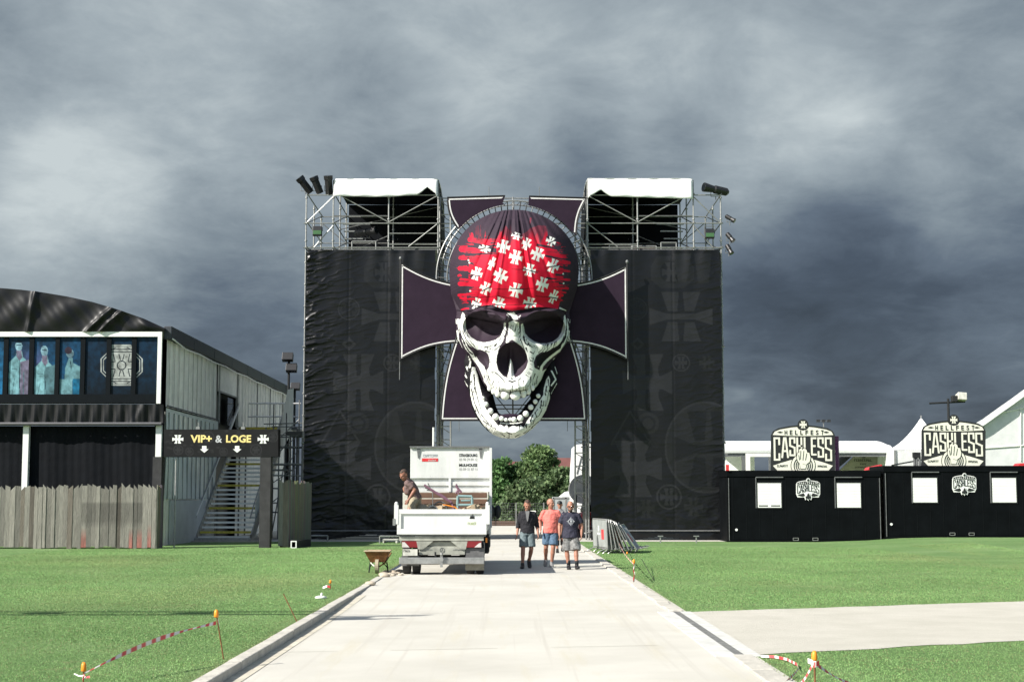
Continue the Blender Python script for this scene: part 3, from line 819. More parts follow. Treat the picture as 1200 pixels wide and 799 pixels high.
# ---- ring truss round the skull
rgT = thing('ring_truss', 'round steel ring truss framing the giant skull', 'truss', P(602.5, 325, YT-.25))
cx, cy = 602.5, 325.
def ringpt(a, r, Y): return P(cx+r*math.cos(a), cy-r*.985*math.sin(a), Y)
for (r_, rad, Y, mm) in ((91, .035, YT-.35, 'steel'), (78.5, .035, YT-.35, 'dsteel'), (86, .03, YT+.1, 'steel')):
    mb = MB(); n = 96
    mb.path([ringpt(2*math.pi*k/n, r_, Y) for k in range(n+1)], rad, 8)
    mb.build('ring_chord', M[mm], rgT, smooth=False)
mbr = MB()
for k in range(72):
    a = 2*math.pi*k/72
    MB().tube(ringpt(a, 91.5, YT-.35), ringpt(a+.01, 77, YT-.35), .024).tube(ringpt(a, 91, YT-.35), ringpt(a+.05, 86, YT+.1), .012).build('rung', M['black'] if k % 3 else M['dsteel'], rgT)

# ---- the cross
cr_ = thing('cross_sign', 'huge aubergine fabric cross with white edging hung in the gate behind the skull', 'sign', P(602, 489, YT-.75))
YC = YT-.72
def arc(p, q, bow, n=14):
    p = Vector(p); q = Vector(q); d = q-p; nn_ = Vector((-d.y, d.x)).normalized()
    return [p+d*k/n+nn_*bow*math.sin(math.pi*k/n) for k in range(n+1)]
def inset(pts, d):
    n = len(pts); A = sum(pts[i].x*pts[(i+1) % n].y-pts[(i+1) % n].x*pts[i].y for i in range(n)); sg = 1 if A > 0 else -1; o = []
    for i in range(n):
        a, b, c = pts[i-1], pts[i], pts[(i+1) % n]
        e1 = (b-a).normalized(); e2 = (c-b).normalized()
        n1_ = Vector((-e1.y, e1.x))*sg; n2_ = Vector((-e2.y, e2.x))*sg; m_ = (n1_+n2_); 
        m_ = m_/max(m_.length_squared/2, .6)
        o.append(b+m_*d)
    return o
def arm(name, pts, edges):
    """pts in photo px; edges: index ranges of the outline that carry white edging"""
    q = [P(p.x, p.y, YC) for p in pts]
    mb = MB().prism([(v.x, v.z) for v in q], YC, YC+.05)
    o = mb.build('arm_panel', M['cross'], cr_)
    for (i0, i1) in edges:
        ed = pts[i0:i1+1]; ins = inset(pts, 3.0)[i0:i1+1]; in2 = inset(pts, 1.5)[i0:i1+1]
        b = MB()
        for k in range(len(ed)-1):
            a1, a2, b1, b2 = in2[k], in2[k+1], ins[k], ins[k+1]
            V = [P(v.x, v.y, YC-.012) for v in (a1, a2, b2, b1)]; V2 = [v+Vector((0, .011, 0)) for v in V]
            b.add(V+V2, [(0, 1, 2, 3), (7, 6, 5, 4), (0, 4, 5, 1), (3, 2, 6, 7)])
        b.build('edging', M['border'], o)
        tb = MB(); pa_ = [P(v.x, v.y, YC) for v in ed]; tb.path(pa_, .03, 6); tb.build('edge_tube', M['black'], o)
a = [Vector((469.5, 308)), Vector((469.5, 421))]
la = arc((469, 421), (541, 401), -5)+arc((541, 401), (539, 334), -0)[1:]+arc((539, 334), (469, 308), -4)[1:]
arm('l', la+[Vector((469, 308))][:0], [(14, 14), (0, 14), (28, 42)])
def sideedge(pa_, pb_):
    b = MB(); p = P(*pa_, YC-.012); q = P(*pb_, YC-.012); w = .035
    sx = 1 if p.x < 0 else -1
    b.bb((p.x+sx*.06, YC-.012, q.z+.05), (p.x+sx*.115, YC-.001, p.z-.05)); b.build('edging', M['border'], cr_)
    MB().tube((p.x, YC, q.z-.1), (p.x, YC, p.z+.15), .035, 8).build('edge_tube', M['black'], cr_)
    MB().tube((p.x, YC, q.z-.1), (p.x, YC, q.z-.9), .02, 8).ell((p.x, YC, p.z+.2), (.07, .07, .09)).build('tension_post', M['dsteel'], cr_)
sideedge((469.3, 308), (469.3, 421))
ra = arc((735, 421), (661, 401), 5)+arc((661, 401), (665, 334), 0)[1:]+arc((665, 334), (735, 312), 4)[1:]
arm('r', ra, [(0, 14), (28, 42)]); sideedge((735, 312), (735, 421))
tl = [Vector((524, 231.5)), Vector((592, 229.5)), Vector((589, 238))]+[Vector((cx+86*math.cos(t_), cy-86*math.sin(t_))) for t_ in np.linspace(R(97), R(139), 10)]
tl += arc((537, 269), (524, 231.5), -3.5)[1:-1]
arm('tl', tl, [(0, 1), (12, len(tl)-1)])
tr_ = [Vector((620, 230)), Vector((688, 232))]+arc((688, 232), (675.5, 276), 3.5)[1:]+[Vector((cx+86*math.cos(t_), cy-86*math.sin(t_))) for t_ in np.linspace(R(40), R(79), 10)]
arm('tr', tr_, [(0, 1), (1, 15)])
bt = arc((536, 392), (516, 492.5), 4)+[Vector((687.5, 492.5))]+arc((687.5, 492.5), (668, 392), 4)[1:]
bt = bt[:15]+[Vector((687.5, 492.5))]+bt[16:]
hole = [Vector(p) for p in ((600, 449), (622, 449), (626, 470), (615, 488), (600, 490.5), (586, 489), (576, 470), (573, 449), (600, 449))]
arm('b', bt+[Vector((600, 392))]+hole+[Vector((599.9, 392))], [(0, 14), (14, 15), (15, len(bt)-1)])
# ================================================================ the giant skull
PUR = np.array([.032, .021, .032]); BLK = np.array([.006, .005, .007]); WHT = np.array([.72, .73, .68]); RED = np.array([.54, .006, .028]); DRD = np.array([.42, .006, .02])
YS = YT-1.0
sk = thing('skull_figure', 'giant printed fabric skull with a red patterned bandana mounted on the gate cross', 'skull', P(600, 513, YS))
ST = .42
cv = Canvas(522, 240, 684, 474, ST, PUR)
X, Y = cv.X, cv.Y
cran = [(602.5+76.2*math.cos(t), 317-71.5*math.sin(t)) for t in np.linspace(R(-22), R(202), 60)]
# whole upper head outline: cranium, temples, cheekbones, upper jaw
head = [(602.5+76.2*math.cos(t), 317-71.5*math.sin(t)) for t in np.linspace(R(0), R(180), 60)]
head += [(526.8, 330), (528.5, 345), (533, 358), (535, 366), (534, 375), (534.5, 388), (536, 396), (541, 407), (546, 414), (552, 420), (557.5, 430), (562, 440), (566, 449), (571, 456.5),
         (577, 461), (583, 466.0), (592, 467.8), (604, 468), (613, 466), (620, 463.5), (625, 458.5), (629, 454), (634, 446), (638, 436), (646, 425), (655, 415), (662, 406), (667.5, 394), (668.5, 378), (667.5, 366), (672, 352), (677, 336)]
hm = cv.mask(head)
# ---- bandana: red print with brush edges, white emblems
rg = random.Random(5)
redp = [(549, 271), (553, 279), (562, 283), (575, 286), (582, 285), (584, 276), (590, 268), (593, 264.5), (596, 269), (600, 275), (612, 274.5), (617, 272), (621, 268), (631, 264), (640, 265),
        (641, 272), (640, 281), (649, 289), (655, 296), (660, 305), (660, 330), (657, 350), (654, 362), (620, 362), (600, 364), (575, 360), (553, 358), (550, 340), (549, 320), (550, 300), (556, 296), (582, 296), (582, 291), (552, 283)]
bru = [((551, 281), (573, 283), 6.0), ((576, 281.5), (586, 282), 5.0), ((541, 292), (566, 294), 6.5), ((553, 274), (556, 282), 3.0), ((539, 302.5), (546, 303), 3.2), ((539, 314.5), (562, 314.5), 5.2),
       ((537.5, 323), (540, 323), 2.6), ((540, 327.5), (549, 328), 3), ((539, 332.5), (570, 332), 5), ((538, 346), (560, 344), 3.6), ((540, 349), (570, 349), 3.2), ((541, 363), (549, 361.5), 2.2),
       ((645, 296), (662, 301), 4.5), ((650, 305), (667, 308), 4.5), ((655, 316), (667, 318), 3.2), ((650, 327), (667, 328), 3.4), ((650, 337), (665, 338), 4.0), ((650, 347), (659, 346), 4), ((648, 354), (658, 352), 3),
       ((622, 269), (638, 266), 3.5), ((622, 256), (621, 262), 2.0), ((641, 293), (664, 311), 3), ((655, 341), (663, 343), 2.2)]
def redstuff():
    cv.poly(redp, RED)
    for a, b, w in bru: cv.line([a, ((a[0]+b[0])/2, (a[1]+b[1])/2+rg.uniform(-.8, .8)), b], w, RED, w*.8)
redstuff()
rb_ = random.Random(21)
for k in range(46):      # dry brush ends on both flanks and on top
    sx_ = rb_.choice((-1, 1)); yy = rb_.uniform(284, 356); x0_ = 602.5+sx_*rb_.uniform(46, 57); x1_ = x0_+sx_*rb_.uniform(4, 11)
    cv.line([(x0_, yy), ((x0_+x1_)/2, yy+rb_.uniform(-.8, .8)), (x1_, yy+rb_.uniform(-1, 1))], rb_.uniform(.8, 2.2), RED*rb_.uniform(.55, 1), .3)
for k in range(40):
    sx_ = rb_.choice((-1, 1)); yy = rb_.uniform(280, 358); x0_ = 602.5+sx_*rb_.uniform(52, 64); x1_ = x0_-sx_*rb_.uniform(8, 20)
    cv.line([(x0_, yy), ((x0_+x1_)/2, yy+rb_.uniform(-.8, .8)), (x1_, yy+rb_.uniform(-1, 1))], rb_.uniform(.7, 1.6), PUR, .25)
for k in range(26):
    xx = rb_.choice((rb_.uniform(582, 600), rb_.uniform(618, 642), rb_.uniform(556, 575))); y0_ = rb_.uniform(272, 284)
    cv.line([(xx, y0_), (xx+rb_.uniform(-1, 1), y0_-rb_.uniform(5, 14))], rb_.uniform(.7, 1.8), RED*rb_.uniform(.5, 1), .2)
for pts in ([(549, 289), (580, 288), (583, 289)], [(548, 298.5), (566, 297.5), (582, 297)], [(550, 308), (555, 310)], [(547, 320), (552, 321), (556, 320)], [(550, 337), (553, 338)],
            [(552, 324.5), (560, 325)], [(630, 287), (646, 290), (655, 293)], [(640, 300), (660, 304)], [(650, 311.5), (664, 314)], [(652, 322), (667, 323)], [(641, 326), (652, 327)], [(656, 332), (667, 333)]):
    cv.line(pts, 2.8, PUR, 1.4)
for pts in ([(575, 338.5), (600, 339), (625, 338)], [(562, 348.5), (585, 347), (600, 350)], [(600, 315.5), (620, 316), (632, 318)], [(590, 357.5), (612, 357)], [(628, 347), (648, 348.5)], [(560, 281), (566, 280)]):
    cv.line(pts, .9, DRD*.35)
rm = (np.abs(cv.C[..., 0]-cv.C[..., 0].max()) < .3) & (cv.C[..., 0] > .2)
fd = np.clip((287+6*np.sin(X*.35)-Y)/16+ (vnoise(X*.30, Y*.12, 77, 3)-.5)*1.4, 0, .85)*(Y < 296); cv.C = np.where(rm[..., None], cv.C*(1-fd[..., None])+PUR*fd[..., None], cv.C)
EMB = [(605.8, 277, 6.5, 4.0), (645.5, 283, 5.8, 5.2), (590, 289, 7.6, 7.6), (617, 286, 5.4, 6.8), (568, 291.5, 7, 3.9), (630, 298, 8, 7.6), (604.6, 301.5, 8, 8), (576.5, 309, 3.8, 7.8), (558.5, 320.7, 6.6, 7.4),
       (648, 311.5, 7.0, 8), (620.4, 316.5, 7.2, 7.2), (586.6, 323.3, 8.6, 8), (635.4, 333.4, 7.2, 8.2), (569, 338, 6.8, 7.2), (604.6, 340, 8.2, 8.2), (648.6, 347.7, 5.0, 8), (558.4, 356, 5.4, 6.8), (584.7, 355.5, 7.4, 7), (620.8, 355.5, 7.6, 7)]
for i, (ex, ey, rx, ry) in enumerate(EMB):
    cv.emblem(ex, ey, rx, ry, R([18, 22, 14, 26][i % 4]), WHT)
for pts in ([(598, 274.5), (613, 275.5)],): cv.line(pts, .8, PUR)
for pts in ([(560, 292), (577, 290.5)], [(552, 322), (563, 323.5)], [(613, 315), (630, 319.5)], [(641, 313.5), (655, 311)], [(598, 338), (614, 339)], [(643, 348), (655, 350)], [(552, 357.5), (563, 358.5)], [(577, 357), (592, 358)], [(614, 356), (628, 357)], [(555, 352), (561, 355)], [(565, 341), (573, 337)], [(641, 286), (650, 282)]):
    cv.line(pts, 1.3, PUR)
for p in ((550, 308), (549, 305), (551, 341), (660, 321), (660.5, 332)): cv.ell(p[0], p[1], 1, .9, WHT)
# bandana lower edge, brows
brow = [(526, 345), (531, 362), (543, 364), (552, 363), (562, 358.5), (575, 357), (590, 362), (600, 365.5), (612, 363), (625, 360), (640, 360), (652, 361.5), (663, 364), (676, 345)]
low = cv.mask(brow[1:-1]+[(690, 480), (510, 480)])
keepred = cv.C.copy(); cv.C[low] = PUR
# ---- face art (photo pixels, traced from the print)
A = lambda zx, zy: (530+zx/9.99, 355+zy/9.99)         # left eye detail
B = lambda zx, zy: (595+zx/9.99, 355+zy/9.99)
def W_(pts): cv.poly(pts, WHT)
def K_(pts): cv.poly(pts, BLK)
def wl(pts, w, w1=None): cv.line(pts, w, WHT, w1)
def kl(pts, w, w1=None): cv.line(pts, w, BLK, w1)
# left orbit ring
W_([A(105, 150), A(122, 108), A(145, 130), A(155, 200), A(158, 290), A(180, 350), A(220, 400), A(290, 445), A(370, 462), A(440, 452), A(510, 430), A(565, 385), A(595, 320), A(605, 235), A(625, 232), A(632, 300), A(622, 380), A(590, 450),
    A(560, 500), A(535, 560), A(530, 640), A(520, 700), A(525, 760), A(545, 800), A(420, 810), A(430, 740), A(440, 680), A(425, 610), A(400, 575), A(330, 545), A(290, 545), A(200, 500), A(150, 430), A(115, 330), A(100, 230)])
wl([A(100, 200), A(108, 330), A(130, 440), A(170, 530), A(220, 585), A(250, 640), A(290, 690), A(350, 770), A(400, 830)], 3.0, 4.5)
wl([A(70, 200), A(80, 290), A(95, 350)], 3.0, 1.5); wl([A(60, 330), A(70, 430), A(110, 520), A(130, 570)], 2.2, .8); wl([A(40, 190), A(50, 240)], 1.2)
wl([A(230, 500), A(300, 545)], 2.0, .8); wl([A(280, 600), A(300, 660), A(330, 710), A(380, 760)], 2.4, 1.5)
kl([A(120, 330), A(165, 430), A(220, 500), A(300, 560)], 1.3, .8); kl([A(85, 300), A(110, 400), A(150, 480)], 1.0, 1.6); kl([A(130, 460), A(190, 560), A(235, 600)], 1.2, 1.8)
kl([A(380, 512), A(430, 512), A(480, 490)], 1.2, .5); kl([A(500, 500), A(520, 478)], 2.2, 1.5); kl([A(495, 555), A(545, 510), A(600, 470), A(625, 440)], 1.0, .6)
kl([A(610, 400), A(640, 320), A(650, 260)], 1.3, .6); kl([A(490, 640), A(480, 700), A(500, 760), A(520, 800)], 1.8, .8); kl([A(390, 560), A(440, 578)], 1.4, .6)
kl([A(550, 440), A(580, 405)], 1.0, .5)
# bridge and glabella
W_([A(668, 230), A(780, 225), A(790, 400), A(800, 500), A(740, 470), A(700, 425), A(650, 470), A(625, 465), A(640, 380)])
W_([A(640, 118), A(720, 108), A(760, 150), A(770, 190), A(720, 200), A(700, 170), A(690, 150), A(660, 135)]); wl([A(640, 140), A(665, 162)], 1.2, .5); wl([A(780, 165), A(800, 145)], 1.4, .6)
kl([A(700, 255), A(690, 330), A(670, 400)], 1.0, .5); kl([A(725, 260), A(718, 330), A(705, 400)], 1.4, .5); kl([A(745, 300), A(752, 370)], 1.2, .4); kl([A(660, 300), A(645, 380)], .9, .4); kl([A(700, 200), A(760, 205)], .8)
# right bridge
W_([B(10, 230), B(60, 205), B(125, 225), B(135, 330), B(150, 420), B(120, 470), B(50, 430), B(15, 450)])
kl([B(40, 260), B(30, 360)], .9, .5); kl([B(85, 330), B(100, 250)], 1.4, .5); kl([B(62, 260), B(58, 340)], .8, .4)
W_([B(155, 250), B(178, 238), B(192, 290), B(200, 350), B(245, 405), B(310, 448), B(380, 472), B(450, 475), B(530, 450), B(590, 405), B(630, 340), B(650, 260), B(660, 150), B(672, 140), B(682, 200), B(680, 290), B(668, 380), B(630, 450), B(580, 500), B(520, 535),
    B(450, 570), B(380, 580), B(330, 620), B(305, 690), B(310, 760), B(290, 810), B(170, 810), B(215, 740), B(225, 660), B(205, 570), B(160, 510), B(120, 460), B(150, 400)])
wl([B(700, 190), B(704, 280), B(695, 370), B(660, 470), B(600, 560), B(520, 620), B(450, 680), B(400, 740), B(385, 800)], 2.0, 3.2)
wl([B(722, 330), B(716, 400), B(680, 500), B(640, 570)], 1.8, .8); wl([B(735, 190), B(730, 230)], 1.0); wl([B(612, 60), B(680, 90)], 2.0, 1.0)
wl([B(540, 660), B(580, 640)], 1.8, 1); wl([B(350, 720), B(360, 745)], 2.5, 1)
K_([B(330, 640), B(400, 590), B(500, 560), B(590, 500), B(640, 450), B(620, 530), B(520, 600), B(440, 665), B(385, 740), B(340, 740)])
kl([B(185, 400), B(205, 470), B(235, 500)], 2.0, .8); kl([B(235, 480), B(300, 525)], 1.6, .5); kl([B(215, 530), B(230, 570)], 2.0, .6); kl([B(265, 570), B(300, 595), B(320, 560)], 1.5, .5)
kl([B(245, 620), B(265, 700)], 1.8, .8); kl([B(590, 520), B(640, 440), B(660, 380)], 1.5, .6); kl([B(690, 300), B(680, 400), B(650, 460)], 1.0, 1.4)
for a0 in ((400, 575, 450, 520), (440, 570, 490, 525), (360, 580, 410, 540), (500, 550, 545, 515)): kl([B(a0[0], a0[1]), B(a0[2], a0[3])], 1.0, .4)
kl([B(150, 420), B(200, 560), B(222, 680), B(200, 780)], 1.0, .6); kl([B(300, 640), B(285, 740)], 1.0, .5)
# cheek hollow, left
cv.poly([A(240, 545), A(310, 550), A(380, 575), A(415, 615), A(432, 680), A(428, 740), A(400, 752), A(370, 735), A(320, 690), A(290, 640), A(260, 600)], PUR)
# maxilla
Z = lambda zx, zy: (520+zx/4.7, 350+zy/4.7)
W_([Z(235, 395), Z(258, 370), Z(275, 330), Z(285, 290), Z(300, 400), Z(340, 425), Z(400, 432), Z(440, 410), Z(470, 350), Z(490, 340), Z(500, 380), Z(540, 400), Z(565, 385), Z(556, 415), Z(530, 455), Z(500, 480), Z(480, 505), Z(420, 520), Z(400, 520), Z(270, 505), Z(240, 485), Z(215, 430), Z(190, 370), Z(215, 372)])
W_([(566, 436), (573, 446), (580, 440), (600, 446), (620, 440), (633, 436), (636, 443), (629, 452.5), (622, 459), (613, 463), (602, 462), (590, 461), (580, 459), (573, 454.5), (567, 447)])
# nose cavity
cv.poly([(599.8, 397.5), (606, 402), (613, 408), (617.5, 416), (619, 423), (617, 431), (612, 437), (606, 441), (602, 443.5), (596, 443), (589, 440.5), (584, 434.5), (581.5, 426), (582, 417), (585.5, 409), (590, 403.5), (596, 401)], PUR*1.0)
W_([(598.0, 420.5), (600, 424), (601.5, 432), (602.5, 440), (604, 444), (594.5, 444), (595.5, 436), (596.3, 428)])
wl([(582, 414), (580.5, 424), (583, 434), (589, 441), (596, 444.5)], 1.6); wl([(619.5, 417), (620, 425), (616.5, 434), (609, 441.5), (603, 445)], 1.8)
kl([(580, 436), (588, 443), (592, 448), (592, 456)], 1.3, .8); kl([(610, 443), (606, 447)], 1.0, .6); kl([(596, 446), (600.5, 447.5), (604, 446)], 1.6)
kl([(600, 447), (600.5, 458)], .8, .5); kl([(613.5, 446), (613, 452)], 1.4, .5); kl([(608, 447), (608, 455)], .9, .5); kl([(584, 447), (586, 452), (585, 458)], .9, .5)
kl([(579, 446), (576, 452), (578, 447)], 1.0, .5); kl([(622, 441), (622, 447), (619, 453)], 1.2, .5); kl([(627, 438), (624.5, 445)], 1.4, .5); kl([(630, 441), (627.5, 450)], .9, .5); kl([(572, 440), (574.5, 447)], 1.2, .5)
kl([(568, 430), (571, 437), (570, 443)], .9, .5)
for k_, x_ in enumerate((578.5, 585.5, 598, 609.7, 616.5, 622.5)): kl([(x_, 457.5), (x_, 463)], 1.1)
kl([(576, 459.5), (583, 458), (592, 458.3), (598, 460), (604, 458), (610, 457.8), (617, 456.5), (622, 456)], .9)
# etched hatching on the bone, like the print
hr = random.Random(9)
def hatch(pts, n, dx, dy, ln, w):
    pts = [Vector(p) for p in pts]
    for k in range(n):
        t_ = (k+hr.uniform(0, .8))/n*(len(pts)-1); i_ = min(int(t_), len(pts)-2); p = pts[i_].lerp(pts[i_+1], t_-i_); l_ = ln*hr.uniform(.5, 1.2)
        kl([(p.x, p.y), (p.x+dx*l_*.5+hr.uniform(-.4, .4), p.y+dy*l_*.5), (p.x+dx*l_+hr.uniform(-.5, .5), p.y+dy*l_)], w*hr.uniform(.6, 1.2), .2)
hatch([(545, 385), (549, 397), (556, 405)], 9, .55, .8, 7, 1.0); hatch([(562, 406), (570, 409), (578, 410)], 8, .35, -1, 5, .9)
hatch([(580, 398), (588, 392), (592, 384)], 7, .6, .9, 6, .9); hatch([(592, 380), (596, 398)], 6, .4, 1, 8, .8); hatch([(613, 392), (620, 402), (630, 407)], 9, .1, 1, 6, 1.0)
hatch([(636, 404), (646, 403), (654, 399)], 9, -.3, 1, 7, 1.1); hatch([(566, 440), (574, 452), (590, 459)], 10, .25, -1, 8, .9); hatch([(600, 459), (616, 457), (630, 449)], 11, .1, -1, 8, 1.0)
hatch([(575, 418), (577, 434), (582, 442)], 8, -.8, .5, 5, .9); hatch([(622, 418), (621, 434), (612, 444)], 8, .8, .5, 6, .9); hatch([(606, 378), (610, 398)], 7, -.3, 1, 7, .8)
# ---- relief
def sdome(cx_, cy_, rx, ry): q = ((X-cx_)/rx)**2+((Y-cy_)/ry)**2; return q
def gau(cx_, cy_, rx, ry, a, p=2): return a*np.exp(-(((X-cx_)/rx)**2+((Y-cy_)/ry)**2)**(p/2))
# distance to the outline, for the rounded rim
def distmask(mk, it):
    d = np.zeros(mk.shape); cur = mk.copy()
    for k in range(it):
        d += cur; c2 = cur.copy(); c2[1:] &= cur[:-1]; c2[:-1] &= cur[1:]; c2[:, 1:] &= cur[:, :-1]; c2[:, :-1] &= cur[:, 1:]
        if k % 2: c2[1:, 1:] &= cur[:-1, :-1]; c2[:-1, :-1] &= cur[1:, 1:]; c2[1:, :-1] &= cur[:-1, 1:]; c2[:-1, 1:] &= cur[1:, :-1]
        cur = c2
    return d/it
dm = distmask(hm, 60)
q = sdome(602.5, 320, 77, 74); dome = 2.3*np.sqrt(np.clip(1-q, 0, 1))
t = np.clip((Y-335)/70, 0, 1); t = t*t*(3-2*t)
face = 1.75*np.sqrt(np.clip(1-((X-601.5)/(70-.22*np.clip(Y-400, 0, 80)))**2, 0, 1))
D = dome*(1-t)+face*t
D = np.where(Y < 330, dome, np.maximum(D, 0))*(.25+.75*np.sqrt(np.clip(dm*2.2, 0, 1)))
# pleats of the cloth running up to the crown
ang = np.arctan2(X-603, Y-212)
up = np.clip((352-Y)/90, 0, 1)
for a0, w0, am in ((-.21, .018, -.16), (-.16, .02, .09), (.125, .022, -.17), (.175, .02, .10), (-.42, .02, -.06), (.36, .02, -.07), (.02, .03, .05), (-.30, .015, -.05)):
    D += am*np.exp(-((ang-a0)/w0)**2)*(.35+.65*up)
D += .035*np.sin(ang*58+vnoise(X*.02, Y*.02, 2, 2)*5)*np.clip((305-Y)/55, 0, 1)
D += .025*np.sin(ang*34)*np.clip((362-Y)/20, 0, 1)
D += .03*(vnoise(X*.05, Y*.05, 8, 3)-.5)
# brow overhang, orbits, cheeks, nose, teeth ridge
D += gau(572, 361, 26, 4, .15)+gau(634, 361, 26, 4, .15)
kl([A(150, 160), A(300, 190), A(520, 235), A(600, 215)], 1.5, 1.0)
e1 = ((X-567)/24.5)**2+((Y-383)/19)**2; e2 = ((X-637)/25)**2+((Y-384)/20)**2
def ridge(ax, ay, bx, by, w, a_):
    dx_, dy_ = bx-ax, by-ay; t_ = np.clip(((X-ax)*dx_+(Y-ay)*dy_)/(dx_*dx_+dy_*dy_), 0, 1); r_ = np.hypot(X-ax-t_*dx_, Y-ay-t_*dy_)
    return a_*np.exp(-(r_/w)**4)*(.55+.45*t_)
D -= .80*np.clip(1-e1, 0, 1)**.5+1.15*np.clip(1-e2, 0, 1)**.5
D += ridge(550, 366, 591, 373.5, 5.2, .85)+ridge(653, 366, 611, 373.5, 5.2, .95)
D += gau(565, 377, 11, 9, .30)
D += gau(601, 388, 9, 24, .30)+gau(546, 400, 7, 12, .25)+gau(657, 400, 7, 12, .25)
e3 = ((X-600.3)/18)**2+((Y-422)/21)**2
D -= .75*np.clip(1-e3, 0, 1)**.5
D += np.where(e3 < 1, gau(598.5, 428, 2.5, 18, .35), 0)
D -= gau(566, 421, 9, 10, .28)+gau(641, 420, 10, 9, .28)
D += gau(601, 456, 28, 9, .38)
for x_ in (586, 597, 607, 616): D += gau(x_, 452, 3.2, 9, .07)
D = np.maximum(D, -.1)
isface = low | (~(cv.mask([(500, 200), (700, 200), (700, 345)]+brow[::-1]+[(500, 345)])))
faceM = low & hm; bandM = hm & ~low
# overlap by one cell so no slit opens
def grow(mk):
    c2 = mk.copy(); c2[1:] |= mk[:-1]; c2[:-1] |= mk[1:]; c2[:, 1:] |= mk[:, :-1]; c2[:, :-1] |= mk[:, 1:]; return c2
cv.mesh('face', YS, M['skull'], sk, D, faceM, .35)
Cf = cv.C.copy()
edge_b = grow(grow(bandM)) & hm
bandC = Canvas(522, 240, 684, 474, ST, PUR); bandC.C = np.where(low[..., None], PUR, cv.C)
bandC.mesh('bandana', YS, M['skull'], sk, D+.05, edge_b, .35)

# ---- lower jaw
jw = Canvas(538, 408, 664, 516, ST, BLK)
X, Y = jw.X, jw.Y
Cc = lambda zx, zy: (530+zx/8.87, 430+zy/8.87); Dd = lambda zx, zy: (595+zx/8.87, 430+zy/8.87)
outer = [(546, 414), (543.5, 424), (545, 436), (544, 446), (548, 455), (551, 466), (553, 478), (558, 489), (564, 497), (571, 504.5), (578, 509.5), (587, 513), (598, 514.2), (607, 513.2), (616, 508.5), (625, 502), (633, 493), (640, 481), (644.5, 468), (647.5, 459),
         (653, 450), (653.5, 437), (650.5, 428), (648, 420), (642, 424), (638, 436)]
inner = [(636, 444), (629.5, 452), (622, 458), (621.5, 467), (615.5, 474), (611, 481), (606, 486), (598, 487), (590, 486.5), (585, 484), (581, 475), (577, 463), (570, 455), (564, 445), (559.5, 434), (556, 424), (552, 417)]
jm = jw.mask(outer+inner)
def Wj(p): jw.poly(p, WHT)
Wj([Cc(205, 0), Cc(240, 0), Cc(262, 70), Cc(275, 150), Cc(300, 260), Cc(320, 340), Cc(335, 420), Cc(380, 490), Cc(430, 550), Cc(470, 600), Cc(490, 650), Cc(500, 735), Cc(420, 700), Cc(330, 610), Cc(265, 510), Cc(215, 400), Cc(190, 300), Cc(185, 200), Cc(190, 100)])
Wj([Cc(290, 300), Cc(330, 330), Cc(330, 400), Cc(400, 520), Cc(440, 570), Cc(400, 570), Cc(330, 500), Cc(290, 400)])
Wj([(575, 503), (580, 500.5), (586, 497), (591, 500), (594, 497.5), (597, 501), (601, 498.5), (606, 500), (610, 498), (614, 501), (619, 495), (622, 491), (627, 488), (634, 478), (641, 472), (642, 482), (633, 494), (624, 502.5), (614, 509.5), (604, 513.6), (590, 513.6), (578, 509.5)])
Wj([Dd(400, 130), Dd(375, 220), Dd(370, 290), Dd(330, 350), Dd(290, 420), Dd(250, 490), Dd(200, 560), Dd(170, 620), Dd(230, 620), Dd(300, 590), Dd(370, 490), Dd(420, 400), Dd(440, 330), Dd(430, 230), Dd(440, 130), Dd(425, 90)])
jw.line([Cc(120, 40), Cc(130, 80), Cc(150, 110)], 2.6, WHT, 1.2); jw.line([Cc(110, 130), Cc(160, 200)], 1.8, WHT, .8); jw.line([Cc(150, 0), Cc(160, 40)], 2, WHT, 1)
jw.line([Cc(180, 0), Cc(190, -60)], 2.4, WHT, 1.4); jw.line([(549.5, 418), (551, 424)], 1.6, WHT); jw.line([Cc(120, 155), Cc(155, 215)], 1, WHT, .5)
jw.line([Dd(455, 40), Dd(500, 130), Dd(455, 190)], 1.7, WHT, 1.7); jw.line([Dd(520, 160), Dd(455, 275)], 1.4, WHT, 1.0); jw.line([Dd(495, 0), Dd(515, 70)], 1.5, WHT, .8); jw.line([Dd(345, 60), Dd(365, -10)], 2.2, WHT, 1.2)
jw.line([Dd(20, 585), Dd(90, 590), Dd(150, 570)], 1.4, WHT, .8); jw.line([Cc(500, 580), Cc(600, 590), Cc(680, 580)], 1.2, WHT, 1.0)
jw.line([Cc(320, 380), Cc(350, 460), Cc(410, 540), Cc(450, 580)], 1.0, WHT, .8)
kj = lambda p, w, w1=.4: jw.line(p, w, BLK, w1)
kj([Cc(225, 80), Cc(235, 200), Cc(265, 330), Cc(300, 450)], 1.8, .8); kj([Cc(250, 30), Cc(262, 70)], 1.6); kj([Cc(200, 230), Cc(230, 370), Cc(270, 470)], 1.5, .8); kj([Cc(245, 400), Cc(300, 530)], 1.0, .5)
kj([Cc(325, 560), Cc(380, 600), Cc(440, 640)], 1.2, .5); kj([Cc(370, 580), Cc(350, 610)], 1.0); kj([Cc(300, 490), Cc(380, 590)], 1.2, .5)
kj([Cc(510, 660), Cc(540, 610)], .9); kj([Cc(590, 735), Cc(592, 680)], 1.0); kj([Cc(640, 620), Cc(650, 660)], .8); kj([Cc(575, 600), Cc(590, 650)], 1.4); kj([Cc(480, 600), Cc(500, 625)], 1.4); kj([(609, 499), (608, 504)], 1.4); kj([(617, 497), (617.5, 502)], 1.5)
kj([Cc(590, 735), Cc(560, 730)], .8); kj([(615, 509), (624, 500)], .7)
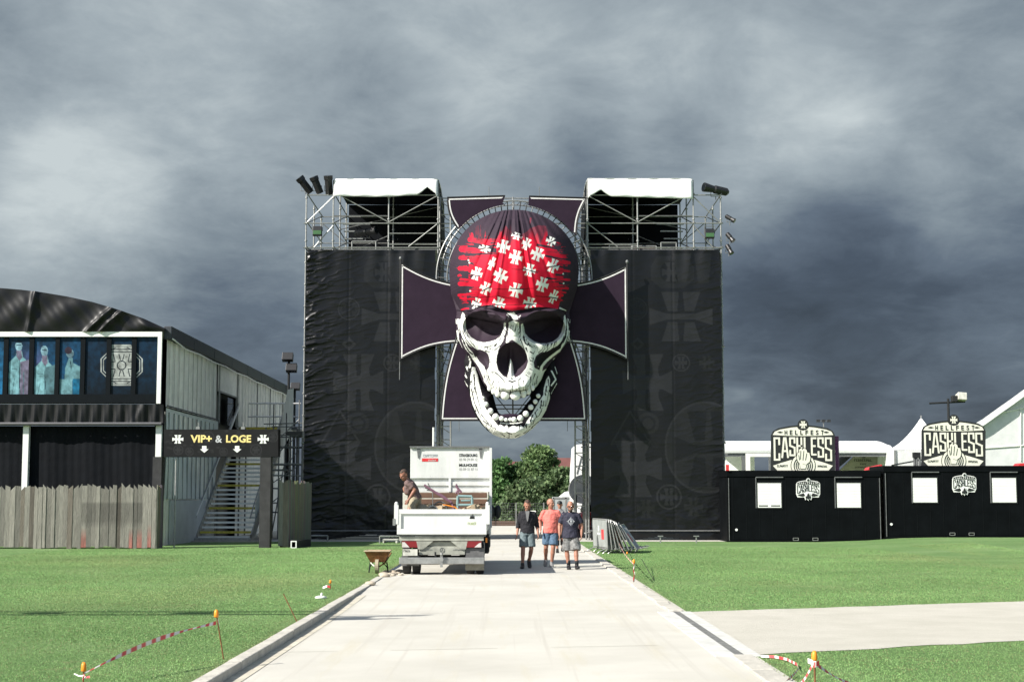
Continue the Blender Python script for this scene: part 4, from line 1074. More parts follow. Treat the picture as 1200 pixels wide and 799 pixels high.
kj([Dd(405, 200), Dd(385, 280)], 1.6, .6); kj([Dd(350, 350), Dd(345, 400), Dd(370, 400), Dd(375, 350)], 1.6, .8); kj([Dd(335, 420), Dd(350, 440)], 1.4); kj([Dd(285, 470), Dd(300, 520), Dd(330, 500)], 1.2, .6)
kj([Dd(260, 500), Dd(235, 560), Dd(245, 590)], 1.6, .7); kj([Dd(310, 440), Dd(265, 500)], 1.0); kj([Dd(180, 600), Dd(200, 640)], 1.4, .5); kj([Dd(420, 130), Dd(425, 200)], 1.4, .5); kj([Dd(330, 560), Dd(240, 630)], 1.0, .5); kj([Dd(430, 240), Dd(400, 400)], .8)
for k in range(46):
    a_ = hr.uniform(0, 1); p = Vector(outer[0]).lerp(Vector(outer[0]), 0); i_ = int(a_*(len(outer)-2)); p = Vector(outer[i_]).lerp(Vector(outer[i_+1]), hr.random()); c_ = Vector((600, 452)); d_ = (c_-p).normalized()
    tn = Vector((-d_.y, d_.x))*(1 if p.x > 600 else -1); q0 = p+d_*hr.uniform(1, 8); q1 = q0+(tn*.85+d_*.4)*hr.uniform(4, 10)
    kj([(q0.x, q0.y), (q1.x, q1.y)], hr.uniform(.7, 1.4), .2)
dj = distmask(jm, 26)
fw = np.clip((Y-420)/90, 0, 1)
Dj = (.55+1.35*fw**1.3)*np.sqrt(np.clip(1-((X-599)/60)**2, .05, 1))*(.35+.65*np.sqrt(np.clip(dj*1.6, 0, 1)))
def gaj(cx_, cy_, rx, ry, a): return a*np.exp(-(((X-cx_)/rx)**2+((Y-cy_)/ry)**2))
Dj += gaj(590, 505, 8, 7, .22)+gaj(606, 505, 8, 7, .22)+.03*(vnoise(X*.08, Y*.08, 5, 3)-.5)
jaw = jw.mesh('lower_jaw', YS, M['skull'], sk, Dj, jm, .15)
# tongue / dark mouth floor
mb = MB().ell(P(598, 489, YS-1.1), (.62, .35, .16), 14, 8); mb.build('tongue', M['cross'], jaw, smooth=True)
MB().prism([(P(a_, b_, YS).x, P(a_, b_, YS).z) for a_, b_ in ((553, 417), (566, 430), (575, 452), (584, 486), (576, 484), (566, 462), (557, 440))], YS-.15, YS+.1).build('mouth_lining', M['cross'], jaw)
MB().prism([(P(a_, b_, YS).x, P(a_, b_, YS).z) for a_, b_ in ((648, 417), (636, 430), (628, 452), (620, 458), (622, 468), (630, 462), (640, 440))], YS-.15, YS+.1).build('mouth_lining', M['cross'], jaw)
def tooth(px, py, r, d, parent, sy=1.1):
    p = P(px, py, YS-d); s_ = YT/F*.97
    MB().ell(p, (r*s_, r*s_*.8, r*s_*sy), 14, 10).build('tooth', M['bone'], parent, smooth=True)
facep = [o for o in COL.objects if o.name == 'face'][0]
for (px, py, r, sy) in ((592, 463.2, 4.7, 1.02), (604, 463.3, 5.4, .95), (583.2, 461, 3.0, 1.4), (578.3, 458.8, 2.4, 1.3), (613.4, 461.2, 3.3, 1.3), (619.2, 458.3, 2.7, 1.4), (573.5, 455.3, 2.2, 1.3), (624.3, 454.5, 2.2, 1.3)):
    tooth(px, py, r*1.12, 1.95-abs(px-599)*.022, facep, sy)
for i, (px, py, r) in enumerate(((566, 466.5, 2.0), (569.5, 473.5, 2.7), (574.8, 481.5, 3.1), (580.8, 488.3, 3.5), (587.7, 490.3, 2.6), (593, 491.8, 2.0), (598, 491.3, 2.0), (602.3, 491.5, 2.8), (609.8, 489.8, 3.2), (616.3, 484.8, 3.2), (622, 477, 2.9), (627.3, 470.5, 2.5), (630.8, 463.8, 2.4))):
    tooth(px, py, r*1.12, 1.1+.75*max(0, (py-464)/27), jaw, 1.0)
# ================================================================ left hall
YB = 60.0
def PX(px, py, Y=YB): v = P(px, py, Y); return (v.x, v.z)
hall = thing('event_hall', 'long arched hall with blue picture windows and pale corrugated side wall', 'building', (P(190, 586, YB).x, YB, 0))
XW = P(190, 586, YB).x; YE = 95.
arcp = [(194, 385), (170, 374), (140, 363.5), (110, 354.5), (80, 348), (50, 343), (25, 340), (0, 338), (-40, 336.5), (-90, 337), (-150, 342), (-210, 352), (-260, 366), (-300, 385)]
def gable(u, v):
    i = u*(len(arcp)-1); k = min(int(i), len(arcp)-2); f = i-k
    x = arcp[k][0]*(1-f)+arcp[k+1][0]*f; yt_ = arcp[k][1]*(1-f)+arcp[k+1][1]*f
    y = yt_+(389-yt_)*v
    p = P(x, y, YB)
    w = .10*math.sin(x*.115+y*.10)*v*(1-v)*2+.07*math.sin(x*.31-y*.22+1)*v*(1-v)*1.5+.05*math.sin(v*3.14)
    w += .16*math.exp(-((x-140+(y-370)*1.1)/4)**2)+.14*math.exp(-((x-122+(y-372)*1.1)/4)**2)+.12*math.exp(-((x-38+(y-370)*.2)/3)**2)
    return (p.x, YB-.15-w, p.z)
MB().grid(gable, 180, 20).build('gable_tarp', M['blacktarp'], hall, smooth=True)
ap = [PX(*q) for q in arcp]
roof = MB(); n = len(ap)
V = [(x, YB-.12, z) for x, z in ap]+[(x, YE, z) for x, z in ap]
roof.add(V, [(i, i+1, n+i+1, n+i) for i in range(n-1)])
roof.add([(x, YB-.12, z) for x, z in ap]+[(x, YB-.12, z-.12) for x, z in ap], [(i, n+i, n+i+1, i+1) for i in range(n-1)])
roof.build('roof', M['charcoal'], hall)
ev = MB(); z0 = ap[0][1]
for k in range(8):      # eave cloth, drooping between clips
    ya = YB+(YE-YB)*k/8; yb = YB+(YE-YB)*(k+1)/8
    ev.bb((XW-.1, ya+.03, z0-.42), (XW+.22, yb-.03, z0+.10))
ev.build('eave', mat('eave membrane', (.022, .027, .035), .6, 0, .3), hall, bevel=.03)
# upper window band
zA = PX(0, 391)[1]; zBt = PX(0, 473)[1]
fr_ = MB(); xl = PX(-300, 430)[0]
fr_.bb((xl, YB-.16, zA-.13), (PX(190, 430)[0], YB-.04, zA+.06)); x1_ = PX(190, 430)[0]
fr_.bb((x1_-.16, YB-.16, zBt), (x1_, YB-.04, zA-.13)); fr_.build('window_surround', M['white'], hall)
MB().bb((xl, YB, zBt), (x1_-.16, YB+.1, zA-.12)).build('window_backing', M['black'], hall)
edges = [(-56, -25), (-20, 4.5), (10, 34.5), (40, 65), (70, 94.5), (100, 125), (130.5, 154.5), (160, 185)]
DB = np.array(s2l((14, 50, 78)))*.9; DK = np.array(s2l((6, 22, 34)))*.9
for i, (xa, xb) in enumerate(edges):
    c = Canvas(xa, 393.5, xb, 462, .5, DB)
    v = ((c.Y-393)/69)[..., None]; nz = vnoise(c.X*.08, c.Y*.06, 4+i, 4)[..., None]
    c.C = DB*(1-v)+DK*v; c.C = c.C*(.55+.9*nz)
    cool = np.array(s2l((150, 205, 214))); warm = np.array(s2l((150, 140, 165))); skn = np.array(s2l((150, 190, 205)))
    if 1 <= i <= 4:
        c.C = c.C*1.0+np.array(s2l((22, 82, 122)))*.9*v*(.5+nz)
    if i == 1: c.C += np.array(s2l((30, 110, 150)))*.6*v
    if i in (2, 3):
        c.C += np.array(s2l((95, 70, 105)))*.5*np.exp(-(((c.X-(31 if i == 2 else 46))/7)**2+((c.Y-(425))/14)**2))[..., None]
        cx_ = 22 if i == 2 else 52; hy = 405 if i == 2 else 411
        coat = cool*.75
        c.poly([(cx_-2.5, hy+6), (cx_-3.5, hy+12), (cx_-11, hy+19), (cx_-12.5, 463), (cx_+13, 463), (cx_+13, hy+22), (cx_+5, hy+13), (cx_+3.5, hy+6)], coat)
        c.poly([(cx_-2.5, hy+5), (cx_+3, hy+5), (cx_+4, hy+14), (cx_+1, hy+18), (cx_-3, hy+12)], warm*.7)
        c.poly([(cx_+2, hy+19), (cx_+14, hy+16), (cx_+14, 463), (cx_+1, 463)], (warm if i == 2 else cool*.5)*.62)
        c.line([(cx_+1, hy+17), (cx_+.5, 463)], .8, DK); c.line([(cx_-8, hy+27), (cx_-2, hy+27)], .7, DK)
        c.line([(cx_-8, 463), (cx_-5, hy+38)], .9, coat*.45); c.line([(cx_+6, hy+30), (cx_+5, 463)], .9, coat*.4)
        c.ell(cx_, hy, 4.1, 6.0, skn*.85); c.ell(cx_+1.5, hy+1, 2.4, 4.6, skn*.6)
        if i == 2: c.poly([(cx_-4.4, hy-1), (cx_-4, hy-5.5), (cx_, hy-7.2), (cx_+4.4, hy-5), (cx_+4.2, hy), (cx_+3, hy-3.2), (cx_-3.2, hy-3)], DK*.8)
        c.line([(cx_-2.2, hy-.6), (cx_+2.6, hy-.6)], 1.0, DK)
    if i == 4:
        cx_ = 82.5
        c.poly([(cx_-2, 420), (cx_-6, 431), (cx_-7, 446), (cx_+12.5, 446), (cx_+12.5, 430), (cx_+3, 425), (cx_+2.5, 419)], cool*.5)
        c.poly([(70, 444.5), (85, 444.5), (85, 463), (70, 463)], cool*.55); c.poly([(85.5, 444), (95, 444), (95, 463), (85.5, 463)], np.array(s2l((30, 120, 160)))*.8)
        c.ell(cx_-.5, 414, 4.4, 5.4, skn*.55); c.ell(cx_-2.4, 410.5, 4.2, 4.2, np.array(s2l((58, 38, 44)))); c.line([(cx_, 423), (cx_+1, 432)], .8, DK)
    if i == 2: pass
    if i in (5, 6, 7):
        c.C *= .8
        EC = (142.5, 428); w = np.array(s2l((200, 205, 200)))*.75
        oct_ = lambda a, b, q: [(EC[0]-a, EC[1]-b+q), (EC[0]-a+q, EC[1]-b), (EC[0]+a-q, EC[1]-b), (EC[0]+a, EC[1]-b+q), (EC[0]+a, EC[1]+b-q), (EC[0]+a-q, EC[1]+b), (EC[0]-a+q, EC[1]+b), (EC[0]-a, EC[1]+b-q)]
        if i == 6:
            c.poly(oct_(13, 24, 2), w)
            for k in range(3): c.line([(130, EC[1]-22+k*3.2), (134+k, EC[1]-22+k*3.2), (151-k, EC[1]-22+k*3.2), (155, EC[1]-22+k*3.2)], .8, DK); c.line([(130, EC[1]+22-k*3.2), (155, EC[1]+22-k*3.2)], .8, DK)
            for sg in (-1, 1):
                c.line([(131, EC[1]+sg*18), (136, EC[1]+sg*21)], 1, DK); c.line([(154, EC[1]+sg*18), (149, EC[1]+sg*21)], 1, DK)
                for dx_ in (-1, 1):
                    c.line([(EC[0]+dx_*1.4, EC[1]+sg*6.5), (EC[0]+dx_*3, EC[1]+sg*12.5)], 1.1, DK)
                    c.line([(EC[0]+dx_*7.6, EC[1]+sg*4.5), (EC[0]+dx_*12, EC[1]+sg*4)], 1, DK); c.line([(EC[0]+dx_*7.6, EC[1]+sg*4.5), (EC[0]+dx_*9.6, EC[1]+sg*13)], 1.1, DK)
            c.ell(EC[0], EC[1], 5.6, 5.6, DK, .78); 
        else:
            for (a, b, q, wd) in ((24, 15.5, 8, 1.2), (21.3, 13.5, 7.5, 1.0)):
                pl = oct_(a, b, q); c.line(pl[-1:]+pl[:1]+pl[1:2] if i == 5 else pl[2:6], wd*1.1, w)
                if i == 5: c.line([pl[6], pl[7], pl[0], pl[1]], wd*1.1, w)
                else: c.line([pl[2], pl[3], pl[4], pl[5]], wd*1.1, w)
    n3 = vnoise(c.X*.25, c.Y*.22, 40+i, 4)[..., None]; c.C = c.C*(.2+1.1*n3)*.8+np.array(s2l((12, 60, 90)))*(.35 if i < 5 else .12)*n3
    pane = c.mesh('window_pane', YB-.03, M['poster'], hall)
# mullions and sill
mu = MB()
for a, b in zip(edges[:-1], edges[1:]): mu.bb((PX(a[1], 430)[0], YB-.09, zBt+.04), (PX(b[0], 430)[0], YB-.02, zA-.14))
mu.bb((xl, YB-.10, zBt+.02), (x1_-.17, YB-.02, PX(0, 462)[1])); mu.build('mullions', mat('mullion black', (.004, .006, .008), .6, spec=.08), hall)
# skirt below the windows with rope edge
def skirt(u, v):
    x = -300+(193+300)*u; y = 474+24*v; p = P(x, y, YB)
    w = .05*math.sin(x*.45+v*2)+.03*math.sin(x*.93)+.10*math.exp(-((x-170-v*-12)/4)**2)
    return (p.x, YB-.22-w*(.4+v*.6), p.z)
MB().grid(skirt, 260, 8).build('skirt', M['blacktarp'], hall, smooth=True)
MB().tube((xl, YB-.3, PX(0, 497)[1]), (PX(193, 430)[0], YB-.3, PX(0, 497)[1]), .07, 8).build('skirt_pole', mat('edge pole', (.07, .07, .075), .4), hall)
for px in (34, 188.5, -140):
    a = PX(px-3.3, 430)[0]; b = PX(px+3.3, 430)[0]
    MB().bb((a, YB-.12, 0), (b, YB+.1, PX(0, 498)[1])).build('post', M['white'], hall)
def cloth(u, v):
    x = -300+(187+300)*u; p = P(x, 586, YB); z = .1+(PX(0, 499)[1]-.1)*v
    return (p.x, YB+.12-.03*math.sin(x*.13+v)-.012*math.sin(x*.7+v*3), z)
MB().grid(cloth, 200, 8).build('ground_cloth', M['blackcloth'], hall, smooth=True)
# side wall: corrugated cladding in bays, door opening
def clad(y0, y1, z0, z1f, pitch=.95, dep=.05):
    mb = MB(); n = max(4, int((y1-y0)/pitch*8))
    for i in range(n):
        ya = y0+(y1-y0)*i/n; yb = y0+(y1-y0)*(i+1)/n
        f = lambda y: dep*(.5+.5*math.cos(2*math.pi*y/pitch))**3
        sag = lambda y: 0
        mb.add([(XW+f(ya), ya, z0), (XW+f(yb), yb, z0), (XW+f(yb), yb, z1f), (XW+f(ya), ya, z1f)], [(0, 1, 2, 3)])
    return mb
ZE = z0_ = ap[0][1]-.3
Yx = lambda px: XW*F/(px-600.)
clad(YB, Yx(253), 5.4, ZE, 1.0).build('side_cladding', M['pvcgrey'], hall, smooth=True)
clad(Yx(253)+.02, Yx(277), 6.75, ZE, 1.5).build('side_cladding', M['pvcgrey'], hall, smooth=True)
clad(Yx(277)+.02, YE, 0, ZE, .9).build('side_cladding', M['pvcgrey'], hall, smooth=True)
mb = MB().grid(lambda u, v: (XW+.04+.05*math.sin(v*3+u*5), YB+.1+(Yx(253)-YB)*u, 1.8+3.55*v), 20, 10); mb.build('lower_cladding', mat('pale blue sheet', (.62, .67, .66), .5, 0, .12, 1.2, .2, 2), hall, smooth=True)
clad(YB, Yx(253), 0, 5.2, .55, .04).build('side_cladding', M['pvcgrey'], hall, smooth=True)
MB().bb((XW+.06, YB+1, 0), (XW+.10, YB+8, 1.75)).build('base_panel', mat('blue grey panel', (.45, .48, .50), .5, 0, .15, 1), hall)
MB().bb((XW-.4, YB+.2, 0), (XW-.3, YE, ZE)).build('inner_wall', M['black'], hall)
dr = MB().bb((XW+.02, Yx(275), 5.3), (XW+.07, Yx(275)+.08, 6.75)).bb((XW+.02, Yx(255), 6.72), (XW+.07, Yx(275), 6.8)).bb((XW+.02, Yx(255), 5.3), (XW+.07, Yx(255)+.07, 6.72)).build('door_frame', M['dsteel'], hall)
mb = MB().bb((XW-.06, Yx(267), 5.32), (XW-.02, Yx(274), 6.65)); mb.build('door', M['glass'], hall)
for px in (255, 277, 300, 315, 330): MB().bb((XW+.03, Yx(px)-.03, 5.3 if px < 300 else 5.3), (XW+.09, Yx(px)+.03, ZE)).build('batten', M['steel'], hall)
sm = MB(); sl2 = MB(); y = YB+.5  # grey lines: seam dirt, and the ribs' shading put in as colour
while y < Yx(253)-.2: sm.bb((XW+.055, y-.02, 5.42), (XW+.062, y+.02, ZE-.1)); sl2.bb((XW+.055, y-.015, 1.8), (XW+.11, y+.015, 5.2)); y += .9
sg0 = mat('seam shade grey', (.25, .26, .25), .7); sm.build('seam_shade_lines', sg0, hall); sl2.build('seam_shade_lines', sg0, hall); sm = MB(); y = Yx(277)+.4
while y < YE-.3: sm.bb((XW+.055, y-.03, 5.0), (XW+.062, y+.03, ZE-.1)); y += .9
sm.build('seam_shade_lines', mat('seam shade grey', (.25, .26, .25), .7), hall)
mb = MB().tube((XW+.12, Yx(253), 5.42), (XW+.12, YB, 5.42), .03); mb.build('cable', M['black'], hall)
MB().path([(XW+.25, YB+.1, z0-.4)]+[(XW+.18, YB+(YE-YB)*k/12, z0-.48-.06*(k % 2)) for k in range(1, 13)], .03).build('eave_piping', M['white'], hall)

# ---- stairs up to the landing
st = thing('metal_staircase', 'open metal staircase with worn yellow edged treads behind the wide black sign', 'staircase', (-12.5, 66, 0))
SX0, SX1 = -13.45, -11.2; NS = 25
for k in range(NS):
    z = .22+k*5.1/NS; y = 66.3+k*9.6/NS
    MB().bb((SX0, y, z-.085), (SX1, y+.34, z)).build('tread', M['pvcgrey'], st)
    if k % 5 in (1,) or k > 20: MB().bb((SX0, y-.012, z-.09), (SX1, y-.001, z+.008)).build('tread_edge', M['yellow'], st)
for x in (SX0-.06, SX1+.02):
    mb = MB(); mb.add([(x, 66.1, 0), (x, 66.1, .3), (x, 75.9, 5.4), (x, 76.2, 5.1), (x, 66.7, 0)], [(0, 1, 2, 3, 4)]); mb.add([(x+.05, 66.1, 0), (x+.05, 66.1, .3), (x+.05, 75.9, 5.4), (x+.05, 76.2, 5.1), (x+.05, 66.7, 0)], [(4, 3, 2, 1, 0)])
    mb.add([(x, 66.1, .3), (x+.05, 66.1, .3), (x+.05, 75.9, 5.4), (x, 75.9, 5.4)], [(0, 1, 2, 3)]); mb.build('stringer', M['steel'], st)
    # sheet balustrades
    if x < SX0: MB().path([(x, 66.1, 1.1), (x, 75.9, 6.3)], .045).build('handrail', M['white'], st)
    sh = MB().add([(x, 67.2, .6), (x, 67.2, 1.55), (x, 75.9, 6.45), (x, 75.9, 5.4)], [(0, 1, 2, 3)]); (sh.build('balustrade', mat('pale sheet', (.42, .46, .46), .45, 0, .15, 2), st) if x > SX0 else None)
    MB().path([(x, 66.0, 1.0), (x, 67.0, 1.6), (x, 75.9, 6.5)], .03).build('handrail', M['steel'], st)
MB().bb((SX0-.2, 65.7, 0), (SX1+.1, 66.25, .16)).build('base_step', M['steel'], st)
land = MB().bb((SX0-.05, 75.9, 5.22), (SX1+.6, 77.9, 5.32)).build('landing', M['dsteel'], st)
for k in range(3): MB().bb((SX0+.02, 75.84-.3*k, 5.20-.2*k), (SX1, 75.88-.3*k, 5.34-.2*k)).build('tread_edge', M['yellow'], st)
for z in (5.95, 6.62): MB().tube((SX0+.1, 77.7, z), (SX1+.5, 77.7, z), .04).build('handrail', M['wsteel'], st)
mb = MB()
for k in range(12): mb.tube((SX0+.1+k*.2, 77.7, 5.3), (SX0+.1+k*.2, 77.7, 6.6), .018)
mb.build('railing_bars', M['wsteel'], st)
for x in (SX0, SX1, SX1+.6):
    for y in (70.5, 76, 77.8):
        MB().tube((x, y, 0), (x, y, 5.25 if y > 72 else 2.3), .045).build('post', M['dsteel'], st)
for x in (SX1+.1,):
    for k in range(4): MB().tube((x, 68+k*3.5, .2), (x, 71.5+k*3.5, 3.4), .03).build('brace', M['dsteel'], st)
MB().add([(SX1+.3, 70, 3.2), (SX1+.3, 76.5, 5.2), (SX1+.3, 76.5, 7.3), (SX1+.3, 74.5, 7.1)], [(0, 1, 2, 3)]).build('side_sheet', mat('pale sheet', (1, 1, 1)), st)
MB().bb((-15, 65.0, 0), (-10.3, 66.0, .05)).build('gravel_strip', M['asphalt'], None)
o = [q for q in COL.objects if q.name.startswith('gravel_strip')][0]; structure(o)

# scaffolding clutter between hall and tower
sc2 = thing('scaffold', 'cluttered grey scaffolding between the staircase and the left gate tower', 'scaffolding', (-10.6, 70, 0))
rg = random.Random(8)
for x in (-11.2, -10.6, -10.1, -9.7):
    for y in (70.0, 72.2): MB().tube((x, y, 0), (x, y, 5.3+rg.uniform(-.6, 1.0)), .032).build('post', M['dsteel'], sc2)
for z in (1.2, 2.3, 2.9, 3.4, 4.2, 4.7, 5.2):
    for y in (69.95, 72.25): MB().tube((-11.3, y, z), (-9.5, y, z+rg.uniform(-.05, .05)), .028).build('rail', M['steel'] if rg.random() < .4 else M['dsteel'], sc2)
for k in range(6): MB().tube((-11.2+rg.random()*.8, 69.9, 1+k*.7), (-9.7, 69.9, 1.9+k*.7), .022).build('brace', M['dsteel'], sc2)
MB().bb((-10.3, 69.9, 4.72), (-9.5, 72.3, 4.86)).build('deck', M['black'], sc2)
for z in (1.6, 3.1): MB().bb((-11.2, 70.05, z), (-10.2, 71.8, z+.06)).build('deck', M['dsteel'], sc2)

# lamp posts
def lamppost(px, pyt, Y, lab, heads):
    p = P(px, pyt, Y); t = thing('lamp_post', lab, 'lamp post', (p.x, Y, 0))
    MB().tube((p.x, Y, 0), (p.x, Y, p.z), .09, 8, .06).build('pole', M['charcoal'], t)
    for (dx, dz) in heads:
        mb = MB().box((p.x+dx, Y-.1, p.z+dz), (.55, .3, .42), 0, R(-25)); mb.tube((p.x, Y, p.z+dz-.2), (p.x+dx, Y, p.z+dz-.2), .03); mb.build('lamp_head', M['black'], t, bevel=.03)
lamppost(338.7, 421, 78, 'tall dark lamp post with two stacked floodlights left of the gate', [(-.05, .1), (.15, -.45)])
lamppost(345.5, 455, 92, 'shorter farther dark lamp post just left of the gate tower', [(.05, .1)])

# ---- the black sign arch over the stairs entrance
YG = 57.4
ar = thing('entrance_arch', 'wide black entrance arch with gold and white lettering and two white arrows', 'arch', P(258, 641, YG))
def A2(px, py): v = P(px, py, YG); return (v.x, v.z)
xa, zt_ = A2(192, 503); xb, zb_ = A2(326, 535)
patt = Canvas(192, 503, 326, 535, .5, np.array([.012, .012, .013]))
for (a, b, r_) in ((209, 527, 6), (244, 512, 7), (262, 529, 5), (281, 512, 6), (300, 527, 7), (222, 529, 5), (320, 512, 6)):
    patt.ell(a, b, r_, r_, np.array([.026, .026, .028]), .82); patt.emblem(a, b, r_*.6, r_*.6, 0, np.array([.024, .024, .026]))
for k in range(40): patt.ell(random.uniform(192, 326), random.uniform(503, 535), 2.2, 1.2, np.array([.020, .020, .021]))
MB().bb((xa, YG, zb_), (xb, YG+.5, zt_)).build('beam', M['blackpaint'], ar)
patt.mesh('beam_print', YG-.012, M['poster'], ar)
for (a, b) in ((192, 202), (314, 326)):
    xx, _ = A2(a, 0); x2, _ = A2(b, 0)
    MB().bb((xx, YG+.003, 0), (x2, YG+.49, zb_-.002)).build('post', mat('mottled black board', (.02, .02, .021), .7, 0, .6, 3), ar)
def textp(txt, x0, y0, x1, y1, Y, m, parent, bold=.02, A_=None, proud=.02):
    a = P(x0, y1, Y); b = P(x1, y0, Y)
    return text_mb(txt, a.x, a.z, b.x, b.z, Y-proud, bold).build('lettering', m, parent)
textp('VIP+', 223.3, 509.5, 248.5, 518.5, YG, M['gold'], ar, .035)
textp('&', 252.5, 510, 260.5, 518.5, YG, mat('silver letters', (.45, .46, .47), .5), ar, .02)
textp('LOGE', 265, 509.5, 294.5, 518.5, YG, M['gold'], ar, .035)
for px in (208.5, 308.5):
    c = A2(px, 514.5); emblem_mb(c[0], c[1], .205, .16, YG-.02).build('emblem', M['white'], ar)
for px in (239.5, 278):
    q = [A2(px+dx, 522.3+dy) for dx, dy in ((-2.6, 0), (2.6, 0), (2.6, 3.8), (5, 3.8), (0, 8), (-5, 3.8), (-2.6, 3.8))]
    MB().prism(q, YG-.02, YG-.014).build('arrow', M['white'], ar)
for px in (231, 284):
    v = P(px, 502, YG); MB().box((v.x, YG+.2, v.z+.03), (.14, .2, .1)).tube((v.x, YG+.2, v.z), (v.x, YG+.2, v.z+.25), .015).build('small_lamp', M['steel'], ar)
p_ = P(204.5, 586, YG); MB().tube((p_.x, YG+.1, 0), (p_.x, YG+.1, 3.3), .03).build('side_tube', M['steel'], ar)
v = P(309, 503, YG)

# ---- wooden palisade fences
def palisade(name, px0, px1, Y, top, lab, seed, turn=None, redn=()):
    a = P(px0, 586, Y); b = P(px1, 586, Y); rg = random.Random(seed); mb = MB(); mb.col = (0, 0, 0); x = a.x
    t = thing(name, lab, 'fence', ((a.x+b.x)/2, Y, 0)); i = 0
    while x < b.x-.03:
        w = min(rg.uniform(.125, .20), b.x-x); h = top+rg.uniform(-.07, .06); g0 = rg.uniform(.72, 1.2)
        pxm = 600+(x+w/2)/Y*F
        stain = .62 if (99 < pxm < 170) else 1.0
        base = [c*g0 for c in (.18, .172, .148)]
        if rg.random() < .15: base = [c*g0 for c in (.12, .105, .085)]
        z0 = rg.uniform(-.02, .09); sl = rg.uniform(-.10, .10); d = rg.uniform(0, .02); m_ = rg.uniform(-.01, .01)
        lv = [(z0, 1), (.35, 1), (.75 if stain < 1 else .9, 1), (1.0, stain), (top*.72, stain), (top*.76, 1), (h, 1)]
        n0 = len(mb.v)
        for k, (z, s_) in enumerate(lv):
            za, zb = (z, z) if k < len(lv)-1 else (z+sl, z-sl)
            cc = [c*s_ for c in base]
            if k == 1 and any(abs(pxm-r_) < .9 for r_ in redn): cc = (.24, .11, .09)
            if k == 0 and any(abs(pxm-r_) < .9 for r_ in redn): cc = (.30, .11, .09)
            mb.col = tuple(cc)
            mb.add([(x+.002, Y-d, za), (x+w-.002, Y-d+m_, zb), (x+w-.002, Y-d+.03, zb), (x+.002, Y-d+.03, za)], [])
        for k in range(len(lv)-1):
            q = n0+4*k
            mb.f += [(q, q+1, q+5, q+4), (q+1, q+2, q+6, q+5), (q+2, q+3, q+7, q+6), (q+3, q, q+4, q+7)]
        q = n0+4*(len(lv)-1); mb.f.append((q, q+1, q+2, q+3))
        x += w
    mb.build('plank_panel', M['wood'], t)
    MB().bb((a.x, Y+.05, .5), (b.x, Y+.11, .62)).bb((a.x, Y+.05, top-.5), (b.x, Y+.11, top-.38)).build('rail', M['brown'], t)
    for xx in (a.x+.1, (a.x+b.x)/2, b.x-.1): MB().bb((xx-.05, Y+.11, 0), (xx+.05, Y+.21, top-.15)).build('post', M['brown'], t)
    if turn:
        mb = MB(); mb.col = (.12, .115, .09); y = Y+.0
        while y < Y+turn:
            mb.col = tuple(c*rg.uniform(.7, 1.2) for c in (.16, .15, .12)); h = top+rg.uniform(-.08, .08)
            mb.bb((b.x+.0, y, 0), (b.x+.035, y+.13, h)); y += .145
        mb.build('return_panel', M['wood'], t)
    return t
palisade('wooden_fence', -90, 183.5, 56.4, 2.25, 'weathered grey plank fence with ragged tops in front of the arched hall', 4, .85, (10, 95, 101, 135, 157, 166, 177.5))
palisade('wooden_fence', 326.5, 337.5, 57.8, 2.45, 'short weathered plank fence piece between the black arch and the gate tower', 5, 6.5)
b_ = P(348, 641, 57.0)
bx = thing('metal_trough', 'dark box with a pale open square end on the grass beside the left gate tower', 'trough', (b_.x, 57.5, 0))
a = P(341, 640.5, 57.0); mb = MB()
x0_, x1b = P(341.3, 586, 57).x, P(348.3, 586, 57).x
mb.bb((x0_, 57, 0), (x0_+.04, 57.04, .27)).bb((x1b-.04, 57, 0), (x1b, 57.04, .27)).bb((x0_+.04, 57, .23), (x1b-.04, 57.04, .27)).bb((x0_+.04, 57, 0), (x1b-.04, 57.04, .03)).build('end_frame', M['white'], bx)
m2 = MB(); q = [(x0_+.02, 57.04), (x1b, 57.04), (P(365, 586, 59.5).x, 59.5), (P(360, 586, 59.5).x, 59.5)]
m2.add([(x, y, 0) for x, y in q]+[(x, y, .26) for x, y in q], [(4, 5, 6, 7), (1, 2, 6, 5), (2, 3, 7, 6), (3, 0, 4, 7)]); m2.build('body', M['charcoal'], bx)
# low guards at the foot of the left tower
def lowguard(xp0, xp1, yt, Y, lab, name='low_barrier', cat='barrier', mm='steel'):
    a = P(xp0, yt, Y); b = P(xp1, yt, Y); t = thing(name, lab, cat, (a.x, Y, 0))
    MB().path([(a.x, Y, 0), (a.x, Y, a.z), (b.x, Y, a.z), (b.x, Y, 0)], .03).build('frame', M[mm], t)
    MB().bb((a.x, Y+.02, a.z*.35), (b.x, Y+.05, a.z*.45)).build('rail', M['dsteel'], t)
lowguard(364, 384, 627.5, 65.5, 'low grey steel frame standing at the foot of the left gate tower')
lowguard(445, 470, 628, 63.5, 'low pale steel frame on the grass just behind the truck')
t = thing('pallet', 'pale wooden pallet lying on the grass behind the low frame left of the truck', 'pallet', (P(458, 586, 64).x, 64, 0))
mb = MB()
for k in range(5): mb.bb((P(449, 586, 64).x, 63.9+k*.2, .12), (P(466, 586, 64).x, 64.03+k*.2, .15))
mb.build('deck_boards', M['dirtywhite'], t)
MB().bb((P(449, 586, 64).x, 63.92, 0), (P(450.5, 586, 64).x, 64.9, .12)).bb((P(464, 586, 64).x, 63.92, 0), (P(466, 586, 64).x, 64.9, .12)).build('bearers', M['dirtywhite'], t)

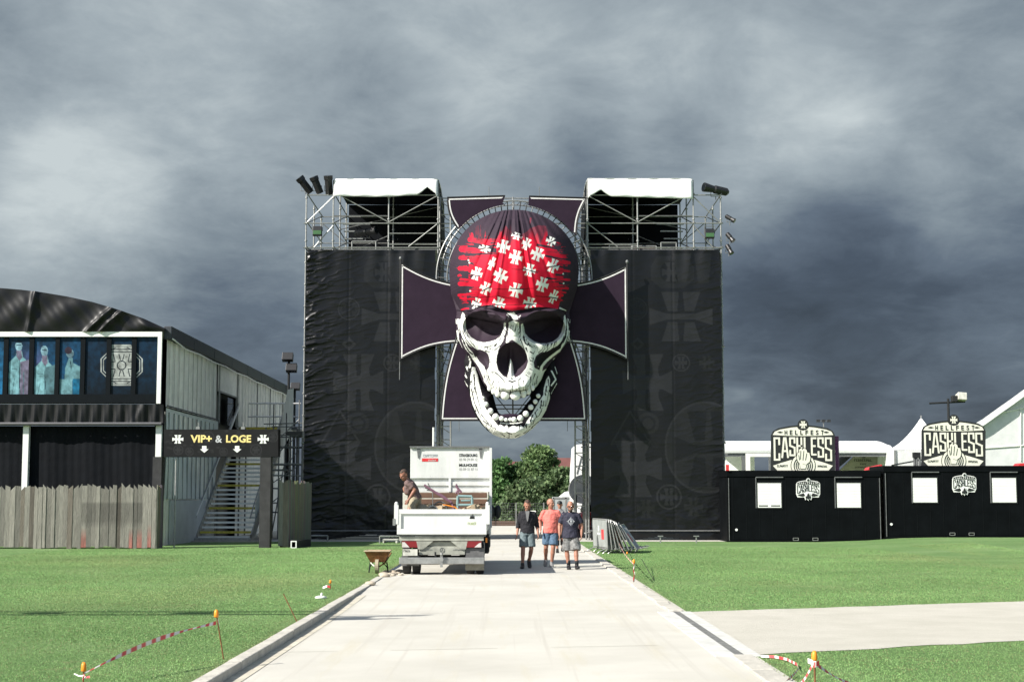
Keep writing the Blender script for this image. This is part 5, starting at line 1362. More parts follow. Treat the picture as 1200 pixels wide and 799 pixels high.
# ================================================================ right: ticket containers
YK = 65.6
STK = {'C': [[(1, .72), (1, 1), (0, 1), (0, 0), (1, 0), (1, .26)]], 'A': [[(0, 0), (.36, 1), (.64, 1), (1, 0)], [(.2, .32), (.8, .32)]], 'S': [[(1, .74), (1, 1), (0, 1), (0, .56), (1, .44), (1, 0), (0, 0), (0, .26)]],
       'H': [[(0, 0), (0, 1)], [(1, 0), (1, 1)], [(0, .5), (1, .5)]], 'L': [[(0, 1), (0, 0), (1, 0)]], 'E': [[(1, 1), (0, 1), (0, 0), (1, 0)], [(0, .52), (.8, .52)]]}
def stroke_letter(mb, ch, x0, z0, x1, z1, y, w):
    h = w/2
    for pl in STK[ch]:
        q = [Vector((x0+h+(x1-x0-w)*a, z0+h+(z1-z0-w)*b)) for a, b in pl]
        for i in range(len(q)-1):
            d = (q[i+1]-q[i]).normalized(); n_ = Vector((-d.y, d.x))*h; a = q[i]-d*h*.9; b = q[i+1]+d*h*.9; yy = y-.0004*(i % 2)-.0008*(pl is not STK[ch][0])
            mb.add([(v.x, yy, v.y) for v in (a+n_, b+n_, b-n_, a-n_)], [(0, 1, 2, 3)])
def lockup(cx_, dy, sc_, Y, theme, parent, full=True):
    """cash sign artwork; px design centred on x=941; returns nothing"""
    def T(x, y): v = P(cx_+(x-941)*sc_, dy+(y-551)*sc_, Y); return (v.x, v.z)
    A_, B_ = theme
    lay = lambda k: Y-.012*k
    def pl(pts, k, m, nm): MB().prism([T(*p) for p in pts], lay(k), lay(k)+.010).build(nm, m, parent)
    def circ(x, y, r_, k, m, nm, n=28, yc=551): pl([(x+r_*math.cos(2*math.pi*i/n), min(yc, y-r_*math.sin(2*math.pi*i/n))) for i in range(n)], k, m, nm)
    btm = [(978.5, 541), (974, 551), (908, 551), (903.5, 541)] if not full else [(978.5, 551), (903.5, 551)]
    brd = [(903.5, 510), (906, 505), (912, 501.5), (925, 499), (941, 497.3), (957, 499), (970, 501.5), (976, 505), (978.5, 510)]+btm
    q = [T(*p) for p in brd]
    MB().prism(q, Y, Y+.06).build('board', A_, parent); circ(941, 497.5, 6.4, 1.5, A_, 'roundel')
    v = T(941, 497.5); emblem_mb(v[0], v[1], .15*sc_, .15*sc_, lay(2.6)).build('emblem', B_, parent)
    pl([(905.5, 509.5), (908, 505.5), (914, 503.2), (927, 500.9), (934, 500.2), (936, 503), (941, 504.5), (946, 503), (948, 500.2), (955, 500.9), (968, 503.2), (974, 505.5), (976.5, 509.5), (960, 510.4), (941, 510.8), (922, 510.4)], 1, B_, 'title_band')
    for x in (914, 968): pl([(x-3.6, 506.3), (x, 505.2), (x+3.6, 506.3), (x, 507.4)], 2, A_, 'lozenge')
    mb = MB()
    for i, ch in enumerate('HELLFEST'):
        x = 919.3+i*6.1; a = T(x, 509.4); b = T(x+3.0, 503.9); text_mb(ch, a[0], a[1], b[0], b[1], lay(2), .03, mb=mb)
    mb.build('lettering', A_, parent)
    mb = MB(); xs_ = [(906.8, 914), (915.6, 924.0), (925.0, 932), (933.4, 940.0), (942, 949.0), (950.4, 956.6), (958.2, 965.2), (967, 974.6)]
    bt_ = [539.5, 536.5, 534.3, 532.5, 532.5, 533.5, 536.0, 540]
    for (xa_, xb_), ch, bb in zip(xs_, 'CASHLESS', bt_):
        a = T(xa_, bb); b = T(xb_, 512.2); stroke_letter(mb, ch, a[0], a[1], b[0], b[1], lay(1), .084*sc_*.93)
    mb.build('lettering', B_, parent)
    if full:
        pl([(905.8, 545.5), (916, 542), (928, 538.5), (929, 551), (911, 551)], 1, B_, 'lower_band'); pl([(976.0, 545.5), (966, 542), (954, 538.5), (953, 551), (971, 551)], 1, B_, 'lower_band')
        a = T(910.5, 547); b = T(923.5, 544.5); scrawl(a[0], a[1], b[0], b[1], lay(2), 8, 1).build('small_lettering', A_, parent)
        a = T(958, 547.4); b = T(969.5, 544.9); scrawl(a[0], a[1], b[0], b[1], lay(2), 8, 2).build('small_lettering', A_, parent)
        circ(941, 545.5, 14.6, 2, A_, 'disc'); circ(941, 545.5, 13.8, 3, B_, 'disc')
        for r_ in (11.2, 8.8, 6.6):
            for sg in (-1, 1):
                pts = [(941+sg*r_*math.cos(a_), min(550.9, 545.5-r_*math.sin(a_))) for a_ in np.linspace(-.75, .75, 9)]+[(941+sg*(r_-.95)*math.cos(a_), min(550.9, 545.5-(r_-.95)*math.sin(a_))) for a_ in np.linspace(.75, -.75, 9)]
                pl(pts, 4, A_, 'wave')
        fl = [(933.5, 536), (934.5, 530), (936.5, 531), (936.2, 527), (939, 524.5), (940, 527), (942.5, 524.7), (945, 527.5), (945.5, 530), (948, 530.5), (949.5, 536), (948.5, 541), (945, 543.5), (943.5, 549), (938, 549), (937, 543), (934.5, 540)]
        pl([(x+(x-941)*.10, y+(y-537)*.06) for x, y in fl], 4, A_, 'hand'); pl(fl, 5, B_, 'hand')
        for ln in (((938, 528), (937.5, 538)), ((941.5, 528), (940.5, 539)), ((945, 531), (943.5, 539)), ((935.5, 533), (936.5, 539)), ((940, 543), (944.5, 544.5))):
            a, b = ln; pl([(a[0]-.25, a[1]), (a[0]+.25, a[1]), (b[0]+.3, b[1]), (b[0]-.3, b[1])], 6, A_, 'line')
    else:
        pl([(907, 545), (916, 541), (927, 538), (932, 546), (924, 549)], 1, B_, 'lower_band'); pl([(975, 545), (966, 541), (955, 538), (950, 546), (958, 549)], 1, B_, 'lower_band')
        fl = [(929, 552), (931, 545), (934, 549), (937, 538), (941, 533), (945, 538), (948, 549), (951, 545), (953, 552), (950, 560), (945, 556), (941, 562), (937, 556), (932, 560)]
        pl(fl, 3, A_, 'hand'); pl([(941+(x-941)*.72, 549+(y-549)*.72) for x, y in fl], 4, B_, 'hand')
def container(px0, px1, yt_, dz, lab, wins, logo, vents, dot, seams, hooks):
    a = P(px0, 586, YK); b = P(px1, 586, YK); zt2 = P(0, yt_, YK).z
    t = thing('ticket_container', lab, 'container', ((a.x+b.x)/2, YK, dz), 'black ticket containers')
    MB().bb((a.x, YK, dz+.08), (b.x, YK+2.5, zt2-.28)).build('body', M['blackpaint'], t, bevel=.015)
    MB().bb((a.x-.03, YK-.03, zt2-.277), (b.x+.03, YK+2.53, zt2)).build('roof_frame', M['blackpaint'], t, bevel=.02)
    MB().bb((a.x-.02, YK-.02, dz-.1), (b.x+.02, YK+2.52, dz+.078)).build('base_frame', M['blackpaint'], t)
    rib = MB(); x = a.x+.25
    while x < b.x-.1: rib.bb((x, YK-.010, dz+.1), (x+.012, YK-.001, zt2-.3)); x += .56
    rib.build('panel_joints', mat('joint black', (.007, .008, .009), .5, spec=.1), t)
    for i, (x0, x1, y0, y1) in enumerate(wins):
        p = P(x0, y1, YK); q_ = P(x1, y0, YK)
        w = MB().bb((p.x-.05, YK-.03, p.z-.05), (q_.x+.05, YK-.002, q_.z+.05)).build('window', M['charcoal'], t)
        sh = MB(); n = 9
        for k in range(n):
            za = p.z+(q_.z-p.z)*k/n; zb = p.z+(q_.z-p.z)*(k+1)/n
            if k == 0 and dot and i == 0: continue
            if k == 1 and dot and i == 0: za = za-.02
            sh.bb((p.x, YK-.045, za+.004), (q_.x, YK-.035, zb))
        if dot and i == 0: sh.bb((p.x, YK-.05, p.z), (q_.x, YK-.035, p.z+.045)).bb(((p.x+q_.x)/2-.06, YK-.05, p.z+.045), ((p.x+q_.x)/2+.06, YK-.035, p.z+.2)).bb((p.x, YK-.05, p.z+.045), (p.x+.04, YK-.035, p.z+.2)).bb((q_.x-.04, YK-.05, p.z+.045), (q_.x, YK-.035, p.z+.2))
        sh.build('shutter', M['white'], w)
    for (x0, y0, x1) in hooks:
        p = P(x0, y0, YK); q_ = P(x1, y0, YK); r_ = P(x0, y0+36, YK)
        MB().bb((p.x, YK-.06, p.z-.02), (q_.x, YK-.005, p.z+.02)).bb((p.x-.015, YK-.055, r_.z), (p.x+.015, YK-.005, p.z-.02)).build('hinge_rail', M['dsteel'], t)
    for (x0, y0) in vents:
        p = P(x0, y0, YK); MB().path([(p.x-.11, YK-.02, p.z-.05), (p.x-.11, YK-.02, p.z+.05), (p.x+.11, YK-.02, p.z+.05), (p.x+.11, YK-.02, p.z-.05), (p.x-.11, YK-.02, p.z-.05)], .014).build('fork_pocket', M['steel'], t)
    p = P(*logo[2], YK); MB().tube((p.x, YK-.02, p.z), (p.x, YK, p.z), .055, 14).build('round_cap', M['white'], t)
    for x in seams:
        p = P(x, 586, YK); MB().bb((p.x-.012, YK-.045, dz+.05), (p.x+.012, YK-.005, zt2-.32)).build('door_bar', M['dsteel'], t)
    lg = thing('container_logo', 'x', 'x'); lg['label'] = ''
    bpy.data.objects.remove(lg)
    lockup(logo[0], logo[1], .375, YK-.015, (M['white'], M['black']), t, full=False)
    return t
K1 = container(852, 1032, 551, 0, 'black ticket container with two white shuttered windows next to the right gate tower', [(888, 915, 566, 594.5), (981, 1008, 566, 594.5)], (947, 582.5, (863, 620.5)), [(932.5, 631.5), (955.5, 631.5)], True, (854, 1031), [(885.5, 559, 917.5), (978, 559, 1010)])
K2 = container(1036.5, 1228, 545.5, .17, 'black ticket container at the right edge of the picture, standing slightly higher', [(1070, 1097.5, 560, 588.5), (1163, 1190, 560, 588.5)], (1130, 576.5, (1044.5, 614)), [(1116, 625.5), (1138.5, 625.5)], False, (1038,), [(1068, 553, 1100), (1160, 553, 1192)])
v = P(851, 545, YK-.03); w_ = P(855, 549, YK)
MB().box((v.x+.05, YK-.05, v.z-.1), (.12, .12, .25)).build('corner_cap', M['red'], K1)
for (px, dy_, dxl, lab) in ((941, 551, -1, 'dark board with cream lettering on the container next to the gate tower'), (1117.5, 545.5, 1, 'dark board with cream lettering on the container at the right edge')):
    t = thing('cash_sign', lab, 'sign', P(px, dy_, YK+.1), 'lettered boards on the containers')
    lockup(px, dy_, 1.0, YK+.12, (M['charcoal'], M['cream']), t)
    for s_ in (-30, 30):
        v = P(px+s_, dy_, YK+.2); MB().tube((v.x, YK+.25, v.z), (v.x, YK+.25, v.z+1.5), .03).tube((v.x, YK+1.3, v.z), (v.x, YK+.25, v.z+1.4), .025).build('support', M['dsteel'], t)

# ---- tents and stalls beyond the containers
def quadstrip(pa_, pb_): pass
Yc1 = 92.
c1 = thing('canopy', 'long white flat canopy on dark legs behind the left container', 'canopy', (P(950, 586, Yc1).x, Yc1, 0))
a = P(849, 521, Yc1); b = P(1040, 530.5, Yc1); n = 40
mb = MB().grid(lambda u, v: (a.x+(b.x-a.x)*u, Yc1-.05*math.sin(v*3.1)+6*0, a.z+(b.z-a.z)*v), n, 4)
mb.grid(lambda u, v: (a.x+(b.x-a.x)*u+(.7*(v*0)), Yc1+7*v, a.z+.35*math.sin(v*math.pi)), n, 8)
mb.add([(b.x, Yc1, b.z), (b.x+.55, Yc1+.2, b.z), (b.x+.2, Yc1, a.z-.05), (b.x, Yc1, a.z)], [(0, 1, 2, 3)])
mb.add([(b.x+.55, Yc1+.2, b.z), (b.x+.55, Yc1+7, b.z), (b.x+.2, Yc1+7, a.z), (b.x+.2, Yc1, a.z-.05)], [(0, 1, 2, 3)])
mb.build('roof_sheet', M['pvc'], c1, smooth=False)
MB().bb((a.x, Yc1+6.5, 0), (P(905, 586, Yc1).x, Yc1+6.55, a.z-.2)).build('back_wall', M['pvc'], c1)
MB().bb((a.x, Yc1+.1, b.z-.22), (b.x+.5, Yc1+.25, b.z-.01)).build('beam', M['dsteel'], c1)
for px in (873, 905, 981, 1043):
    v = P(px, 586, Yc1); MB().bb((v.x-.13, Yc1+.1, 0), (v.x+.13, Yc1+.3, b.z-.22)).build('leg', M['dsteel'], c1)
for (x0, x1, y0) in ((874, 903, 531),):
    p = P(x0, y0, Yc1-2); q_ = P(x1, y0, Yc1-2); MB().bb((p.x, Yc1-2, p.z-.2), (q_.x, Yc1-1.9, p.z)).bb((p.x, Yc1-2, 0), (p.x+.25, Yc1-1.9, p.z-.2)).build('side_frame', M['pvcgrey'], c1)
Yc2 = 96.
sb = thing('market_stall', 'beige stall front with dark sloping roof under the long white canopy', 'stall', (P(1012, 586, Yc2).x, Yc2, 0))
q = [PX(983, 552, Yc2), PX(1002, 533, Yc2), PX(1026, 533, Yc2), PX(1043, 552, Yc2)]
q2 = [(q[0][0], 0), q[0], q[1], q[2], q[3], (q[3][0], 0)]
MB().prism(q2, Yc2, Yc2+.1).build('front_board', mat('beige board', (.38, .36, .27), .7), sb)
for (i, j) in ((0, 1), (1, 2), (2, 3)):
    A_, B_ = q[i], q[j]; dx = .3 if j == 3 else (-.3 if i == 0 else 0)
    MB().add([(A_[0]+(dx), Yc2-.25, A_[1]+.0), (B_[0], Yc2-.25, B_[1]+.12), (B_[0], Yc2+5, B_[1]+.12), (A_[0]+dx, Yc2+5, A_[1])] if i != 2 else [(A_[0], Yc2-.25, A_[1]+.12), (B_[0]+dx, Yc2-.25, B_[1]), (B_[0]+dx, Yc2+5, B_[1]), (A_[0], Yc2+5, A_[1]+.12)], [(0, 1, 2, 3)]).build('roof', M['charcoal'], sb)
for (x0, y0, x1, y1, n_) in ((1001, 540.5, 1022, 537.7, 9), (1008, 544.5, 1016, 542.6, 4), (1002, 548.3, 1015, 546.5, 7)):
    A_ = PX(x0, y0, Yc2); B_ = PX(x1, y1, Yc2); scrawl(A_[0], A_[1], B_[0], B_[1], Yc2-.012, n_, n_).build('lettering', M['charcoal'], sb)
v = P(1012, 535, Yc2); emblem_mb(v.x, v.z, .13, .08, Yc2-.012).build('emblem', M['charcoal'], sb)
# red awning in front of it
rd = thing('red_awning', 'small red awning edge between the two black containers', 'awning', P(1025, 549, YK+4))
q = [PX(1017, 550.5, YK+4), PX(1019, 547.5, YK+4), PX(1033.5, 544, YK+4), PX(1034.5, 551, YK+4)]
MB().prism(q, YK+4, YK+4.8).build('fabric', M['red'], rd); v = P(1021.5, 548.5, YK+4); MB().tube((v.x, YK+3.98, v.z), (v.x, YK+4, v.z), .05, 10).build('badge', M['white'], rd)
v = P(1025, 552, YK+4); MB().tube((v.x, YK+4.4, 0), (v.x, YK+4.4, v.z), .05).build('pole', M['dsteel'], rd)
rd2 = thing('red_awning', 'tiny red awning edge above the container at the right edge', 'awning', P(1197, 544, YK+4))
q = [PX(1193, 546, YK+4), PX(1196, 542.5, YK+4), PX(1215, 542, YK+4), PX(1215, 547, YK+4)]; MB().prism(q, YK+4, YK+4.8).build('fabric', M['red'], rd2)
MB().tube((q[3][0]-.2, YK+4.4, 0), (q[3][0]-.2, YK+4.4, q[3][1]), .05).build('pole', M['dsteel'], rd2)

def pagoda(cx_, Y, half, eave, peak, lab, walls=True, pw=1.9):
    t = thing('pagoda_tent', lab, 'tent', (cx_, Y, 0)); mb = MB(); n = 10
    for (sx, sy, ax) in ((0, -1, 0), (0, 1, 0), (-1, 0, 1), (1, 0, 1)):
        def f(u, v):
            s_ = (1-v); h = eave+(peak-eave)*v**pw; w = half*(s_)
            if ax == 0: return (cx_+(2*u-1)*w, Y+half+sy*w, h)
            return (cx_+sx*w, Y+half+(2*u-1)*w, h)
        mb.grid(f, 6, n)
    mb.build('roof_sheet', M['pvc'], t, smooth=True)
    w = MB().bb((cx_-half, Y, .05), (cx_+half, Y+.03, eave-.02)).bb((cx_-half, Y+2*half-.03, .05), (cx_+half, Y+2*half, eave-.02)); w.bb((cx_-half, Y+.03, .05), (cx_-half+.03, Y+2*half-.03, eave-.02)); w.build('wall_sheet', mat('tent wall', (.62, .63, .62), .5, 0, .1, 2, .2, 2), t)
    MB().tube((cx_, Y+half, peak-.1), (cx_, Y+half, peak+.12), .04).build('finial', M['steel'], t)
    for x in (cx_-half, cx_+half): MB().bb((x-.06, Y-.06, 0), (x+.06, Y, eave)).build('post', M['steel'], t)
v = P(1080, 489, 92); pagoda(v.x, 90, 2.15, P(0, 527, 90).z, v.z, 'white pagoda tent with a sharp peak behind the right lettered board', pw=2.0)
# large marquee at the right edge
Ym = 82.
mq = thing('marquee', 'large white marquee rising behind the right container at the picture edge', 'marquee', (P(1180, 586, Ym).x, Ym, 0))
sl = [(1112, 524), (1125, 508), (1139, 498.5), (1152, 491), (1170, 478), (1185, 467.5), (1200, 456.5), (1235, 434), (1275, 412), (1330, 445), (1400, 500)]
pr = [PX(x, y, Ym) for x, y in sl]
MB().prism([(pr[0][0], 0)]+pr+[(pr[-1][0], 0)], Ym, Ym+.05).build('gable_sheet', mat('tent wall', (1, 1, 1)), mq)
n = len(pr); mb = MB(); mb.add([(x, Ym-.35, z+.05) for x, z in pr]+[(x+4.6, Ym+14, z+.05) for x, z in pr], [(i, i+1, n+i+1, n+i) for i in range(n-1)])
mb.add([(x, Ym-.35, z+.05) for x, z in pr]+[(x, Ym-.35, z-.30) for x, z in pr], [(i, n+i, n+i+1, i+1) for i in range(n-1)]); mb.build('roof_sheet', M['pvc'], mq)
for (xa_, ya_, xb_, yb_) in ((1125, 527, 1240, 519), (1196, 476, 1196, 540), (1160, 486, 1200, 478)):
    A_ = PX(xa_, ya_, Ym); B_ = PX(xb_, yb_, Ym); MB().tube((A_[0], Ym-.03, A_[1]), (B_[0], Ym-.03, B_[1]), .035).build('seam', M['pvcgrey'], mq)
t = thing('scaffold_post', 'dark bundled steel posts between the peaked tent and the right lettered board', 'post', (P(1074, 586, 74).x, 74, 0))
for px in (1071.5, 1074, 1077.5): v = P(px, 531, 74); MB().tube((v.x, 74, 0), (v.x, 74, v.z-.1*(px % 2)), .06).build('post', M['dsteel'], t)
v = P(1074, 533, 74); MB().box((v.x, 74, v.z), (.35, .2, .25)).build('clamp', M['charcoal'], t)
v = P(1045, 545, 76); w_ = P(1072, 539, 76); MB().tube((v.x, 76, v.z), (w_.x, 74.1, w_.z), .035).build('rail', M['dsteel'], t)
v = P(1111, 467, 72); t = thing('projector_mast', 'slim mast with a crossbar carrying a pale projector above the right lettered board', 'mast', (v.x, 72, 0))
MB().tube((v.x, 72, 0), (v.x, 72, v.z), .06, 8).build('pole', M['charcoal'], t)
a = P(1089, 472.5, 72); b = P(1131, 470.5, 72); MB().tube((a.x, 72, a.z), (b.x, 72, b.z), .045, 8).build('crossbar', M['charcoal'], t)
v = P(1126, 466, 72); MB().box((v.x, 71.95, v.z+.02), (.42, .5, .36), 0, R(-12), R(4)).build('housing', M['dirtywhite'], t, bevel=.03)
v = P(1117.5, 467.5, 72); MB().box((v.x, 71.9, v.z), (.26, .3, .30)).build('lens_box', M['charcoal'], t, bevel=.03)
v = P(965, 493, 95); t = thing('lamp_mast', 'thin distant mast with three small lamps behind the left lettered board', 'mast', (v.x, 95, 0))
MB().tube((v.x, 95, 0), (v.x, 95, v.z), .035).build('pole', M['dsteel'], t)
for dx in (-.33, 0, .33): MB().box((v.x+dx, 95, v.z), (.2, .2, .16)).build('lamp_head', M['charcoal'], t)
MB().tube((v.x-.4, 95, v.z), (v.x+.4, 95, v.z), .025).build('crossbar', M['dsteel'], t)
v = P(980.5, 511, 76); t = tag(MB().tube((v.x, 76, 0), (v.x, 76, v.z), .10, 10).build('post', mat('purple post', (.16, .05, .12), .6), None, loc=(v.x, 76, 0)), 'dull purple post just right of the left lettered board', 'post')

# ================================================================ behind the gate
def tree(px, ytop, Y, halfpx, lab, seed, ncl, lowpx, col1, col2, leaf=.17):
    rg = random.Random(seed); base = P(px, 586, Y); top = P(px, ytop, Y).z; hw = halfpx/F*Y; t = thing('tree', lab, 'tree', (base.x, Y, 0), 'trees behind the gate')
    mb = MB(); pts = [(base.x, Y, 0), (base.x+.05, Y, top*.35), (base.x-.05, Y, top*.62), (base.x+.08, Y, top*.93)]
    for k in range(3): mb.tube(pts[k], pts[k+1], .17*(1-k*.28), 8, .17*(1-(k+1)*.28))
    cl = []
    for k in range(ncl):
        f = rg.random(); z = lowpx+(top-lowpx)*f
        wid = hw*(math.sin(min(1, (f*.74+.24))*math.pi)**.4)*rg.uniform(.8, 1.05)
        a = rg.uniform(0, 6.28); r_ = wid*math.sqrt(rg.random())*.92
        cl.append(Vector((base.x+r_*math.cos(a), Y+r_*math.sin(a)*.9, z)))
    for c in cl[::4]:
        s_ = Vector((base.x, Y, max(.8, c.z-.9))); mb.tube(s_, c, .05, 5, .015)
    mb.build('trunk', M['bark'], t, smooth=True)
    g_ = np.random.default_rng(seed); Vs = []; Cs = []
    for c in cl:
        nl = int(75*g_.uniform(.6, 1.3)); r_ = g_.uniform(.25, .6)
        d = g_.normal(size=(nl, 3)); d /= np.linalg.norm(d, axis=1)[:, None]; d *= (g_.random((nl, 1))**.45)*r_*np.array([1, 1, .8])
        ctr = np.array(c)+d
        a = g_.normal(size=(nl, 3)); a /= np.linalg.norm(a, axis=1)[:, None]; b = np.cross(a, g_.normal(size=(nl, 3))); b /= np.linalg.norm(b, axis=1)[:, None]
        s_ = leaf*g_.uniform(.5, 1.2, (nl, 1))
        Vs.append(np.stack([ctr-a*s_, ctr-b*s_*.55, ctr+a*s_, ctr+b*s_*.55], 1).reshape(-1, 3))
        k = g_.random((nl, 1)); tone_ = g_.uniform(.7, 1.35)
        cc = (np.array(col1)*(1-k)+np.array(col2)*k)*tone_; Cs.append(np.repeat(cc, 4, 0))
    V_ = np.concatenate(Vs); C_ = np.concatenate(Cs); Q = np.arange(len(V_)).reshape(-1, 4)
    o = np_mesh('crown', V_, Q, M['leaf'], t, C_, smooth=False); return t
tree(633, 524, 112, 27, 'tallest leafy green tree behind the gate with an uneven top', 3, 200, .6, (.075, .135, .05), (.17, .24, .10))
tree(606, 546, 114, 25, 'lower leafy tree behind the gate left of the tallest one', 4, 150, .3, (.06, .125, .045), (.13, .215, .08))
tree(586, 541, 113, 20, 'leafy tree half hidden behind the white truck body', 5, 150, .3, (.05, .12, .038), (.11, .20, .07))
tree(658, 552, 110, 22, 'lower leafy tree behind the gate right of the tallest one', 6, 130, .3, (.065, .12, .045), (.15, .21, .10))
tree(622, 564, 109, 42, 'broad bushy low tree behind the fence in the middle of the gate', 7, 150, .2, (.06, .11, .045), (.14, .19, .09))
# house with red roof
Yh = 150.; hs = thing('brick_house', 'house with a dull red tiled roof beyond the trees', 'house', (P(655, 586, Yh).x, Yh, 0))
xa = P(640, 575, Yh).x; xb = P(706, 575, Yh).x; zr = P(0, 534.5, Yh).z; zb = P(0, 568, Yh).z
MB().bb((xa, Yh+2, 0), (xb, Yh+9, zb)).build('wall', mat('render wall', (.45, .42, .38), .8), hs)
mb = MB().add([(xa-.6, Yh, zb), (xb+.4, Yh, zb), (xb+.4, Yh+5.5, zr), (xa+.0, Yh+5.5, zr), (xa-.6, Yh+11, zb), (xb+.4, Yh+11, zb)], [(0, 1, 2, 3), (3, 2, 5, 4), (0, 3, 4), (1, 5, 2)])
rf = mb.build('roof', M['roofred'], hs)
hs2 = thing('house', 'small strip of a red roofed house left of the tallest tree', 'house', (P(601, 586, Yh).x, Yh+10, 0))
xa = P(585, 575, 160).x; xb = P(612, 575, 160).x; MB().bb((xa, 162, 0), (xb, 168, 4)).build('wall', mat('render wall', (1, 1, 1)), hs2)
zr2 = P(0, 540.5, 165).z
MB().add([(xa, 160, 3.9), (xb, 160, 3.9), (xb, 165, zr2), (xa, 165, zr2), (xa, 170, 3.9), (xb, 170, 3.9)], [(0, 1, 2, 3), (3, 2, 5, 4)]).build('roof', M['roofred'], hs2)
# wire fence at the back of the plaza
Yw = 106.; wf = thing('wire_fence', 'grey wire mesh fence along the back of the plaza behind the gate', 'fence', (0, Yw, 0))
zt3 = P(0, 589.5, Yw).z; x0 = P(540, 575, Yw).x; x1 = P(668, 575, Yw).x
mb = MB()
k = x0
while k < x1: mb.tube((k, Yw, .1), (k, Yw, zt3), .006, 4); k += .16
for z in np.linspace(.1, zt3, 9): mb.tube((x0, Yw, z), (x1, Yw, z), .008, 4)
mb.build('mesh', M['dsteel'], wf)
k = x0
while k < x1: MB().tube((k, Yw, 0), (k, Yw, zt3+.05), .035).build('post', M['steel'], wf); k += 1.9
MB().bb((x0, Yw+.3, 0), (x1, Yw+.4, .35)).build('base_board', mat('brown base', (.12, .075, .055), .9), wf)
v = P(624.5, 601, Yw-.1); nt_ = thing('notice', 'small white notice with a red mark on the wire fence', 'sign', v)
MB().bb((v.x-.2, Yw-.06, v.z-.17), (v.x+.2, Yw-.05, v.z+.17)).build('board', M['white'], nt_); MB().bb((v.x-.12, Yw-.066, v.z-.07), (v.x+.02, Yw-.061, v.z+.07)).build('mark', M['red'], nt_)
hd = MB()
# grey site box, white van roof, tents at the right of the opening
def sitebox():
    Y = 96.; t = thing('site_container', 'grey site container behind the walking men', 'container', (P(664, 586, Y).x, Y, 0)); a = P(648, 582, Y); b = P(682, 582, Y)
    MB().bb((a.x, Y, .1), (b.x, Y+2.4, a.z)).build('body', mat('site grey', (.30, .33, .33), .5, 0, .15, 1), t, bevel=.02)
    for px in (648.5, 663, 676): v = P(px, 586, Y); MB().bb((v.x-.05, Y-.03, .12), (v.x+.05, Y-.002, a.z-.05)).build('door_bar', M['steel'], t)
    MB().bb((a.x, Y-.03, a.z-.12), (b.x, Y-.003, a.z-.02)).build('top_rail', M['steel'], t)
sitebox()
Y = 100.; t = thing('white_van', 'white van roof showing above the grey site container', 'van', (P(667, 586, Y).x, Y, 0)); v = P(667, 577, Y)
MB().loft([((v.x-.9, Y+2, v.z-1.4), .1, 1.0), ((v.x-.75, Y+2, v.z-.35), .1, 1.0)], 8).build('windscreen', M['glass'], t)
MB().prism([(v.x-.55, v.z-.25), (v.x-.15, v.z+.08), (v.x+1.0, v.z+.12), (v.x+1.0, .5), (v.x-.95, .5), (v.x-.95, v.z-.9)], Y, Y+4).build('body', M['white'], t, bevel=.08)
for y in (Y+.7, Y+3.3): MB().tube((v.x-1.0, y, .35), (v.x-.75, y, .35), .35, 16).build('wheel', M['rubber'], t)
Y = 84.; v = P(681, 519.5, Y); t = thing('white_tent', 'tall white tent edge beside the right tower inside the gate opening', 'tent', (v.x, Y, 0))
q = [PX(672.5, 612, Y), PX(672.5, 555, Y), PX(674.8, 521, Y), PX(690, 519, Y), PX(720, 535, Y), PX(720, 612, Y)]
MB().prism([(q[0][0], 0), q[1], q[2], q[3], q[4], (q[5][0], 0)], Y, Y+6).build('sheet', M['pvc'], t)
MB().tube((q[1][0]+.15, Y-.03, q[1][1]), (q[2][0]+.3, Y-.03, q[2][1]-.6), .02).build('seam', M['dsteel'], t)
Y = 80.; v = P(684, 573, Y); t = thing('cable_drum', 'big round grey drum standing beside the right tower inside the gate opening', 'drum', (v.x, Y, 0)); r_ = 17/F*Y
MB().tube((v.x, Y, v.z), (v.x, Y+.08, v.z), r_, 32).tube((v.x, Y+.9, v.z), (v.x, Y+.98, v.z), r_, 32).build('flange', mat('drum grey', (.62, .63, .60), .6, .2, .2, 3), t)
MB().tube((v.x, Y+.08, v.z), (v.x, Y+.9, v.z), r_*.6, 24).build('core', M['dsteel'], t)
MB().bb((v.x-.5, Y, 0), (v.x-.35, Y+1, v.z-.3)).bb((v.x+.35, Y, 0), (v.x+.5, Y+1, v.z-.3)).build('stand', M['dsteel'], t)
Y = 62.; v = P(684.5, 606, Y); t = thing('red_car', 'red car nose just showing beside the right tower inside the gate', 'car', (v.x+.9, 74, 0))
Y = 74.; a = P(678.5, 600, Y); b = P(720, 600, Y)
MB().prism([(a.x, .35), (a.x, .95), (a.x+.12, a.z-.08), (a.x+.3, a.z), (a.x+.9, a.z+.02), (a.x+1.4, a.z+.02), (a.x+1.6, .9), (a.x+1.6, .35)], Y, Y+4).build('body', M['red'], t, bevel=.1)
MB().prism([(a.x+.18, a.z+.0), (a.x+.3, a.z+.42), (a.x+1.3, a.z+.42), (a.x+1.42, a.z+.0)], Y+1.3, Y+3.2).build('cabin', M['glass'], t, bevel=.05)
for (x, y) in ((a.x+.05, Y+.7), (a.x+1.35, Y+.7), (a.x+.05, Y+3.2), (a.x+1.35, Y+3.2)): MB().tube((x, y, .32), (x+.2, y, .32), .32, 16).build('wheel', M['rubber'], t)
# ================================================================ the flatbed truck
tk = thing('flatbed_truck', 'white flatbed truck seen from behind with a tall lettered front wall, parked before the gate', 'truck', (-1.66, 40, 0))
TX0, TX1 = -2.72, -.57; TY = 36.6; TC = (TX0+TX1)/2
PZ = lambda py, Y=TY: P(0, py, Y).z
PXX = lambda px, Y=TY: P(px, 586, Y).x
tz0, tz1 = PZ(626), PZ(598.0)+.03
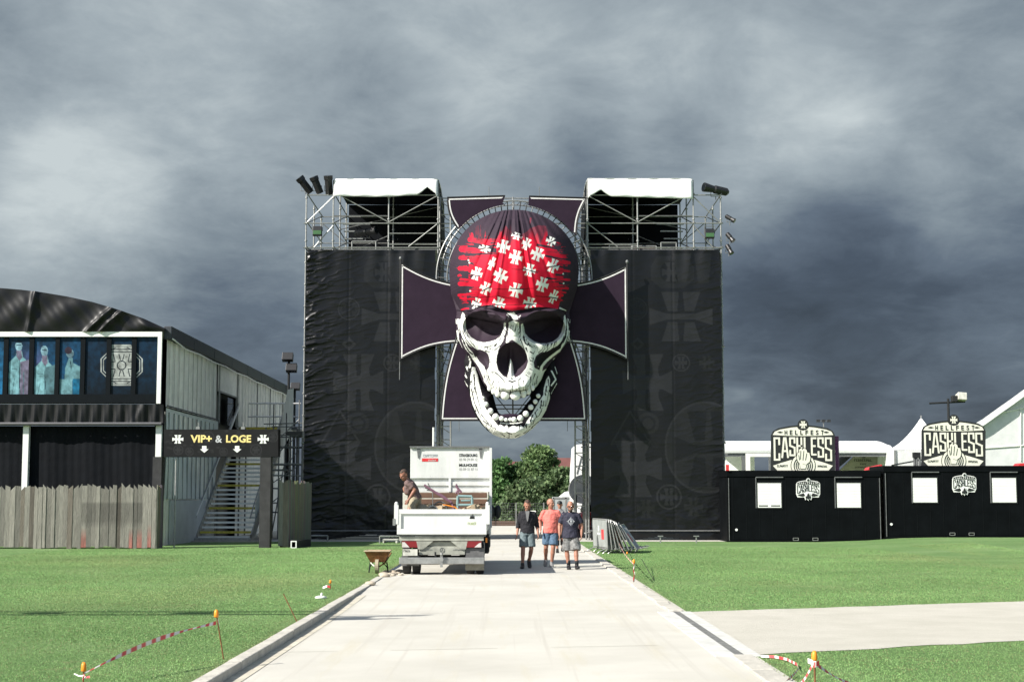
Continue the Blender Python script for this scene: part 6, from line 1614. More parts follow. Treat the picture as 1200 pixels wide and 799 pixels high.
# tailgate: frame with a pressed field
tg = MB().bb((TX0, TY+.02, tz0), (TX1-.03, TY+.06, tz1))
fx0, fx1 = TX0+.10, TX1-.14
tg.bb((TX0, TY-.02, tz1-.11), (TX1-.03, TY+.018, tz1)).bb((TX0, TY-.02, tz0), (TX1-.03, TY+.018, tz0+.13)).bb((TX0, TY-.02, tz0+.13), (fx0, TY+.018, tz1-.11)).bb((fx1, TY-.02, tz0+.13), (TX1-.03, TY+.018, tz1-.11))
tgo = tg.build('tailgate', M['truckwhite'], tk, bevel=.008)
v0 = P(547, 606.5, TY); c_ = MB(); sg_ = mat('small green logo', (.35, .42, .18), .6)
for k in range(3): c_.add([(v0.x+.06+k*.035, TY+.012, v0.z-.02), (v0.x+.10+k*.035, TY+.012, v0.z+.10-.03*abs(k-1)), (v0.x+.115+k*.035, TY+.012, v0.z-.02)], [(0, 2, 1)])
c_.build('logo', M['charcoal'], tgo)
scrawl(P(548, 612, TY).x, PZ(614.5), P(558.5, 612, TY).x, PZ(611.5), TY+.012, 6, 9).build('small_lettering', sg_, tgo)
for x in (TX0-.02, TX1-.01): MB().bb((x-.05, TY-.03, tz1-.35), (x+.05, TY+.10, tz1+.10)).ell((x, TY+.02, tz1+.12), (.045, .05, .06)).build('corner_post', M['truckwhite'], tk)
MB().box((TX0-.07, TY, tz1-.30), (.06, .08, .16)).build('latch', M['steel'], tk)
# bed floor, side boards, front wall
FZ = 1.02
MB().bb((TX0+.03, TY+.065, FZ-.12), (TX1-.06, 41.75, FZ)).build('bed_floor', M['dsteel'], tk)
for x in (TX0, TX1-.07): MB().bb((x, TY+.08, FZ+.003), (x+.045, 41.7, tz1-.02)).build('side_board', M['truckwhite'], tk)
YHB = 41.8; hz = PZ(524, YHB); hz2 = PZ(558.5, YHB); hz3 = PZ(576, YHB)
hx0, hx1 = P(480.8, 560, YHB).x, P(573.5, 560, YHB).x
fw = MB().bb((hx0, YHB, hz2), (hx1, YHB+.05, hz)).bb((hx0, YHB-.015, hz2-.04), (hx1, YHB+.05, hz2-.003))
fwo = fw.build('front_wall', M['truckwhite'], tk, bevel=.01)
lw = MB(); z = hz3
for (a, b, d) in ((hz3, hz3+.10, 0), (hz3+.10, hz3+.17, .05), (hz3+.17, hz3+.27, 0), (hz3+.27, hz3+.35, .05), (hz3+.35, hz2-.043, 0)):
    lw.bb((hx0, YHB+d, a), (hx1, YHB+.08, b))
lw.bb(((hx0+hx1)/2-.03, YHB-.03, hz3), ((hx0+hx1)/2+.03, YHB-.003, hz2-.043)); lw.build('ribbed_wall', M['truckwhite'], tk)
MB().bb((hx0+.03, YHB+.0, FZ), (hx1-.03, YHB+.08, hz3-.003)).build('lower_wall', M['dirtywhite'], tk)
MB().bb((hx0-.02, YHB-.06, hz-.01), (hx1+.02, YHB+.10, hz+.03)).build('top_rail', M['dsteel'], tk)
for px in (490.5, 563.5):
    v = P(px, 524, YHB); MB().add([(v.x-.05, YHB-.035, hz), (v.x+.05, YHB-.035, hz), (v.x+.015, YHB-.02, hz-.30), (v.x-.015, YHB-.02, hz-.30)], [(0, 3, 2, 1)]).box((v.x, YHB-.03, hz+.0), (.14, .06, .05)).build('hinge_strap', M['dsteel'], tk)
MB().bb((hx1-.0, YHB-.22, FZ), (hx1+.07, YHB+.1, hz-.02)).build('side_post', M['truckwhite'], tk)
def tt(txt, x0, y0, x1, y1, m, b=.015):
    a = P(x0, y1, YHB); c = P(x1, y0, YHB); return text_mb(txt, a.x, a.z, c.x, c.z, YHB-.008, b).build('lettering', m, fwo)
tt('STRASBOURG', 538, 531.5, 559.2, 535.0, M['charcoal'], .03); tt('03 90 29 89 12', 538.2, 536.6, 559.2, 539.6, M['grey'], .0)
tt('MULHOUSE', 538, 543, 559.2, 546.5, M['charcoal'], .03); tt('03 89 31 87 11', 538.2, 548, 559.2, 551, M['grey'], .0)
a = P(494.5, 540.5, YHB); c = P(513.3, 536.8, YHB); MB().bb((a.x, YHB-.008, a.z), (c.x, YHB-.002, c.z)).build('red_stripe', M['red'], fwo)
a = P(502, 540, YHB); c = P(511.5, 538.3, YHB); scrawl(a.x, a.z, c.x, c.z, YHB-.012, 7, 3).build('small_lettering', M['truckwhite'], fwo)
a = P(496, 535.3, YHB); c = P(513.0, 532.0, YHB); scrawl(a.x, a.z, c.x, c.z, YHB-.008, 9, 4).build('small_lettering', mat('pale grey letters', (.38, .4, .42), .6), fwo)
# cab behind the wall and the load box over it
MB().bb((hx0+.03, YHB+.12, 1.9), (hx1+.03, 43.6, hz-.02)).build('roof_box', M['dirtywhite'], tk, bevel=.03)
MB().prism([(hx0+.12, .75), (hx1+.02, .75), (hx1+.02, 1.5), (hx1-.1, 1.89), (hx0+.2, 1.89), (hx0+.12, 1.5)], 42.0, 44.1).build('cab', M['truckwhite'], tk, bevel=.05)
MB().bb((hx0+.2, 44.11, 1.35), (hx1-.1, 44.14, 1.85)).build('windscreen', M['glass'], tk)
MB().bb((hx1+.022, 42.5, 1.3), (hx1+.03, 43.4, 1.8)).build('side_window', M['glass'], tk)
MB().bb((hx0+.15, 43.2, .42), (hx1, 44.2, .74)).build('front_bumper', M['charcoal'], tk, bevel=.04)
for px, w in ((576.5, .12), (583.5, .12)):
    v = P(px, 599.5, 44.0); mb = MB().ell((v.x, 44.0, v.z), (.095, .07, .20), 14, 10); mb.tube((hx1, 43.9, v.z+.12), (v.x, 44, v.z+.12), .018).tube((hx1, 43.9, v.z-.12), (v.x, 44, v.z-.12), .018); mb.build('wing_mirror', M['black'], tk, smooth=True)
# chassis
MB().bb((TC-.42, TY+.35, .62), (TC-.32, 44, .82)).bb((TC+.32, TY+.35, .62), (TC+.42, 44, .82)).build('chassis_rail', M['charcoal'], tk)
zc = PZ(627)
mb = MB().bb((TX0+.05, TY+.05, FZ-.22), (TX1-.1, TY+.13, FZ-.125))
for x in (PXX(493), PXX(543)):
    s_ = 1 if x < TC else -1
    mb.prism([(x-s_*.10, FZ-.23), (x+s_*.30, FZ-.23), (x+s_*.06, FZ-.42), (x-s_*.06, FZ-.42)], TY+.06, TY+.12)
mb.build('cross_member', M['undergrey'], tk)
pl = MB().bb((PXX(491), TY+.10, PZ(650)), (PXX(545), TY+.16, PZ(640))).bb((PXX(494), TY+.14, PZ(640)+.003), (PXX(540), TY+.2, PZ(634.5))).build('rear_panel', M['undergrey'], tk, bevel=.01)
v = P(518, 644.5, TY); mb = MB()
for k in range(20):
    a0 = 2*math.pi*k/20; a1 = 2*math.pi*(k+1)/20; mb.tube((v.x+.055*math.cos(a0), TY+.095, v.z+.055*math.sin(a0)), (v.x+.055*math.cos(a1), TY+.095, v.z+.055*math.sin(a1)), .006, 4)
for k in range(3):
    a0 = math.pi/2+k*2.0944; mb.tube((v.x, TY+.095, v.z), (v.x+.055*math.cos(a0), TY+.095, v.z+.055*math.sin(a0)), .006, 4)
mb.build('badge', M['dsteel'], pl)
scrawl(PXX(493), PZ(645), PXX(507), PZ(643.4), TY+.093, 8, 5).build('small_lettering', M['dsteel'], pl); scrawl(PXX(531), PZ(645), PXX(543.5), PZ(643.4), TY+.093, 7, 6).build('small_lettering', M['dsteel'], pl)
MB().bb((PXX(468.5), TY-.10, PZ(660.5)), (PXX(567.5), TY+.02, PZ(652.8))).build('rear_bumper', M['steel'], tk, bevel=.012)
MB().tube((PXX(518), TY-.16, PZ(655)), (PXX(518), TY-.1, PZ(655)), .05, 12).bb((PXX(516.5), TY-.15, PZ(664)), (PXX(519.5), TY-.101, PZ(649))).ell((PXX(518), TY-.16, PZ(649)), (.035, .035, .035)).build('tow_hitch', M['steel'], tk)
MB().bb((PXX(509.5), TY-.02, PZ(652)), (PXX(511.5), TY+.05, PZ(646.5))).build('hook', M['charcoal'], tk)
for (xa, xb, s_) in ((471, 490.5, 1), (545.5, 564.5, -1)):
    hb = MB().bb((PXX(xa), TY+.06, PZ(641.5)), (PXX(xb), TY+.15, PZ(633))).build('tail_light', M['redlens'], tk, bevel=.012)
    if s_ > 0: q = [(PXX(471.4), PZ(641)), (PXX(480), PZ(641)), (PXX(474.5), PZ(635)), (PXX(471.4), PZ(635))]
    else: q = [(PXX(556), PZ(641)), (PXX(564), PZ(641)), (PXX(563.8), PZ(635.5)), (PXX(561), PZ(636.5))]
    MB().prism(q, TY+.045, TY+.057).build('lens', M['clearlens'], hb)
npn = MB().bb((PXX(472.3), TY+.02, PZ(650.8)), (PXX(489.5), TY+.05, PZ(643.2))).build('number_plate', M['dirtywhite'], tk)
scrawl(PXX(473.3), PZ(646.5), PXX(481), PZ(643.8), TY+.016, 4, 12).build('lettering', M['charcoal'], npn)
MB().bb((PXX(545.5), TY+.12, PZ(660)), (PXX(567), TY+.18, PZ(642))).bb((PXX(470.5), TY+.12, PZ(663)), (PXX(491.5), TY+.18, PZ(651))).build('mudguard', mat('grey mudguard', (.10, .10, .10), .7, 0, .3), tk)
MB().bb((PXX(545.5), TY+.05, PZ(668)), (PXX(567.5), TY+.08, PZ(660.5))).build('mud_flap', mat('dirty flap', (.20, .19, .15), .8, 0, .3), tk)
MB().tube((TX0+.3, TY+.55, .38), (TX1-.3, TY+.55, .38), .06, 8).ell((TC+.0, TY+.55, .40), (.20, .2, .17)).build('axle', M['charcoal'], tk, smooth=True)
def wheel(x, y, w):
    r_ = .37; t_ = MB().loft([((x, y, r_), r_*.82, r_*.82), ((x+.01, y, r_), r_*.97, r_*.97), ((x+.04, y, r_), r_, r_), ((x+w-.04, y, r_), r_, r_), ((x+w-.01, y, r_), r_*.97, r_*.97), ((x+w, y, r_), r_*.82, r_*.82)], 28, (0, 1, 0))
    wh = t_.build('wheel', M['rubber'], tk, smooth=False)
    for s_ in (x-.004, x+w+.004): MB().loft([((s_-.003, y, r_), r_*.55, r_*.55), ((s_+.003, y, r_), r_*.5, r_*.5)], 20, (0, 1, 0)).build('rim', M['steel'], wh)
for (a, b) in ((471, 480.5), (482.5, 491.8), (546, 556), (557.5, 567)): wheel(PXX(a), TY+.55, PXX(b)-PXX(a))
wheel(PXX(566, 42.6)-.22, 42.6, .24); wheel(hx0+.2, 42.6, .24)
MB().bb((PXX(567, 41), 41.0, .35), (PXX(573, 41), 42.1, .85)).build('side_locker', M['charcoal'], tk, bevel=.03)
MB().bb((TX1-.06, TY+.3, PZ(636)), (TX1-.02, TY+.38, PZ(630.5))).build('side_marker', M['orange'], tk)
MB().bb((TC+.35, 38.2, .32), (TX1-.12, 39.4, .72)).build('fuel_tank', M['dsteel'], tk, bevel=.05)
v = P(507.5, 523, YHB); MB().tube((v.x, YHB+.2, hz-.1), (v.x, YHB+.2, hz+.55), .03, 8).build('beacon_post', M['truckwhite'], tk)

# ---- load on the truck
for i, (y0, y1) in enumerate(((577, 583.2), (584.6, 590.6), (592, 600))):
    a = P(487, y1, YHB-.35); b = P(570, y0, YHB-.35)
    tag(MB().bb((hx0+.16, YHB-.4-.01*i, a.z), (hx1-.06, YHB-.12, b.z)).build('timber_board', M['brown'], None, loc=(TC, YHB-.3, a.z), bevel=.01),
        ('brown timber board, topmost of three against the front wall of the truck', 'brown timber board, middle of three against the front wall of the truck', 'brown timber board, lowest of three, partly behind the load on the truck')[i], 'board', 'brown boards on the truck')
tag(MB().bb((hx0+.3, YHB-.6, FZ+.002), (hx1-.2, YHB-.41, P(0, 600, YHB).z)).build('timber_bundle', M['brown'], None, loc=(TC, YHB-.5, FZ)), 'low bundle of brown timber lying under the boards on the truck bed', 'timber')
Yl = 39.5
tag(MB().path([P(497, 568, Yl), P(507, 575, Yl), P(519, 581, Yl), P(530, 590, Yl)], .03, 8).tube(P(505, 573.5, Yl-.02), P(529, 588.5, Yl-.02), .035).tube(P(530, 590, Yl), (P(538, 600, Yl).x, Yl, FZ), .03).build('pink_pole', M['pink'], None, loc=P(538, 600, Yl)), 'long dull pink pole leaning across the load on the truck', 'pole')
tag(MB().path([P(501.5, 566, Yl+.3), P(504, 571, Yl+.3), P(500, 574, Yl+.3), P(507, 575, Yl+.3), P(498, 571.5, Yl+.3)], .014).tube(P(507, 575, Yl+.3), (P(507, 600, Yl).x, Yl+.3, FZ), .012).build('wire_coil', M['dsteel'], None, loc=(P(507, 600, Yl).x, Yl+.3, FZ)), 'tangle of dark wire sticking up near the worker on the truck', 'wire')
tag(MB().path([P(534.5, 567, Yl), P(537, 573, Yl), P(534, 578, Yl)], .022).path([P(534, 569, Yl), P(541, 577, Yl)], .03).tube(P(537, 573, Yl), (P(539, 600, Yl).x, Yl, FZ), .022).build('pink_strap', M['pink'], None, loc=(P(539, 600, Yl).x, Yl, FZ)), 'short bent pink strap and handle beside the pale teal frame on the truck', 'strap')
cf = thing('teal_frame', 'pale teal tubular chair frame standing in the truck bed', 'chair frame', (P(544, 600, 38.5).x, 38.5, FZ)); Yf = 38.5
q = [P(536.5, 581, Yf), P(553, 581.5, Yf), P(553.5, 591.5, Yf), P(536, 591.5, Yf)]
MB().path(q+[q[0]], .032, 8).build('back_frame', M['cyan'], cf); MB().tube(P(540, 586.5, Yf), P(551, 586.2, Yf), .022).build('crossbar', M['cyan'], cf)
for px in (536.5, 551.5): v = P(px, 590, Yf); MB().tube(v, (v.x-.03, Yf, FZ), .03).tube((v.x, Yf+.4, FZ), (v.x, Yf, v.z-.2), .026).build('leg', M['cyan'], cf)
rb = random.Random(4); mb = MB()
for k in range(46):
    x = rb.uniform(P(492, 596, 38.3).x, P(566, 596, 38.3).x); y = rb.uniform(37.3, 39.3); mb.box((x, y, FZ+.30+rb.uniform(0, .28)), (rb.uniform(.08, .3), rb.uniform(.05, .2), rb.uniform(.03, .14)), rb.uniform(0, 3), rb.uniform(-.5, .5), rb.uniform(-.5, .5))
mb.bb((P(494, 596, 38.3).x, 37.3, FZ), (P(566, 596, 38.3).x, 39.3, FZ+.34))
o = mb.build('rubble', mat('rubble', (.30, .24, .16), .85, 0, .5, 3), None, loc=(TC, 38.3, FZ)); o['kind'] = 'stuff'; o['label'] = 'mixed brown and cream rubble heaped low in the truck bed'; o['category'] = 'rubble'
for i, (px, py, r_) in enumerate(((515.5, 594, .16), (507, 597, .12))):
    v = P(px, py, 37.9); mb = MB(); n = 18
    mb.path([(v.x+r_*math.cos(2*math.pi*k/n), 37.9, v.z-.03+r_*math.sin(2*math.pi*k/n)) for k in range(n+1)], .02, 6)
    mb.tube((v.x, 37.9, v.z-.03-r_), (v.x, 37.9, FZ+.3), .02)
    tag(mb.build('hose_loop', M['dirtywhite'] if i else M['dsteel'], None, loc=(v.x, 37.9, v.z-r_)), ('larger dark hose loop standing up out of the rubble on the truck', 'smaller pale hose loop beside the worker on the truck')[i], 'hose')
tag(MB().ell(P(493.5, 598.5, 37.6), (.22, .2, .17), 12, 8).build('sack', M['khaki'], None, smooth=True, loc=P(493.5, 601, 37.6)), 'dusty pale sack just behind the tailgate next to the worker', 'sack')
tag(MB().path([P(519, 591, 37.2), P(527, 592.5, 37.2), P(533, 594, 37.2), P(541, 600, 37.2)], .013).build('rope', M['orange'], None, loc=P(541, 600, 37.2)), 'thin orange rope draped over the rubble behind the tailgate', 'rope')

# ================================================================ people
def hand(mb, w, d, side, r=.9):
    """palm, four fingers and a thumb from wrist w along direction d"""
    d = Vector(d).normalized(); sd = Vector(side).normalized(); sd = (sd-d*sd.dot(d)).normalized(); nn_ = d.cross(sd)
    w = Vector(w)
    mb.loft([(w-d*.01, .026*r, .020*r), (w+d*.03, .034*r, .017*r), (w+d*.085, .040*r, .016*r), (w+d*.095, .036*r, .012*r)], 12, sd)
    for i, (o_, l_) in enumerate(((-.030, .062), (-.010, .072), (.010, .068), (.029, .052))):
        a = w+d*.085+sd*o_*r; b = a+d*l_*.5+nn_*.010; c = b+d*l_*.42+nn_*.026; mb.caps(a, .0098*r, b, .0092*r, 8).caps(b, .0092*r, c, .0078*r, 8)
    a = w+d*.025-sd*.026*r; b = a+d*.035-sd*.022; c = b+d*.030-sd*.004+nn_*.012; mb.caps(a, .0125*r, b, .011*r, 8).caps(b, .011*r, c, .0085*r, 8)

def head(mb, c, yaw=0, pitch=0, s=1.0):
    """c: centre of skull; face towards -y then turned"""
    m_ = Matrix.Rotation(yaw, 3, 'Z') @ Matrix.Rotation(pitch, 3, 'X'); c = Vector(c)
    T = lambda x, y, z: c+m_ @ Vector((x*s, y*s, z*s))
    mb.ell(T(0, .012, .025), (.076*s, .094*s, .098*s), 20, 14, m_)
    mb.ell(T(0, -.018, -.045), (.062*s, .072*s, .078*s), 18, 12, m_)
    mb.ell(T(0, -.045, -.095), (.036*s, .035*s, .026*s), 12, 8, m_)
    mb.ell(T(0, -.092, -.018), (.014*s, .024*s, .026*s), 10, 8, m_)          # nose
    mb.ell(T(0, -.080, .020), (.052*s, .016*s, .014*s), 12, 8, m_)           # brow ridge
    mb.ell(T(0, -.083, -.062), (.026*s, .010*s, .008*s), 10, 6, m_)          # lips
    for k in (-1, 1):
        mb.ell(T(k*.080, .012, -.012), (.011*s, .020*s, .032*s), 10, 8, m_)   # ears
        mb.ell(T(k*.040, -.065, -.028), (.022*s, .022*s, .020*s), 10, 8, m_)  # cheeks
    return T, m_

def person(label, loc, J, o, sk='skin'):
    t = thing('person', label, 'person', loc); L0 = Vector(loc)
    V = lambda p: L0+Vector(p); D_ = {k: V(v) for k, v in J.items() if isinstance(v, tuple)}
    body = MB(); b = o.get('bulk', 1.0)
    T, hm_ = head(body, D_['head'], J.get('yaw', 0), J.get('pitch', 0), o.get('hs', 1.07))
    nk = D_['neck']; body.caps(D_['head']+hm_ @ Vector((0, .015, -.06)), .052, nk+Vector((0, 0, -.03)), .062)
    sl, sr, hl, hr = D_['shl'], D_['shr'], D_['hipl'], D_['hipr']; ms = (sl+sr)/2; mh = (hl+hr)/2; up = (ms-mh)
    sd = (sr-sl).normalized()
    body.loft([(mh-up*.08, .12, .09), (mh, .165*b, .11*b), (mh+up*.3, .145*b, .10*b), (mh+up*.65, .165*b, .11*b), (mh+up*.92, .17*b, .10), (mh+up*1.05, .10, .07), (nk, .055, .055)], 18, sd)
    for S in 'lr':
        sh, el, wr = D_['sh'+S], D_['el'+S], D_['wr'+S]
        body.caps(sh, .056*b, el, .042*b).caps(el, .043*b, el.lerp(wr, .35), .041*b).caps(el.lerp(wr, .3), .041*b, wr, .027)
        dr_ = (wr-el).normalized(); hd = Vector(J.get('hd'+S, tuple(dr_)))
        hand(body, wr, hd, J.get('side'+S, (0, -1, .1)))
        hp, kn, an = D_['hip'+S], D_['kn'+S], D_['an'+S]
        body.caps(hp, .088*b, kn, .056*b).caps(kn, .056, kn.lerp(an, .35), .058*b).caps(kn.lerp(an, .3), .057*b, an, .036)
        ft = Vector(J.get('toe'+S, (0, -1, 0))).normalized(); body.caps(an+Vector((0, 0, -.03)), .032, an+ft*.12+Vector((0, 0, -.07)), .014)
    bo = remeshed('body', body, M[sk], t, .0085, 2)
    # eyes
    for k in (-1, 1):
        if not o.get('glasses'):
            MB().ell(T(k*.030, -.076, .0), (.013, .008, .007), 8, 6, hm_).build('eye', M['hair'], t, smooth=True)
    if o.get('glasses'):
        g_ = MB()
        for k in (-1, 1): g_.ell(T(k*.032, -.088, .002), (.029, .009, .020), 12, 8, hm_)
        g_.tube(T(-.07, -.08, .005), T(-.078, .02, .005), .004).tube(T(.07, -.08, .005), T(.078, .02, .005), .004).tube(T(-.02, -.09, .008), T(.02, -.09, .008), .004); g_.build('sunglasses', M['glass'], t, smooth=True)
    if o.get('hair') == 'short':
        h_ = MB().ell(T(0, .032, .048), (.082, .092, .086), 18, 12, hm_).ell(T(0, .058, .0), (.074, .062, .085), 14, 10, hm_).ell(T(0, -.015, .085), (.060, .060, .036), 12, 8, hm_)
        remeshed('hair', h_, M['hair'], t, .010, 1)
    if o.get('hair') == 'crop':
        h_ = MB().ell(T(0, .036, .030), (.0785, .0885, .088), 18, 12, hm_); remeshed('hair', h_, mat('cropped hair', (.22, .12, .08), .8), t, .010, 1)
    if o.get('beard'):
        h_ = MB().ell(T(0, -.052, -.092), (.050, .048, .046), 14, 10, hm_).ell(T(-.045, -.022, -.065), (.022, .04, .045), 10, 8, hm_).ell(T(.045, -.022, -.065), (.022, .04, .045), 10, 8, hm_)
        remeshed('beard', h_, M['hair'] if o['beard'] == 1 else mat('stubble', (.16, .09, .06), .8), t, .009, 1)
    if o.get('cap'): MB().ell(T(0, .01, .055), (.088, .105, .075), 16, 10, hm_).ell(T(0, -.10, .05), (.06, .06, .010), 12, 6, hm_).build('cap', M['black'], t, smooth=True)
    # shirt
    hem = o.get('hem', -.02); f = o.get('flare', 1.0)
    s_ = MB(); g = b*1.0
    s_.loft([(mh+up*(hem-.02), .185*g*f, .135*g*f), (mh+up*(hem+.02), .192*g*f, .142*g*f), (mh+up*.25, .180*g, .135*g*o.get('belly', 1)), (mh+up*.5, .185*g, .135*g*o.get('belly', 1)), (mh+up*.75, .200*g, .132*g), (mh+up*.93, .200*g, .118*g), (mh+up*1.04, .150, .085), (nk+Vector((0, 0, -.015)), .078, .070), (nk+Vector((0, 0, .0)), .066, .060)], 22, sd)
    sl_ = o.get('sleeve', .6)
    for S in 'lr':
        sh, el, wr = D_['sh'+S], D_['el'+S], D_['wr'+S]
        if sl_ <= 1: e = sh.lerp(el, sl_); s_.caps(sh+Vector((0, 0, -.012)), .070*b, sh.lerp(e, .6), .068*b).caps(nk+Vector((0, 0, -.055)), .055, sh+Vector((0, 0, -.005)), .066*b).caps(sh.lerp(ms, .25)+Vector((0, 0, -.10)), .085, sh.lerp(ms, .3)+Vector((0, 0, -.22)), .085); s_.loft([(sh, .066*b, .066*b), (sh.lerp(e, .6), .069*b, .067*b), (e, .074*b, .068*b)], 14)
        else: s_.caps(sh+Vector((0, 0, -.012)), .070*b, el, .060*b).caps(nk+Vector((0, 0, -.055)), .055, sh+Vector((0, 0, -.005)), .066*b).caps(sh.lerp(ms, .25)+Vector((0, 0, -.10)), .085, sh.lerp(ms, .3)+Vector((0, 0, -.22)), .085).loft([(el, .060*b, .060*b), (el.lerp(wr, sl_-1), .056*b, .056*b)], 14); s_.ell(el, (.062*b,)*3, 12, 8)
    so = remeshed('shirt' if o.get('top_name') is None else o['top_name'], s_, M[o['top']], t, .011, 2)
    # wrinkles by gentle displacement
    tx = bpy.data.textures.get('cloth') or bpy.data.textures.new('cloth', 'CLOUDS'); tx.noise_scale = .11
    dm_ = so.modifiers.new('folds', 'DISPLACE'); dm_.texture = tx; dm_.strength = .034; dm_.mid_level = .5; dm_.texture_coords = 'GLOBAL'
    if o.get('open'):     # inner tee in the open neck
        c0 = ms+Vector((.0, -.13, -.0)); MB().prism([(c0.x-.055, c0.z+.07), (c0.x+.055, c0.z+.07), (c0.x+.012, c0.z-.19), (c0.x-.012, c0.z-.19)], c0.y-.030, c0.y+.05).build('undershirt', M['grey'], t)
    if o.get('graphic'):
        c0 = mh+up*.68+Vector((0, -.163*g, 0)); pg = MB()
        for k in range(7):
            a0 = -.09+k*.03; h0 = .105-abs(a0)*1.02
            for sg in (-1, 1):
                if k in (2, 3, 4): z0 = .035-abs(a0)*.3
                else: z0 = 0
                pg.add([(c0.x+a0-.011, c0.y+.0+abs(a0)*.32-.006, c0.z+sg*z0), (c0.x+a0+.011, c0.y+abs(a0)*.32-.006, c0.z+sg*z0), (c0.x+a0+.009, c0.y+abs(a0)*.32-.004, c0.z+sg*h0), (c0.x+a0-.009, c0.y+abs(a0)*.32-.004, c0.z+sg*h0)], [(0, 1, 2, 3)])
        pg.ell((c0.x+.01, c0.y-.002, c0.z), (.026, .006, .03), 10, 6)
        pg.build('chest_print', mat('print grey', (.36, .38, .40), .8), t)
    # shorts
    p_ = MB(); p_.loft([(mh-up*.14, .150*b, .115*b), (mh-up*.02, .182*b, .132*b), (mh+up*.14, .172*b, .125*b)], 20, sd)
    le = o.get('leg', .8)
    for S in 'lr':
        hp, kn = D_['hip'+S], D_['kn'+S]; an = D_['an'+S]
        if le <= 1.0: e = hp.lerp(kn, le)
        else: e = kn.lerp(an, le-1)
        p_.loft([(hp+up*.06, .095*b, .105*b), (hp.lerp(kn, .2), .104*b, .112*b), (hp.lerp(kn, .6), .098*b*o.get('wide', 1), .100*b), (e, .098*b*o.get('wide', 1), .102*b)], 18)
    po = remeshed('shorts' if le < 1.3 else 'trousers', p_, M[o['bottom']], t, .011, 1)
    dm_ = po.modifiers.new('folds', 'DISPLACE'); dm_.texture = tx; dm_.strength = .028; dm_.mid_level = .5; dm_.texture_coords = 'GLOBAL'
    # shoes
    for S in 'lr':
        an = D_['an'+S]; ft = Vector(J.get('toe'+S, (0, -1, 0))).normalized(); q_ = MB(); lat = ft.cross(Vector((0, 0, 1))).normalized()
        dn = -lat.cross(ft).normalized()
        if dn.z > 0: dn = -dn
        q_.loft([(an-ft*.075+dn*.055, .036, .036), (an-ft*.055+dn*.045, .046, .055), (an+dn*.035, .050, .064), (an+ft*.07+dn*.055, .054, .046), (an+ft*.15+dn*.064, .056, .036), (an+ft*.21+dn*.070, .038, .024)], 16, lat)
        q_.caps(an+Vector((0, 0, .03)), .047, an+dn*.03, .050)
        so_ = remeshed('shoe', q_, M[o.get('shoe', 'black')], t, .009, 1)
        MB().loft([(an-ft*.07+dn*.088, .036, .008), (an+dn*.088, .045, .008), (an+ft*.13+dn*.092, .052, .008), (an+ft*.205+dn*.09, .034, .008)], 12, lat).build('sole', M[o.get('sole', 'black')], so_)
        if o.get('sock'): MB().loft([(an+Vector((0, 0, .03)), .048, .048), (an+Vector((0, 0, .12)), .046, .046)], 12).build('sock', M[o['sock']], t, smooth=True)
    if o.get('straps'):
        for k in (-1, 1): MB().path([tuple(ms+Vector((k*.12, -.15, .02))), tuple(ms+Vector((k*.13, -.165, -.2))), tuple(ms+Vector((k*.16, -.10, -.36)))], .028, 6).build('strap', M['navy'], t)
    return t
A3 = G(617.5, 666)
sc_ = A3.y/F
person('person with bowed head walking in a black hoodie and faded denim shorts', (P(618, 586, A3.y).x, A3.y, 0),
       dict(head=(.0, -.05, 1.625), yaw=.05, pitch=.38, neck=(0, .0, 1.49), shl=(-.175, 0, 1.405), shr=(.175, 0, 1.405), ell=(-.235, .04, 1.12), elr=(.245, .07, 1.13), wrl=(-.265, -.06, .875), wrr=(.275, -.04, .885),
            hipl=(-.09, 0, .92), hipr=(.09, 0, .92), knl=(-.115, -.09, .50), knr=(.10, -.03, .50), anl=(-.125, -.10, .10), anr=(.05, .30, .20), toel=(-.1, -1, 0), toer=(.12, -.75, -.65)),
       dict(top='hoodie', top_name='hoodie', bottom='jeans2', hair='short', beard=2, sleeve=1.35, hem=-.02, leg=.86, open=True, shoe='black', bulk=1.0, wide=1.12))
A4 = G(644.5, 664.5)
person('person with cropped hair walking in a salmon tee and blue denim shorts', (P(645.5, 586, A4.y).x, A4.y+.15, 0),
       dict(head=(.0, -.02, 1.665), yaw=.75, pitch=.06, neck=(0, .01, 1.51), shl=(-.185, 0, 1.435), shr=(.185, 0, 1.435), ell=(-.29, .07, 1.17), elr=(.29, .04, 1.15), wrl=(-.27, -.10, .98), wrr=(.27, -.12, .93),
            hipl=(-.09, 0, .93), hipr=(.09, 0, .93), knl=(-.13, -.03, .51), knr=(.06, -.10, .50), anl=(-.13, .28, .19), anr=(.02, -.06, .10), toel=(-.1, -.8, -.6), toer=(.0, -1, 0)),
       dict(top='salmon', bottom='jeans', hair='crop', sleeve=.72, hem=-.06, flare=1.05, leg=.82, shoe='grey', sole='white', bulk=1.07, belly=1.15, wide=1.12), 'skin')
A5 = G(672, 667)
person('bald bearded person in sunglasses walking in a navy printed tee and camouflage shorts', (P(668.5, 586, A5.y).x, A5.y, 0),
       dict(head=(.0, -.02, 1.60), yaw=-.05, pitch=.12, neck=(0, .0, 1.455), shl=(-.185, 0, 1.375), shr=(.185, 0, 1.375), ell=(-.28, .03, 1.10), elr=(.29, .03, 1.10), wrl=(-.285, -.07, .87), wrr=(.275, -.07, .87),
            hipl=(-.095, 0, .88), hipr=(.095, 0, .88), knl=(-.10, -.02, .47), knr=(.13, -.12, .48), anl=(-.055, -.03, .10), anr=(.145, -.22, .11), toel=(.05, -1, 0), toer=(.15, -1, .12)),
       dict(top='navy', bottom='camo', glasses=True, beard=1, sleeve=.75, hem=-.16, leg=.98, flare=1.16, graphic=True, bulk=1.06, wide=1.25, shoe='black', sock='charcoal'), 'skin')
A6 = 52.
